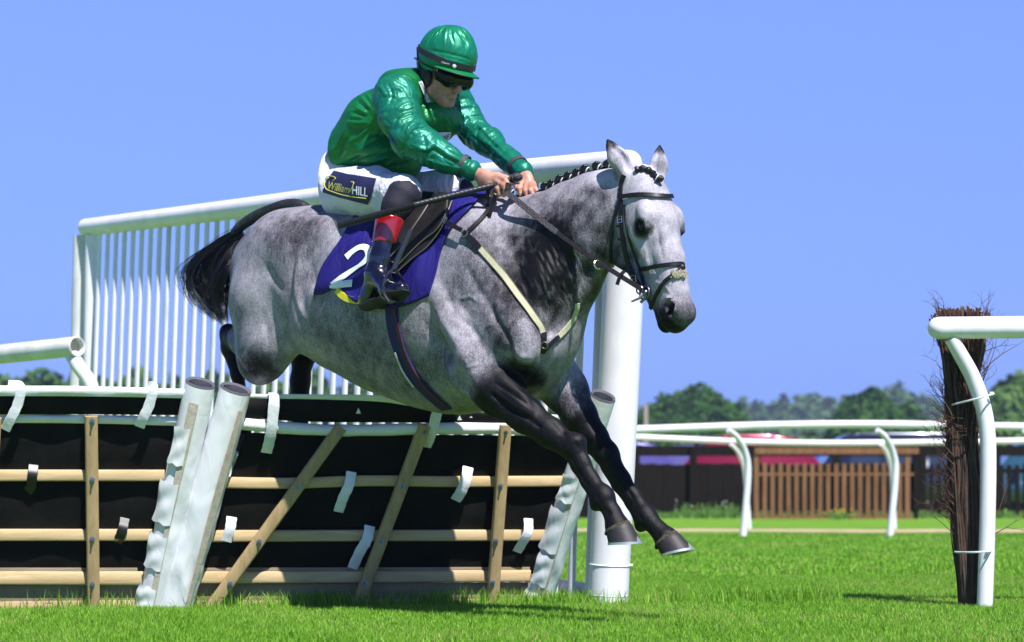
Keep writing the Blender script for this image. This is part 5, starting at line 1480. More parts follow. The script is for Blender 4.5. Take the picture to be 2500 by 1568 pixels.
m = MB(); strap(m, [(1141, 570), (1152, 560), (1168, 544), (1186, 524), (1193, 508)], .017, .005, .006); m.build('neck_strap', M_leather, bst, True)
l, n_ = hit(1137, 573, .012); MB().torus(l, .013, .0028, n_, 18, 6).build('ring', M_steel, bst, True)
l, n_ = hit(1101, 548, .040); buckle(l, n_, .026, .020, (.6, 0, -.3)).build('buckle', M_steel, bst, True)
m = MB(); strap(m, [(1326, 812), (1329, 828), (1326, 848), (1325, 862)], .022, .006, .006); strap(m, [(1327, 858), (1345, 838), (1362, 822)], .018, .005, .006); m.build('chest_leather', M_leather, bst, True)
l, n_ = hit(1331, 842, .014); MB().torus(l, .013, .003, n_, 18, 6).build('ring', M_ring, bst, True)
m = MB(); strap(m, [(1358, 826), (1376, 808), (1394, 786), (1406, 760), (1409, 740)], .022, .004, .004); m.build('webbing_strap', M_web, bst, True)

# saddle cloth
_b = MatB('navy_cloth'); _v = _b.tc()
_b.set(color=_b.ramp(_b.noise(_v, 9, 4), [(.3, (.011, .008, .12)), (.7, (.018, .012, .18))]), rough=.6, spec=.25)
_b.bump(_b.noise(_b.mapping(_v, (1, 1, .35)), 13, 3, .5, .8), .5, .03); M_cloth = _b.m
def lerp2(cv, t):
    x = t * (len(cv) - 1); i = min(int(x), len(cv) - 2); f_ = x - i
    return (cv[i][0] * (1 - f_) + cv[i + 1][0] * f_, cv[i][1] * (1 - f_) + cv[i + 1][1] * f_)
def patch_mesh(Lc, Rc, off, thick, na=44, nb=44, wr=.004, seed=3, bulge=0.0, bvh=None, sag=None):
    Lc = curve2d(Lc, 8); Rc = curve2d(Rc, 8); grid = []
    for i in range(na + 1):
        t = i / na; a = lerp2(Lc, t); b = lerp2(Rc, t); row = []
        for j in range(nb + 1):
            s_ = j / nb; x = a[0] * (1 - s_) + b[0] * s_; y = a[1] * (1 - s_) + b[1] * s_
            if sag: y += sag(s_) * t ** 4
            l, n_ = hit(x, y, 0, bvh)
            yy = y
            while l is None and yy < y + 90: yy += 3; l, n_ = hit(x, yy, 0, bvh)
            if l is None: l, n_ = (row[-1][0], row[-1][1]) if row else (grid[-1][0][0], grid[-1][0][1])
            row.append((l, n_, s_, t))
        grid.append(row)
    Pn = np.array([[list(c[0]) for c in r] for r in grid]); Nn = np.array([[list(c[1]) for c in r] for r in grid])
    for _ in range(4):
        for A in (Pn, Nn):
            A[1:-1, :] = (A[:-2, :] + 2 * A[1:-1, :] + A[2:, :]) / 4; A[:, 1:-1] = (A[:, :-2] + 2 * A[:, 1:-1] + A[:, 2:]) / 4
    Nn /= np.linalg.norm(Nn, axis=2)[..., None]
    S, T = np.meshgrid(np.linspace(0, 1, nb + 1), np.linspace(0, 1, na + 1))
    rr = np.random.RandomState(seed); wv = 0
    for k in range(5):
        fx, fy, ph = rr.uniform(1.5, 5), rr.uniform(-2, 2), rr.rand() * 6.3
        wv = wv + np.sin(2 * math.pi * (fx * S + fy * T + .25 * np.sin(3 * T + ph)) + ph) / 3
    D = off + wr * wv * (.3 + T) + wr * 1.5 * (1 - 2 * np.abs(np.sin(math.pi * (2.6 * S + 1.3 * T + .25 * np.sin(5 * T))))) * T * (1 - .5 * S) + bulge * np.sin(math.pi * S) * np.sin(math.pi * np.clip(T, 0, 1))
    outer = Pn + Nn * D[..., None]; inner = outer - Nn * thick
    n0, n1 = outer.shape[:2]
    V = np.concatenate([outer.reshape(-1, 3), inner.reshape(-1, 3)]); o = n0 * n1; F4 = []
    ii = lambda r, c: r * n1 + c
    for r in range(n0 - 1):
        for c in range(n1 - 1):
            F4.append((ii(r, c), ii(r, c + 1), ii(r + 1, c + 1), ii(r + 1, c))); F4.append((o + ii(r, c), o + ii(r + 1, c), o + ii(r + 1, c + 1), o + ii(r, c + 1)))
    for c in range(n1 - 1):
        F4.append((ii(0, c + 1), ii(0, c), o + ii(0, c), o + ii(0, c + 1))); F4.append((ii(n0 - 1, c), ii(n0 - 1, c + 1), o + ii(n0 - 1, c + 1), o + ii(n0 - 1, c)))
    for r in range(n0 - 1):
        F4.append((ii(r, 0), ii(r + 1, 0), o + ii(r + 1, 0), o + ii(r, 0))); F4.append((ii(r + 1, n1 - 1), ii(r, n1 - 1), o + ii(r, n1 - 1), o + ii(r + 1, n1 - 1)))
    return V, np.array(F4), outer
cloth_root = empty('saddle_cloth', toW(H(950, 520)), 0, 'navy blue number cloth with a white 2 under the jockey\'s saddle', 'saddle cloth')
V1, F1, outer = patch_mesh([(872, 524), (852, 560), (832, 590), (808, 625), (789, 662), (779, 695), (771, 722)], [(1168, 492), (1148, 515), (1120, 540), (1104, 560), (1082, 610), (1066, 665), (1048, 722)],
                           .016, .004, 50, 56, .0085, 3, 0, None, lambda s_: 34 * math.sin(math.pi * max(0, (s_ - .25) / .75)) - 22 * math.exp(-((s_ - .20) / .09) ** 2))
# the other side of the horse carries the same cloth
Lo = toL(V1); Lo[:, 1] *= -1; V2 = toW(Lo)
Vc = np.concatenate([V1, V2]); Fc = np.concatenate([F1, F1[:, ::-1] + len(V1)])
cloth = link_mesh('cloth', np_mesh('cloth', Vc, Fc), M_cloth, cloth_root)
top1 = outer[0]; Lt = toL(top1); Lt[:, 1] *= -1; top2 = toW(Lt)
mt = []
for a, b in zip(top1, top2):
    mid_ = (a + b) / 2; l, _, _, _ = HB.ray_cast(Vector((mid_[0], mid_[1], 2.6)), Vector((0, 0, -1))); mt.append(np.array(l) + [0, 0, .016])
Vt = np.concatenate([top1, np.array(mt), top2]); n1 = len(top1)
Ft = [(r * n1 + c, r * n1 + c + 1, (r + 1) * n1 + c + 1, (r + 1) * n1 + c) for r in range(2) for c in range(n1 - 1)]
link_mesh('cloth_top', np_mesh('cloth_top', Vt, np.array(Ft)), M_cloth, cloth_root)
CB = BVHTree.FromPolygons([tuple(x) for x in Vc], [tuple(int(i) for i in f) for f in Fc])
num = MB()
def stroke(m, pp, w, off=.0035, bvh=None):
    c2 = curve2d(pp, 8); P3 = []; N3 = []
    for x, y in c2:
        l, n_ = hit(x, y, off, bvh)
        if l is not None: P3.append(l); N3.append(n_)
    k = len(P3); ws = [float(np.interp(i / (k - 1), np.linspace(0, 1, len(w)), w)) for i in range(k)]
    m.ribbon(P3, N3, ws, .001)
stroke(num, [(846, 629), (860, 616), (878, 605), (894, 606), (901, 620), (894, 636), (877, 650), (852, 667), (832, 681), (812, 697)], [.030, .026, .026, .030, .036, .030, .018, .026, .030, .026], .0035, CB)
stroke(num, [(806, 700), (824, 698), (842, 694), (861, 692)], [.012, .024, .030, .032], .0040, CB)
num.build('number', simple('white_number', (.78, .84, .88), .6, .04), cloth_root, True)
m = MB(); P3, N3 = strap_pts([(829, 709), (838, 720), (852, 729), (868, 733), (884, 734)], .010); m.ribbon(P3, N3, .030, .008); m.build('yellow_pad_edge', simple('yellow_foam', (.75, .68, .03), .6), cloth_root, True)

# saddle
saddle = empty('saddle', toW(H(1010, 520)), 0, 'small black leather racing saddle strapped over the navy cloth', 'saddle')
_b = MatB('saddle_leather'); _v = _b.tc()
_b.set(color=_b.ramp(_b.noise(_v, 18, 4), [(.3, (.005, .0045, .005)), (.75, (.015, .013, .013))]), rough=.5, spec=.3)
_b.bump(_b.noise(_v, 90, 4), .25, .004); M_saddle = _b.m
def flap(Lc, Rc, off, name, bulge, seed, thick=.007, mat=None):
    V, F_, outer = patch_mesh(Lc, Rc, off, thick, 30, 16, .0015, seed, bulge)
    o = link_mesh(name, np_mesh(name, V, F_), mat or M_saddle, saddle)
    rim = [Vector(outer[r, -1]) for r in range(outer.shape[0])] + [Vector(outer[-1, c]) for c in range(outer.shape[1] - 1, -1, -1)] + [Vector(outer[r, 0]) for r in range(outer.shape[0] - 1, -1, -1)]
    MB().tube(rim, .0030, 6, True).build('flap_piping', simple('piping', (.09, .08, .07), .5), o, True)
    return o
flap([(1022, 500), (998, 545), (972, 590), (958, 630), (955, 668)], [(1112, 505), (1092, 560), (1052, 610), (1012, 640), (975, 672)], .030, 'flap', .012, 3)
flap([(1012, 505), (1000, 530), (984, 560), (966, 600), (955, 640)], [(1106, 502), (1104, 535), (1082, 572), (1040, 603), (985, 655)], .042, 'knee_pad', .016, 5)
flap([(1018, 495), (1004, 520), (990, 548), (975, 580), (964, 612)], [(1075, 497), (1060, 530), (1030, 570), (1000, 610), (972, 640)], .058, 'skirt', .010, 7)
sf = Field(toW(H(1000, 500)) + [-.42, -.42, -.20], toW(H(1000, 500)) + [.42, .42, .2], .008)
RW = [[HF[0], HF[1], 0], [HG[0], HG[1], 0], [0, 0, 1]]
sf.ell(toW(H(985, 508)), (.26, .15, .045), RW, .03); sf.ell(toW(H(890, 500)), (.06, .13, .05), RW, .03); sf.ell(toW(H(1085, 498)), (.05, .07, .05), RW, .03)
v_, q_ = sf.mesh(); link_mesh('seat', np_mesh('seat', smooth_verts(v_, q_, 2), q_), M_saddle, saddle)
# stirrup leather and stirrup
m = MB(); P3, N3 = strap_pts([(1004, 560), (985, 590), (968, 625), (955, 660), (948, 684)], .075); m.ribbon(P3, N3, .022, .004)
m.build('stirrup_leather', M_saddle, saddle, True)
# girth
gr = MB(); strap(gr, [(958, 735), (960, 780), (968, 822), (984, 868), (1008, 912), (1038, 948), (1074, 982), (1092, 996)], .064, .006, .006, 8); gr.build('girth', simple('navy_girth', (.012, .010, .10), .7), saddle, True)
gr = MB(); strap(gr, [(962, 740), (975, 800), (984, 840), (1002, 885), (1030, 928), (1062, 962), (1090, 985)], .016, .004, .012, 8); gr.build('girth_stripe', simple('maroon_strap', (.055, .008, .018), .6), saddle, True)
gr = MB(); strap(gr, [(970, 858), (978, 878), (988, 900), (1002, 922), (1016, 940)], .008, .004, .016, 6); gr.build('girth_elastic', simple('pale_strap', (.6, .58, .5), .6), saddle, True)
# ================================================================= the jockey
jockey = empty('person', toW(H(850, 530)), 0, 'jockey in green satin silks and cap crouched forward on the grey horse', 'person')
def wrinkle(v, f, me_fn, amp_fn):
    me = np_mesh('tmp', v, f); nrm = np.zeros(len(v) * 3, np.float32); me.vertices.foreach_get('normal', nrm); bpy.data.meshes.remove(me)
    return v + nrm.reshape(-1, 3) * amp_fn(v)[:, None]
def ridge(p, sc, seed):
    n_ = snoise(p, sc, seed); return 1 - np.abs(n_) * 1.4
# ---- skin: one continuous body under the clothes
M_skin = MatB('skin'); _v = M_skin.tc()
M_skin.set(color=M_skin.ramp(M_skin.noise(_v, 34, 4, .6), [(.3, (.40, .17, .12)), (.55, (.52, .27, .20)), (.8, (.58, .34, .27))]), rough=.5, sss=.08, spec=.4)
M_skin.bsdf.inputs['Subsurface Radius'].default_value = (.02, .008, .004)
M_skin.bump(M_skin.noise(_v, 220, 4, .6), .25, .002); M_skin = M_skin.m
bf = Field((-1.05, -.52, 1.22), (.22, .40, 2.50), .0042)
JY = math.radians(-6); JP = math.radians(17)
jfh = np.array([math.cos(JY), math.sin(JY), 0]); jw = np.array([-math.sin(JY), math.cos(JY), 0])
jf = math.cos(JP) * jfh - math.sin(JP) * zz; ju = math.sin(JP) * jfh + math.cos(JP) * zz
JC = H(1082, 166, 0.0); RJ = np.array([jf, jw, ju])
def J(f_, w_, u_): return JC + f_ * jf + w_ * jw + u_ * ju
def je(f_, w_, u_, r, k=.02, op='add'): bf.ell(J(f_, w_, u_), r, RJ, k, op)
je(-.005, 0, .01, (.098, .078, .105), .02)
je(.035, 0, -.066, (.060, .058, .092), .03)
je(.058, 0, -.136, (.030, .032, .024), .02)                      # chin
bf.chain([J(-.02, -.058, -.055), J(.02, -.052, -.105), J(.058, -.022, -.132)], [.022, .018, .018], .02)
bf.chain([J(-.02, .058, -.055), J(.02, .052, -.105), J(.058, .022, -.132)], [.022, .018, .018], .02)
bf.chain([J(.092, 0, -.012), J(.110, 0, -.050), J(.122, 0, -.076)], [.011, .012, .014], .010)   # nose
for sd in (-1, 1):
    je(.110, sd * .013, -.078, (.012, .009, .009), .006)
    je(.072, sd * .040, -.048, (.026, .024, .020), .02)          # cheekbones
    je(.088, sd * .030, -.012, (.016, .017, .012), .01, 'sub')   # eye sockets
    je(.080, sd * .030, -.014, (.014, .014, .013), .004)
    je(-.015, sd * .080, -.020, (.020, .010, .030), .006)        # ears
    je(.118, sd * .008, -.086, (.005, .004, .003), .002, 'sub')
bf.chain([J(.090, -.022, -.103), J(.099, 0, -.100), J(.090, .022, -.103)], [.005, .0065, .005], .006)
bf.chain([J(.086, -.020, -.114), J(.094, 0, -.115), J(.086, .020, -.114)], [.005, .007, .005], .006)
bf.chain([J(.092, -.027, -.109), J(.106, 0, -.1075), J(.092, .027, -.109)], [.002, .003, .002], .003, op='sub')
je(.090, 0, -.1255, (.012, .022, .005), .01, 'sub')
# neck, trunk, arms
bf.chain([J(-.02, 0, -.06), H(1035, 232), H(985, 265)], [.055, .060, .080], .03)
def hc(pp, rr, k=.03, sq=1.0, fld=None): (fld or bf).chain([H(*p) for p in pp], rr, k, sq)
hc([(1000, 250), (935, 310), (870, 390), (850, 450)], [.10, .10, .09, .10], .04, 1.35)
hc([(975, 225, -.12), (970, 240, -.19), (1003, 335, -.25), (1075, 380, -.19), (1140, 412, -.13), (1160, 421, -.12)], [.05, .052, .040, .036, .027, .026], .02)
hc([(1060, 225, .12), (1105, 240, .19), (1160, 325, .22), (1215, 370, .15), (1268, 412, .06), (1278, 424, .055)], [.05, .052, .040, .036, .027, .026], .02)
hc([(850, 460, -.08), (975, 480, -.24), (905, 680, -.36), (960, 706, -.41)], [.07, .035, .018, .018], .03)
hc([(860, 455, .08), (1110, 460, .22), (1040, 640, .33), (1080, 665, .31)], [.07, .035, .018, .018], .03)
# hands: palm, four bent fingers, thumb, each hand closed on the reins
bf.chain([H(1160, 423, -.12), H(1186, 434, -.118), H(1212, 442, -.112)], [.026, .031, .028], .012, .8, (0, 1, 0))
bf.chain([H(1180, 446, -.115), H(1196, 450, -.115)], [.024, .020], .012)
def fing(pp, rr): bf.chain([H(*p) for p in pp], rr, .0045, k0=.010)
fing([(1216, 431, -.120), (1234, 440, -.135), (1244, 457, -.135), (1244, 471, -.120)], [.0125, .0108, .0098, .0085])
fing([(1210, 441, -.125), (1229, 453, -.142), (1236, 468, -.140), (1230, 478, -.122)], [.0125, .0110, .0100, .0085])
fing([(1200, 450, -.125), (1216, 462, -.142), (1220, 475, -.138), (1212, 481, -.120)], [.0120, .0105, .0095, .0080])
fing([(1187, 455, -.122), (1196, 467, -.135), (1203, 477, -.130), (1204, 482, -.115)], [.0115, .0095, .0085, .0075])
fing([(1190, 428, -.100), (1216, 427, -.085), (1236, 434, -.080), (1249, 444, -.085)], [.014, .0115, .0105, .0090])
bf.chain([H(1278, 424, .055), H(1282, 436, .045), H(1290, 447, .040)], [.026, .032, .029], .012, .8, (0, 1, 0))
fing([(1275, 446, .020), (1268, 461, -.005), (1272, 476, -.004), (1280, 480, .010)], [.0125, .0112, .0100, .0085])
fing([(1286, 450, .015), (1282, 466, -.012), (1288, 480, -.008), (1295, 482, .008)], [.0125, .0112, .0100, .0085])
fing([(1296, 450, .015), (1296, 466, -.010), (1303, 478, -.006), (1309, 479, .010)], [.0120, .0105, .0095, .0080])
fing([(1303, 448, .020), (1307, 461, .000), (1314, 471, .002), (1318, 472, .014)], [.0110, .0095, .0088, .0075])
fing([(1272, 434, .030), (1262, 441, .012), (1258, 452, .004), (1262, 462, .004)], [.014, .0115, .0105, .0092])
v_, q_ = bf.mesh(); v_, q_ = biggest(v_, q_); v_ = smooth_verts(v_, q_, 1, .35)
body_j = link_mesh('body', np_mesh('body', toW(v_), q_), M_skin, jockey)
# brows, eyes behind the goggles
for sd in (-1, 1): MB().sphere(toW(J(.079, sd * .030, -.014)), .0135, 12, 8).build('eye', M_eye, jockey, True)

# ---- satin jacket
def satin(name, col, col2, bscale=6.5, bs=.42, metal=.32):
    b = MatB(name); v = b.tc(); a = b.attr('sky_teal')
    c0 = b.mix(a, col, col2)  # teal of the reflected sky is mixed into the satin's base colour
    c = b.mix(b.ramp(b.noise(v, 14, 3, .5), [(.35, (0, 0, 0)), (.65, (.35, .35, .35))]), c0, (col[0] * .4, col[1] * .55, col[2] * .45))
    b.set(color=c, rough=.42, metal=metal, spec=.5)
    fo = b.attr('fold', 'Vector')
    n_ = b.noise(fo, bscale * 2.2, 2, .45, .7)
    r = b.math('ABSOLUTE', b.math('SUBTRACT', n_, .5))
    n2_ = b.noise(fo, bscale * 5, 2, .45, .5)
    r2 = b.math('ABSOLUTE', b.math('SUBTRACT', n2_, .5))
    s_ = b.math('MULTIPLY_ADD', r2, .45, r)
    b.bump(s_, bs, .028)
    return b.m
M_silk = satin('green_silk', (.003, .19, .052), (.003, .19, .125))
jk = Field((-1.05, -.46, 1.70), (.16, .42, 2.46), .0055)
hc([(868, 378), (930, 305), (1002, 246)], [.118, .132, .122], .05, 1.36, jk)
jk.ell(H(920, 362, 0), (.165, .165, .105), rotY(30), .05)
jk.ell(H(955, 385, -.02), (.11, .15, .085), rotY(20), .05)
jk.ell(H(880, 375, 0), (.10, .155, .085), rotY(15), .05)
jk.ell(H(1010, 212, 0), (.12, .17, .065), rotY(5), .05)
jk.ell(H(1068, 300, .04), (.075, .13, .105), rotY(50), .05)
# sleeves
hc([(985, 222, -.13), (968, 238, -.195), (978, 290, -.235), (1003, 338, -.250)], [.080, .088, .082, .078], .03, 1, jk)
hc([(1003, 338, -.250), (1045, 362, -.215), (1090, 386, -.180), (1132, 408, -.140)], [.078, .068, .053, .039], .025, 1, jk)
hc([(1050, 222, .12), (1102, 240, .19), (1130, 280, .215), (1158, 322, .22)], [.080, .080, .072, .066], .03, 1, jk)
hc([(1158, 322, .22), (1196, 352, .175), (1232, 382, .12), (1262, 407, .07)], [.066, .060, .049, .037], .025, 1, jk)
# gathered frills beyond the cuff bands
hc([(1138, 411, -.135), (1150, 417, -.125)], [.034, .040], .006, 1, jk); hc([(1266, 410, .065), (1275, 419, .06)], [.034, .038], .006, 1, jk)
jk.ell(J(-.03, 0, -.105), (.062, .066, .05), RJ, .012, 'sub')
v_, q_ = jk.mesh(); v_, q_ = biggest(v_, q_); v_ = smooth_verts(v_, q_, 2, .5)
def jamp(p):
    s_ = np.array([.5, 1.0, 1.0]); a = ridge(p * [1.0, .7, .7], 3.5, 11) * .004 + ridge(p * [.6, 1, 1.3], 7, 12) * .0018 + snoise(p, 2.2, 14) * .006
    dn, t1 = seg_dist(p, H(1003, 338, -.25), H(1132, 408, -.14)); df, t2 = seg_dist(p, H(1158, 322, .22), H(1262, 407, .07))
    du, t3 = seg_dist(p, H(968, 238, -.195), H(1003, 338, -.25)); dv, t4 = seg_dist(p, H(1102, 240, .19), H(1158, 322, .22))
    for d_, t_, L_ in ((dn, t1, .30), (df, t2, .28), (du, t3, .2), (dv, t4, .2)):
        m_ = np.clip((.10 - d_) / .02, 0, 1); ph = snoise(p, 6, 21) * 1.3
        a = a + m_ * (.0050 * np.abs(np.sin(t_ * L_ * 34 + ph * 1.6)) ** .7 - .002)
    # folds radiating from the armpit over the ribs
    c = H(935, 285, -.25); r_ = p - c; rad_ = np.linalg.norm(r_, axis=1); ang = np.arctan2(r_[:, 2], r_[:, 0])
    a = a + .0045 * np.abs(np.sin(ang * 7 + snoise(p, 4, 5))) * np.clip(1.3 - rad_ / .16, 0, 1) * (p[:, 1] < 0)
    return a
v_ = wrinkle(v_, q_, None, jamp)
sculpt_begin(v_, q_)
for pp_, r_, d__ in [
    ([(877, 233), (906, 265)], .006, .006), ([(870, 245), (902, 272)], .006, -.006), ([(864, 259), (898, 280)], .006, .006), ([(856, 272), (894, 284)], .006, -.005), ([(853, 284), (888, 288)], .006, .005), ([(890, 222), (914, 256)], .006, .005),
    ([(811, 370), (826, 350), (848, 300)], .008, .007), ([(822, 384), (836, 356), (852, 338)], .008, -.008), ([(832, 388), (845, 356), (874, 331)], .008, .008), ([(850, 397), (898, 378), (960, 368)], .010, -.009), ([(842, 298), (872, 300), (903, 299)], .008, .006),
    ([(850, 312), (880, 316), (915, 306)], .008, -.006), ([(874, 340), (906, 302)], .009, .008), ([(880, 360), (915, 340), (935, 318)], .009, -.008), ([(900, 398), (945, 385), (1000, 378)], .009, .009), ([(905, 412), (960, 408), (1005, 392)], .008, -.008), ([(860, 385), (900, 345), (930, 330)], .008, .006), ([(935, 425), (950, 400), (975, 385)], .008, .008), ([(955, 428), (972, 405), (1000, 398)], .007, -.008),
    ([(946, 204), (957, 228), (950, 252), (932, 267)], .006, -.007), ([(938, 300), (950, 330), (977, 362)], .010, -.012), ([(948, 262), (936, 290), (950, 318)], .008, .007),
    ([(962, 299), (980, 275), (1014, 265)], .006, -.008), ([(968, 306), (988, 284), (1018, 276)], .006, .008), ([(999, 341), (1014, 317), (1049, 310)], .006, -.009), ([(990, 330), (1006, 305), (1040, 300)], .007, .008), ([(960, 282), (985, 258), (1012, 250)], .007, .005), ([(972, 325), (985, 300), (1005, 290)], .007, -.006),
    ([(1005, 352), (1036, 366), (1054, 357)], .007, .008), ([(1012, 368), (1040, 376), (1060, 366)], .007, -.008), ([(1050, 345), (1090, 372), (1135, 398)], .007, .006), ([(1045, 356), (1085, 384), (1125, 404)], .006, -.006), ([(1030, 385), (1065, 398), (1100, 408)], .007, .006), ([(1085, 368), (1110, 378), (1135, 392)], .006, -.005),
    ([(940, 225), (965, 215), (990, 225)], .008, .005), ([(930, 240), (955, 236), (975, 250)], .007, -.005), ([(975, 182), (1000, 190), (1020, 210)], .008, .005), ([(940, 185), (970, 195), (995, 212)], .008, -.005), ([(905, 205), (930, 215), (945, 240)], .008, .005),
    ([(1131, 307), (1147, 286), (1184, 283)], .006, -.008), ([(1136, 318), (1152, 298), (1190, 295)], .006, .008), ([(1160, 331), (1173, 315), (1205, 317)], .006, -.008), ([(1163, 299), (1194, 333), (1239, 376)], .007, .006), ([(1150, 330), (1185, 362), (1225, 392)], .007, -.006), ([(1185, 345), (1215, 372), (1250, 402)], .006, .006), ([(1120, 262), (1145, 258), (1170, 262)], .008, .006), ([(1118, 245), (1140, 240), (1160, 248)], .007, -.005),
    ([(1038, 236), (1046, 286)], .007, -.006), ([(1050, 262), (1060, 300)], .007, .006), ([(1066, 268), (1056, 300)], .006, -.005), ([(1085, 285), (1100, 315)], .007, .006), ([(1020, 225), (1030, 262)], .007, .006)]: sculpt(pp_, r_, d__)
v_ = v_ + _nr * _disp[:, None]
dn, t1 = seg_dist(v_, H(1003, 338, -.25), H(1140, 412, -.13)); df, t2 = seg_dist(v_, H(1158, 322, .22), H(1270, 412, .065))
du, _ = seg_dist(v_, H(962, 235, -.24), H(1003, 338, -.26)); dv, _ = seg_dist(v_, H(1120, 245, .21), H(1158, 322, .22))
slv = np.clip((.105 - np.minimum.reduce([dn, df, du, dv])) / .015, 0, 1)
jme = np_mesh('jacket', toW(v_), q_); set_attr(jme, 'sky_teal', slv)
def set_vec(me, name, vals):
    a = me.attributes.new(name, 'FLOAT_VECTOR', 'POINT'); a.data.foreach_set('vector', np.asarray(vals, np.float32).ravel())
segs = [(H(962, 235, -.24), H(1003, 338, -.26), .10), (H(1003, 338, -.25), H(1140, 412, -.13), .09), (H(1120, 245, .21), H(1158, 322, .22), .10), (H(1158, 322, .22), H(1270, 412, .065), .09), (H(850, 400), H(1010, 235), .16)]
fo_ = np.zeros((len(v_), 3)); sw_ = np.zeros(len(v_))
for A_s, B_s, R_s in segs:
    d_, t_ = seg_dist(v_, A_s, B_s); ax_ = (B_s - A_s) / np.linalg.norm(B_s - A_s); w_ = np.exp(-(d_ / R_s) ** 2 * 3) + 1e-6
    fo_ += w_[:, None] * (v_ - .72 * (((v_ - A_s) @ ax_)[:, None] * ax_)); sw_ += w_
set_vec(jme, 'fold', fo_ / sw_[:, None])
jacket = link_mesh('jacket', jme, M_silk, jockey)
JB = BVHTree.FromPolygons([tuple(x) for x in toW(v_)], [tuple(int(i) for i in f) for f in q_])
# cuffs
M_elastic = simple('cuff_elastic', (.035, .037, .045), .7)
for c0, c1, r_ in (((1126, 404, -.145), (1136, 409, -.138), .0505), ((1262, 406, .072), (1268, 411, .066), .0475)):
    MB().tube([Vector(toW(H(*c0))), Vector(toW(H(*c1)))], [r_, r_ * .97], 24).build('cuff_band', M_elastic, jacket, True)
# collar, zip placket
M_navy = simple('navy_trim', (.012, .014, .045), .55)
cf = [toW(J(-.03 + .066 * math.cos(a), .068 * math.sin(a), -.108 - .030 * math.cos(a))) for a in np.linspace(0, 2 * math.pi, 33)]
V = []; n_c = len(cf)
for i, p in enumerate(cf):
    up = Vector(toW(HA[0] * 0 + J(0, 0, .03))) - Vector(toW(J(0, 0, 0)))
    out = (Vector(p) - Vector(toW(J(-.03, 0, -.108)))).normalized()
    V += [Vector(p) + out * .010 - up * .9, Vector(p) + out * .004 + up * .35, Vector(p) - out * .002 + up * .35, Vector(p) + out * .002 - up * .9]
mcol = MB(); mcol.add(V, [(4 * i + j, 4 * i + (j + 1) % 4, 4 * i + 4 + (j + 1) % 4, 4 * i + 4 + j) for i in range(n_c - 1) for j in range(4)])
cme = mcol.build('collar', M_silk, jacket, True)
def text_on(bvh, body_, org, ex, ey, mat, name, parent, off=.003, shear=0.0, extr=.0006, bold=0.0):
    """lettering laid onto a curved surface: org/ex/ey are photo pixels for the text's own origin and unit vectors"""
    cu = bpy.data.curves.new(name, 'FONT'); cu.body = body_; cu.size = 1.0; cu.shear = shear; cu.offset = bold; cu.resolution_u = 3
    to = bpy.data.objects.new(name, cu); C.objects.link(to)
    dg = bpy.context.evaluated_depsgraph_get(); me0 = bpy.data.meshes.new_from_object(to.evaluated_get(dg))
    bpy.data.objects.remove(to); bpy.data.curves.remove(cu)
    bm = bmesh.new(); bm.from_mesh(me0); bpy.data.meshes.remove(me0)
    bmesh.ops.triangulate(bm, faces=bm.faces[:])
    vs = []; ok = True; last = None
    for v in bm.verts:
        x = org[0] + v.co.x * ex[0] + v.co.y * ey[0]; y = org[1] + v.co.x * ex[1] + v.co.y * ey[1]
        l, n_ = hit(x, y, off, bvh)
        if l is None: l = last if last is not None else Vector(P(x, y, 8.4))
        last = l; vs.append(l)
    bm.verts.ensure_lookup_table()
    m = MB(); m.add(vs, [tuple(v.index for v in f.verts) for f in bm.faces]); bm.free()
    m2 = MB(); m2.add(vs, m.f)
    return m.build(name, mat, parent)
M_whitecloth = simple('white_patch', (.74, .76, .84), .6, .05)
M_ink = simple('dark_ink', (.01, .011, .02), .6)
def flat_patch(pts, bvh, off, name, mat, parent, thick=.0015, per=1):
    """thin cloth badge: outline pixels projected on a surface, filled as a fan grid"""
    L_ = len(pts); cx = sum(p[0] for p in pts) / L_; cy = sum(p[1] for p in pts) / L_
    rings = 5; V = []; last = None
    for r in range(rings + 1):
        for x, y in pts:
            xx = cx + (x - cx) * r / rings; yy = cy + (y - cy) * r / rings
            l, n_ = hit(xx, yy, off, bvh)
            if l is None: l = last if last is not None else P(xx, yy, 8.4)
            last = l; V.append(l)
    F_ = [(r * L_ + i, r * L_ + (i + 1) % L_, (r + 1) * L_ + (i + 1) % L_, (r + 1) * L_ + i) for r in range(rings) for i in range(L_)]
    return MB().add(V, F_).build(name, mat, parent, True)
def edge_pts(poly, n=6):
    out = []
    for i in range(len(poly)):
        a, b = poly[i], poly[(i + 1) % len(poly)]
        out += [(a[0] + (b[0] - a[0]) * k / n, a[1] + (b[1] - a[1]) * k / n) for k in range(n)]
    return out
CBV = BVHTree.FromPolygons([tuple(v.co) for v in cme.data.vertices], [tuple(p.vertices) for p in cme.data.polygons])
class Multi:
    def __init__(s, *b): s.b = b
    def ray_cast(s, o, d):
        best = (None, None, None, None)
        for b in s.b:
            r = b.ray_cast(o, d)
            if r[0] is not None and (best[3] is None or r[3] < best[3]): best = r
        return best
JCB = Multi(JB, CBV)
# collar tab with lettering
tab = [(1019, 202), (1027, 199), (1038, 217), (1051, 250), (1046, 255), (1030, 228)]
flat_patch(edge_pts(tab, 4), JCB, .006, 'collar_tab', M_whitecloth, jacket)
ex = np.array([27, 50.0]) / 7.4; ey = np.array([50, -27.0]) / 57 * 7
text_on(JCB, 'SPORTING LIFE', (1020.5, 204), ex * .98, ey * 1.0, M_ink, 'collar_lettering', jacket, .0085)
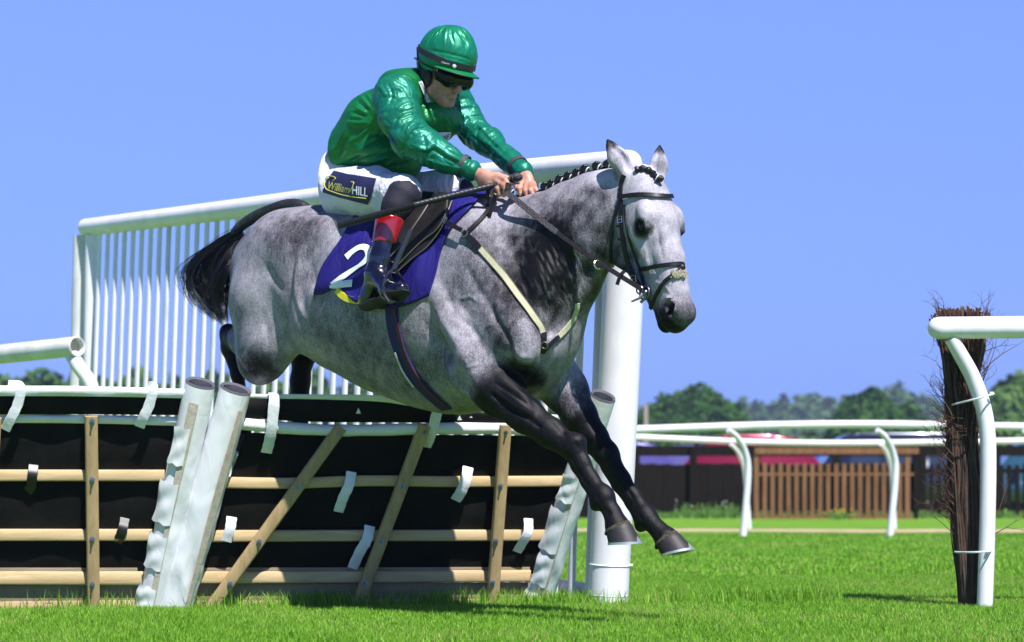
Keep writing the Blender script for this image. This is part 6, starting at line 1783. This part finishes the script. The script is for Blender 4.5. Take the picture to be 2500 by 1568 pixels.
# chest badge
def hit_behind(px, py, off, Y0, bvh):
    d = P(px, py, 1.0) - EYEP; o = EYEP + d * Y0; loc, nrm, _, _ = bvh.ray_cast(o, d.normalized())
    if loc is None: return None, None
    if nrm.dot(d) > 0: nrm = -nrm
    return loc + nrm * off, nrm
class Behind:
    """surface as met beyond distance Y0 (the chest beyond the near arm)"""
    def __init__(s, b, Y0): s.b = b; s.Y0 = Y0
    def ray_cast(s, o, d): return s.b.ray_cast(o + d / d.y * s.Y0, d)
JBB = Behind(JB, toW(H(1080, 335, -.075))[1])
badge = [(1060, 342), (1067, 322), (1100, 321), (1096, 336), (1086, 350), (1072, 350)]
flat_patch(edge_pts(badge, 4), JBB, .006, 'chest_badge', M_whitecloth, jacket)
text_on(JBB, 'FFEE', (1064, 347), (14, -6), (3.5, -15), M_ink, 'badge_lettering', jacket, .009, .3)

# ---- helmet with satin cover
helmet = link_mesh('helmet', None, None) if 0 else None
hf2 = Field(JC + np.array([-.24, -.2, -.12]), JC + np.array([.26, .2, .30]), .004)
hf2.ell(J(.020, 0, .056), (.130, .110, .124), RJ, .01); hf2.ell(J(-.008, 0, .040), (.117, .108, .108), RJ, .03)
hf2.ell(J(-.062, 0, -.004), (.05, .075, .055), RJ, .03)
hf2.ell(J(.02, 0, -.095), (.20, .14, .095), RJ, .006, 'sub')
hf2.ell(J(-.005, 0, .02), (.100, .082, .10), RJ, .004, 'sub')
v_, q_ = hf2.mesh(); v_, q_ = biggest(v_, q_); v_ = smooth_verts(v_, q_, 2, .5)
def hamp(p):
    d_ = (p - J(0, 0, .05)); f_ = d_ @ jf; w__ = d_ @ jw; u__ = d_ @ ju; ang = np.arctan2(w__, f_)
    g = np.abs(np.sin(ang * 10 + snoise(p, 9, 2) * 1.2)) * np.clip((u__ - .02) / .08, 0, 1) * .0035
    seam = -.0025 * np.exp(-(np.sin(ang * 2) / .05) ** 2) * (u__ > 0)
    return g + seam + snoise(p, 10, 3) * .0016
v_ = wrinkle(v_, q_, None, hamp)
sculpt_begin(v_, q_)
for pp_, r_, d__ in [([(1083, 68), (1070, 88), (1062, 102)], .0045, -.004), ([(1092, 68), (1086, 92), (1085, 108)], .004, .003), ([(1100, 70), (1104, 90), (1108, 106)], .0045, -.004), ([(1108, 74), (1120, 92), (1128, 108)], .004, .003),
                     ([(1076, 72), (1058, 92), (1048, 108)], .004, .003), ([(1116, 80), (1136, 100), (1146, 122)], .0045, -.004), ([(1040, 122), (1080, 128), (1130, 140), (1150, 148)], .006, -.003), ([(1045, 138), (1090, 146), (1140, 158)], .005, .003), ([(1062, 78), (1044, 100)], .004, -.003)]: sculpt(pp_, r_, d__)
v_ = v_ + _nr * _disp[:, None]
hme2 = np_mesh('helmet', toW(v_), q_); set_attr(hme2, 'sky_teal', .8 * np.ones(len(v_)))  # cap carries the same painted sky sheen
_dd = v_ - J(0, 0, .05); set_vec(hme2, 'fold', np.stack([np.arctan2(_dd @ jw, _dd @ jf) * .10, (_dd @ ju) * .35, np.zeros(len(v_))], 1))
M_cap = satin('cap_satin', (.003, .24, .068), (.003, .22, .145), 6, .7)
helmet = link_mesh('helmet', hme2, M_cap, jockey)
HBV = BVHTree.FromPolygons([tuple(x) for x in toW(v_)], [tuple(int(i) for i in f) for f in q_])
# peak
pk = MB(); n_ = 24; V = []
for r in range(5):
    t = r / 4
    for i in range(n_ + 1):
        a = -1.15 + 2.3 * i / n_
        rr_ = .112 + .045 * t * math.cos(a * 1.25) ** .8
        V.append(toW(J(.012 + rr_ * math.cos(a) * 1.14, (.104 + .010 * t) * math.sin(a) * (1 + .1 * t), .008 - .018 * t * math.cos(a))))
o = len(V); up3 = Vector(toW(ju)) - Vector(toW(np.zeros(3)))
V += [Vector(p) - up3 * .004 for p in V]
Fp = []
for r in range(4):
    for i in range(n_):
        a_ = r * (n_ + 1) + i; b_ = a_ + n_ + 1
        Fp += [(a_, a_ + 1, b_ + 1, b_), (o + a_, o + b_, o + b_ + 1, o + a_ + 1)]
for i in range(n_): a_ = 4 * (n_ + 1) + i; Fp.append((a_, a_ + 1, o + a_ + 1, o + a_))
pk.add(V, Fp); pk.build('peak', M_cap, helmet, True)
MB().tube([Vector(V[4 * (n_ + 1) + i]) - up3 * .002 for i in range(n_ + 1)], .0032, 8).build('peak_piping', simple('dark_green_trim', (.003, .06, .04), .4), helmet, True)
# goggle band round the cap
M_bandblack = simple('goggle_elastic', (.010, .011, .016), .55)
ring = []; rn = []
for i in range(41):
    a = 2 * math.pi * i / 40
    p = J(.006 + .20 * math.cos(a), .18 * math.sin(a), .044 - .022 * math.cos(a)); c_ = J(.006, 0, .044 - .022 * math.cos(a))
    d_ = Vector(toW(c_)) - Vector(toW(p)); d_.normalize()
    l, nn_, _, _ = HBV.ray_cast(Vector(toW(p)), d_)
    if l is not None: ring.append(l + nn_ * .0015 * (1 if nn_.dot(d_) < 0 else -1)); rn.append(-d_)
mbn = MB(); mbn.ribbon(ring, rn, .024, .0025); bandp = mbn.build('goggle_band', M_bandblack, helmet, True)
BBV = BVHTree.FromPolygons([tuple(v.co) for v in bandp.data.vertices], [tuple(p.vertices) for p in bandp.data.polygons])
HBB = Multi(HBV, BBV)
text_on(HBB, 'Gibson', (1079, 154), (6.6, 1.5), (-1.5, -6.6), M_whitecloth, 'band_lettering', helmet, .004)
flat_patch([(1109 + 4.5 * math.cos(a), 162 + 5.5 * math.sin(a)) for a in np.linspace(0, 2 * math.pi, 12, False)], HBB, .0035, 'band_emblem', M_whitecloth, helmet)
MB().sphere(toW(J(.03, -.012, .172)), .008, 10, 6, (1, 1, .5)).build('cap_button', simple('button_dark', (.003, .08, .04), .5), helmet, True)
# harness and ear guard
hn_ = MB()
hn_.tube(catmull([Vector(toW(J(*p))) for p in [(-.075, -.098, .060), (-.055, -.100, .015), (-.030, -.094, -.030), (.000, -.076, -.085), (.035, -.050, -.128), (.052, 0, -.156)]], 6), .0045, 8)
hn_.tube(catmull([Vector(toW(J(*p))) for p in [(.020, -.096, .000), (.005, -.090, -.040), (.005, -.076, -.085)]], 6), .0045, 8)
hn_.tube(catmull([Vector(toW(J(*p))) for p in [(.052, 0, -.156), (.035, .052, -.125), (.0, .078, -.08), (-.03, .095, -.02)]], 6), .0045, 8)
hn_.build('chin_strap', M_bandblack, helmet, True)
eg = Field(toW(J(0, -.09, -.05)) - .12, toW(J(0, -.09, -.05)) + .12, .004)
RJW = [list(np.array(toW(x) - toW(np.zeros(3)))) for x in (jf, jw, ju)]
eg.ell(toW(J(-.016, -.082, -.028)), (.028, .016, .048), RJW, .01); eg.ell(toW(J(.004, -.074, -.060)), (.022, .014, .034), RJW, .02)
v_, q_ = eg.mesh(); link_mesh('ear_guard', np_mesh('ear_guard', v_, q_), simple('ear_neoprene', (.005, .0055, .010), .5), helmet)
# goggles
M_lens = MatB('goggle_lens').set(color=(.004, .004, .005), rough=.12, spec=.35).m
gg = Field(toW(J(.09, 0, -.02)) - .15, toW(J(.09, 0, -.02)) + .15, .0035)
for sd in (-1, 1):
    gg.chain([toW(J(.106, sd * .012, -.034)), toW(J(.098, sd * .045, -.035)), toW(J(.062, sd * .074, -.026))], [.030, .036, .029], .012, 1)
gg.ell(toW(J(.085, 0, -.074)), (.06, .014, .020), RJW, .008, 'sub')
v_, q_ = gg.mesh(); v_ = smooth_verts(v_, q_, 2)
gog = link_mesh('goggles', np_mesh('goggles', v_, q_), M_lens, jockey)
gs = MB(); gs.tube(catmull([Vector(toW(J(*p))) for p in [(.065, -.094, -.012), (.02, -.102, -.006), (-.03, -.104, .004), (-.075, -.098, .015)]], 5), .009, 8, True, .35, (0, 0, 1)); gs.build('goggle_strap', M_bandblack, gog, True)
q0 = Vector(toW(J(.060, -.100, -.012))); xx = (Vector(toW(J(.075, -.098, -.012))) - q0).normalized(); uu = up3
MB().tube([q0 - uu * .010, q0 + uu * .010, q0 + uu * .010 + xx * .012, q0 - uu * .010 + xx * .012, q0 - uu * .010], .0014, 6).build('goggle_clip', M_brass, gog, True)

# ---- breeches
_b = MatB('white_breeches'); _v = _b.tc()
_b.set(color=_b.ramp(_b.noise(_v, 12, 3), [(.3, (.58, .58, .70)), (.7, (.70, .70, .80))]), rough=.6, sheen=.1)
_n = _b.noise(_b.mapping(_v, (1, 1, .6)), 16, 3, .5, 1.2); _b.bump(_b.math('ABSOLUTE', _b.math('SUBTRACT', _n, .5)), .6, .03); M_breech = _b.m
br = Field((-1.1, -.46, 1.60), (.05, .42, 2.15), .0055)
br.ell(H(842, 452, 0), (.120, .175, .135), None, .04)
br.ell(H(845, 480, -.07), (.115, .115, .115), None, .04); br.ell(H(852, 480, .07), (.115, .11, .11), None, .04)
br.ell(H(850, 410, 0), (.105, .15, .075), rotY(25), .04)
hc([(860, 470, -.10), (915, 470, -.18), (968, 474, -.235)], [.112, .102, .082], .04, 1, br)
br.ell(H(988, 470, -.25), (.068, .068, .070), None, .03)
hc([(868, 458, .09), (980, 470, .16), (1085, 455, .22), (1110, 457, .23)], [.105, .088, .066, .060], .04, 1, br)
br.ell(H(948, 498, -.24), (.05, .05, .045), None, .03)
v_, q_ = br.mesh(); v_, q_ = biggest(v_, q_); v_ = smooth_verts(v_, q_, 2, .5)
def bamp(p):
    a = ridge(p * [1, 1, .6], 7, 31) * .003
    c = H(985, 478, -.24); r_ = p - c; rad_ = np.linalg.norm(r_, axis=1); ang = np.arctan2(r_[:, 2], r_[:, 0])
    a += .004 * np.abs(np.sin(ang * 9 + snoise(p, 5, 6))) * np.clip(1.6 - rad_ / .09, 0, 1) * (p[:, 1] < 0)
    c = H(1115, 455, .23); r_ = p - c; rad_ = np.linalg.norm(r_, axis=1)
    a += .004 * np.abs(np.sin(p[:, 0] * 110 + snoise(p, 5, 8))) * np.clip(1.8 - rad_ / .09, 0, 1)
    return a
v_ = wrinkle(v_, q_, None, bamp)
breeches = link_mesh('breeches', np_mesh('breeches', toW(v_), q_), M_breech, jockey)
BRB = BVHTree.FromPolygons([tuple(x) for x in toW(v_)], [tuple(int(i) for i in f) for f in q_])
# sponsor panel on the thigh
panel = [(817, 419), (850, 427), (885, 432), (921, 438), (913, 468), (900, 499), (870, 492), (830, 482), (790, 470), (799, 443)]
flat_patch(edge_pts(panel, 4), BRB, .006, 'thigh_panel', simple('navy_panel', (.014, .016, .07), .6, bump=.2), breeches)
M_gold = simple('gold_thread', (.62, .58, .12), .5, .05)
text_on(BRB, 'William', (802, 462), (17.6, 3.2), (2.2, -25), M_gold, 'panel_script', breeches, .010, .32, bold=.012)
text_on(BRB, 'HILL', (863, 473), (19.5, 3.4), (.6, -27), M_whitecloth, 'panel_lettering', breeches, .010, bold=.022)
sw = MB()
P3, N3 = strap_pts([(806, 437), (797, 446), (800, 462), (818, 469), (850, 478), (897, 484)], .010, 6, BRB); sw.tube(P3, .0022, 6)
P3, N3 = strap_pts([(798, 440), (808, 433), (824, 437), (818, 444)], .010, 6, BRB); sw.tube(P3, .0020, 6)
P3, N3 = strap_pts([(858, 470), (866, 455), (868, 447), (862, 446)], .010, 6, BRB); sw.tube(P3, .0020, 6)
sw.build('panel_swash', M_gold, breeches, True)
flat_patch(edge_pts([(808, 380), (822, 380), (843, 402), (835, 405), (812, 392)], 4), Multi(BRB), .006, 'waistband', M_navy, breeches)
# knee sleeves, boots
M_sleeve = simple('navy_knee_sleeve', (.009, .008, .022), .75, bump=.3, bscale=30)
ks = Field((-.85, -.46, 1.45), (-.1, -.1, 1.98), .005)
ks.chain([H(985, 478, -.262), H(970, 505, -.285), H(953, 545, -.305)], [.073, .060, .046], .03)
v_, q_ = ks.mesh(); link_mesh('knee_sleeve', np_mesh('knee_sleeve', toW(smooth_verts(v_, q_, 2)), q_), M_sleeve, jockey)
ks = Field((-.6, .1, 1.45), (.15, .42, 2.0), .006)
ks.chain([H(1118, 462, .228), H(1125, 478, .24), H(1100, 540, .30)], [.061, .062, .055], .03)
v_, q_ = ks.mesh(); link_mesh('knee_sleeve', np_mesh('knee_sleeve', toW(smooth_verts(v_, q_, 2)), q_), M_sleeve, jockey)
_b = MatB('boot_leather'); _v = _b.tc()
_b.set(color=(.004, .005, .018), rough=.2, spec=.7, coat=.6)
_b.bump(_b.noise(_b.mapping(_v, (1, 1, 1.6)), 26, 2, .5, .8), .14, .02); M_boot = _b.m
_b = MatB('boot_red'); _v = _b.tc(); _b.set(color=(.30, .006, .012), rough=.18, spec=.7, coat=.6)
_b.bump(_b.noise(_v, 14, 2, .5), .15, .02); M_red = _b.m
M_sole = simple('boot_sole', (.010, .011, .018), .6)
def boot(knee, top1, top2, ank, heel, ball, toe, v0, side):
    root_b = None
    f1 = Field(np.minimum.reduce([H(*p) for p in (top2, ank, heel, ball, toe)]) - .12, np.maximum.reduce([H(*p) for p in (top2, ank, heel, ball, toe)]) + .12, .005)
    f1.chain([H(*top2), H(*[(a + b) / 2 for a, b in zip(top2, ank)]), H(*ank)], [.0540, .050, .040], .02)
    f1.chain([H(*ank), H(*heel)], [.041, .040], .03); f1.chain([H(*ank), H(*ball), H(*toe)], [.042, .039, .027], .03, 1.15)
    v_, q_ = f1.mesh(); v_ = smooth_verts(v_, q_, 2)
    A, B = H(*top2), H(*ank); t_ = ((v_ - A) @ (B - A)) / ((B - A) @ (B - A))
    amp = lambda p: .0035 * np.abs(np.sin(((p - A) @ (B - A)) / np.linalg.norm(B - A) * 130 + snoise(p, 9, 3))) * np.clip(1 - np.abs(((p - A) @ (B - A)) / ((B - A) @ (B - A)) - .95) / .25, 0, 1)
    v_ = wrinkle(v_, q_, None, amp)
    b_ = link_mesh('boot', np_mesh('boot', toW(v_), q_), M_boot, jockey)
    f2 = Field(np.minimum(H(*top1), H(*top2)) - .09, np.maximum(H(*top1), H(*top2)) + .09, .005)
    f2.chain([H(*top1), H(*top2)], [.0625, .0565], 0)
    d_ = H(*top2) - H(*top1); d_ /= np.linalg.norm(d_)
    def cut(pt, nrm_):
        X, Y_, Z = f2.ax[0][:, None, None], f2.ax[1][None, :, None], f2.ax[2][None, None, :]
        f2.a = np.maximum(f2.a, ((X - pt[0]) * nrm_[0] + (Y_ - pt[1]) * nrm_[1] + (Z - pt[2]) * nrm_[2]).astype(np.float32))
    cut(H(*top1) - d_ * .008, -d_); cut(H(*top2) + d_ * .002, d_)
    v_, q_ = f2.mesh(); link_mesh('boot_top', np_mesh('boot_top', toW(smooth_verts(v_, q_, 1)), q_), M_red, b_)
    return b_
bn = boot(None, (953, 536, -.305), (941, 596, -.325), (922, 672, -.355), (898, 728, -.36), (955, 712, -.40), (982, 705, -.42), 0, -1)
bfar = boot(None, (1098, 548, .30), (1085, 600, .31), (1060, 665, .33), (1040, 715, .34), (1090, 705, .31), (1115, 700, .30), 0, 1)
# sole of the near boot, stirrup iron round it
sl = MB()
so = [(879, 758), (892, 768), (912, 764), (940, 745), (965, 738), (990, 728), (1004, 712), (1002, 702), (975, 704), (940, 716), (905, 730), (885, 744)]
f3 = Field(toW(H(940, 730, -.4)) - .2, toW(H(940, 730, -.4)) + .2, .004)
f3.chain([toW(H(893, 750, -.375)), toW(H(918, 741, -.39))], [.032, .030], .01, .45, (.1, .35, .93))
f3.chain([toW(H(918, 738, -.39)), toW(H(962, 724, -.415)), toW(H(988, 714, -.43))], [.026, .040, .026], .012, .30, (.1, .35, .93))
v_, q_ = f3.mesh(); link_mesh('sole', np_mesh('sole', smooth_verts(v_, q_, 1), q_), M_sole, bn)
M_iron = MatB('stirrup_alloy').set(color=(.05, .055, .07), rough=.22, metal=.6, coat=.5).m
st = MB()
st.tube(catmull([Vector(toW(H(*p))) for p in [(962, 655, -.44), (948, 668, -.465), (938, 690, -.475), (938, 715, -.475), (952, 738, -.47)]], 6), .0085, 10, True, .6, (0, 0, 1))
st.tube(catmull([Vector(toW(H(*p))) for p in [(962, 655, -.44), (975, 672, -.40), (985, 690, -.36), (985, 715, -.33)]], 6), .0065, 8)
st.tube([Vector(toW(H(*p))) for p in [(952, 738, -.47), (968, 734, -.40), (984, 718, -.33)]], .016, 10, True, .4, (0, 0, 1))
st.tube(catmull([Vector(toW(H(*p))) for p in [(1003, 560, -.40), (988, 595, -.415), (972, 630, -.43), (962, 656, -.44)]], 6), .010, 8, True, .3, (0, 1, 0))
st.build('stirrup', M_iron, saddle, True)

# ---- reins and whip
M_rubber = MatB('rein_rubber'); _v = M_rubber.tc()
M_rubber.set(color=(.028, .026, .034), rough=.6); 
_c = M_rubber.n.new('ShaderNodeTexVoronoi'); _c.inputs['Scale'].default_value = 140; M_rubber.l.new(_v, _c.inputs['Vector']); M_rubber.bump(_c.outputs['Distance'], .8, .003); M_rubber = M_rubber.m
A_ = Vector(toW(H(1238, 470, -.150))); B_ = bl + Vector((-.012, -.014, .012))
mid_ = [A_.lerp(B_, t) - Vector((0, 0, .018 * math.sin(math.pi * t))) for t in np.linspace(0, 1, 14)]
m = MB(); nr = [Vector((-.35, -.85, .38))] * 6
m.ribbon(mid_[:6], nr, .024, .007); m.build('rein_grip', M_rubber, bridle, True)
m = MB(); m.ribbon(mid_[5:], [Vector((-.35, -.85, .38))] * 9, .019, .005); m.build('rein', M_leather, bridle, True)
m = MB(); m.ribbon([A_ + Vector((0, 0, 0)), A_ + Vector((.005, -.01, .03)), Vector(toW(H(1262, 446, -.03)))], [Vector((0, -1, .3))] * 3, .024, .005); m.build('rein_bridge', M_rubber, bridle, True)
m = MB(); Bf = mirror[0]; Af = Vector(toW(H(1285, 475, .0)))
mf = [Af.lerp(Bf, t) + Vector((.03, .03, 0)) * math.sin(math.pi * t) for t in np.linspace(0, 1, 12)]
m.ribbon(mf, [Vector((.2, -.7, .6))] * 12, .019, .004); m.build('rein', M_leather, bridle, True)
m = MB(); m.ribbon(catmull([Vector(toW(H(*p))) for p in [(1193, 462, -.145), (1190, 485, -.14), (1191, 505, -.12), (1195, 525, -.17), (1203, 500, -.14), (1210, 478, -.14)]], 5), [Vector((-.5, -.8, .1))] * 26, .018, .004); m.build('rein_loop', M_leather, bridle, True)
i_ring = mid_[10]
l, n_ = hit(1461, 645, .02); cpos = (mid_[9] + mid_[10]) / 2
MB().torus(mid_[9] + Vector((-.004, -.006, -.010)), .0175, .0028, Vector((.45, -.85, .2)), 24, 8).build('martingale_ring', M_brass, bridle, True)
m = MB(); m.ribbon([mid_[11] + Vector((-.012, -.006, -.035)), mid_[11] + Vector((.0, -.010, 0)), mid_[11] + Vector((.016, -.008, .018))], [Vector((-.4, -.9, .1))] * 3, .014, .006); m.build('rein_stop', M_leather, bridle, True)
whip = empty('whip', toW(H(1190, 455, -.14)), 0, 'long black leather racing whip held back in the jockey\'s near hand', 'whip')
w0 = Vector(toW(H(1200, 454, -.150))); w1 = Vector(toW(H(1018, 499, -.37))); w2 = Vector(toW(H(828, 551, -.42)))
w3 = Vector(toW(H(1262, 433, -.09)))
pw = [w1.lerp(w2, t) for t in (0, .5, 1)]
m = MB(); L1 = [w1 + (w2 - w1) * t for t in np.linspace(0, 1, 8)]; m.tube(L1, [.011, .0125, .0135, .014, .0145, .0145, .0145, .0140], 14)
m.build('whip_flap', simple('whip_leather', (.008, .008, .012), .5, bump=.5, bscale=120), whip, True)
m = MB(); L0 = [w0 + (w1 - w0) * t for t in np.linspace(-.12, 1.04, 60)]; m.tube(L0, [(.0115 + .0012 * (i % 3 == 0)) for i in range(60)], 14)
m.build('whip_shaft', simple('whip_wrap', (.012, .012, .016), .45), whip, True)
m = MB(); hv_ = [w0, w0.lerp(w3, .5), w3]; m.tube(catmull(hv_, 6), .0115, 12); m.sphere(w3, .0185, 14, 10, (1.3, 1, 1)); m.torus(w3 + Vector((-.018, 0, -.005)), .015, .004, w3 - w0, 16, 6)
m.build('whip_handle', M_rubber, whip, True)
# ================================================================= the air
hz = MB().box((0, 420, 30), (1700, 1000, 62)) if 0 else MB().box((0, 440, 29), (1500, 960, 60))
_m = bpy.data.materials.new('air'); _m.use_nodes = True; nt = _m.node_tree; nt.nodes.remove(nt.nodes['Principled BSDF'])
pv = nt.nodes.new('ShaderNodeVolumePrincipled'); pv.inputs['Color'].default_value = (.62, .76, 1.0, 1); pv.inputs['Density'].default_value = .00055; pv.inputs['Anisotropy'].default_value = .2
nt.links.new(pv.outputs[0], nt.nodes['Material Output'].inputs['Volume'])
hzo = hz.build('haze', _m); tag(hzo, 'thin blue summer haze over the far trees', None, None, 'stuff')
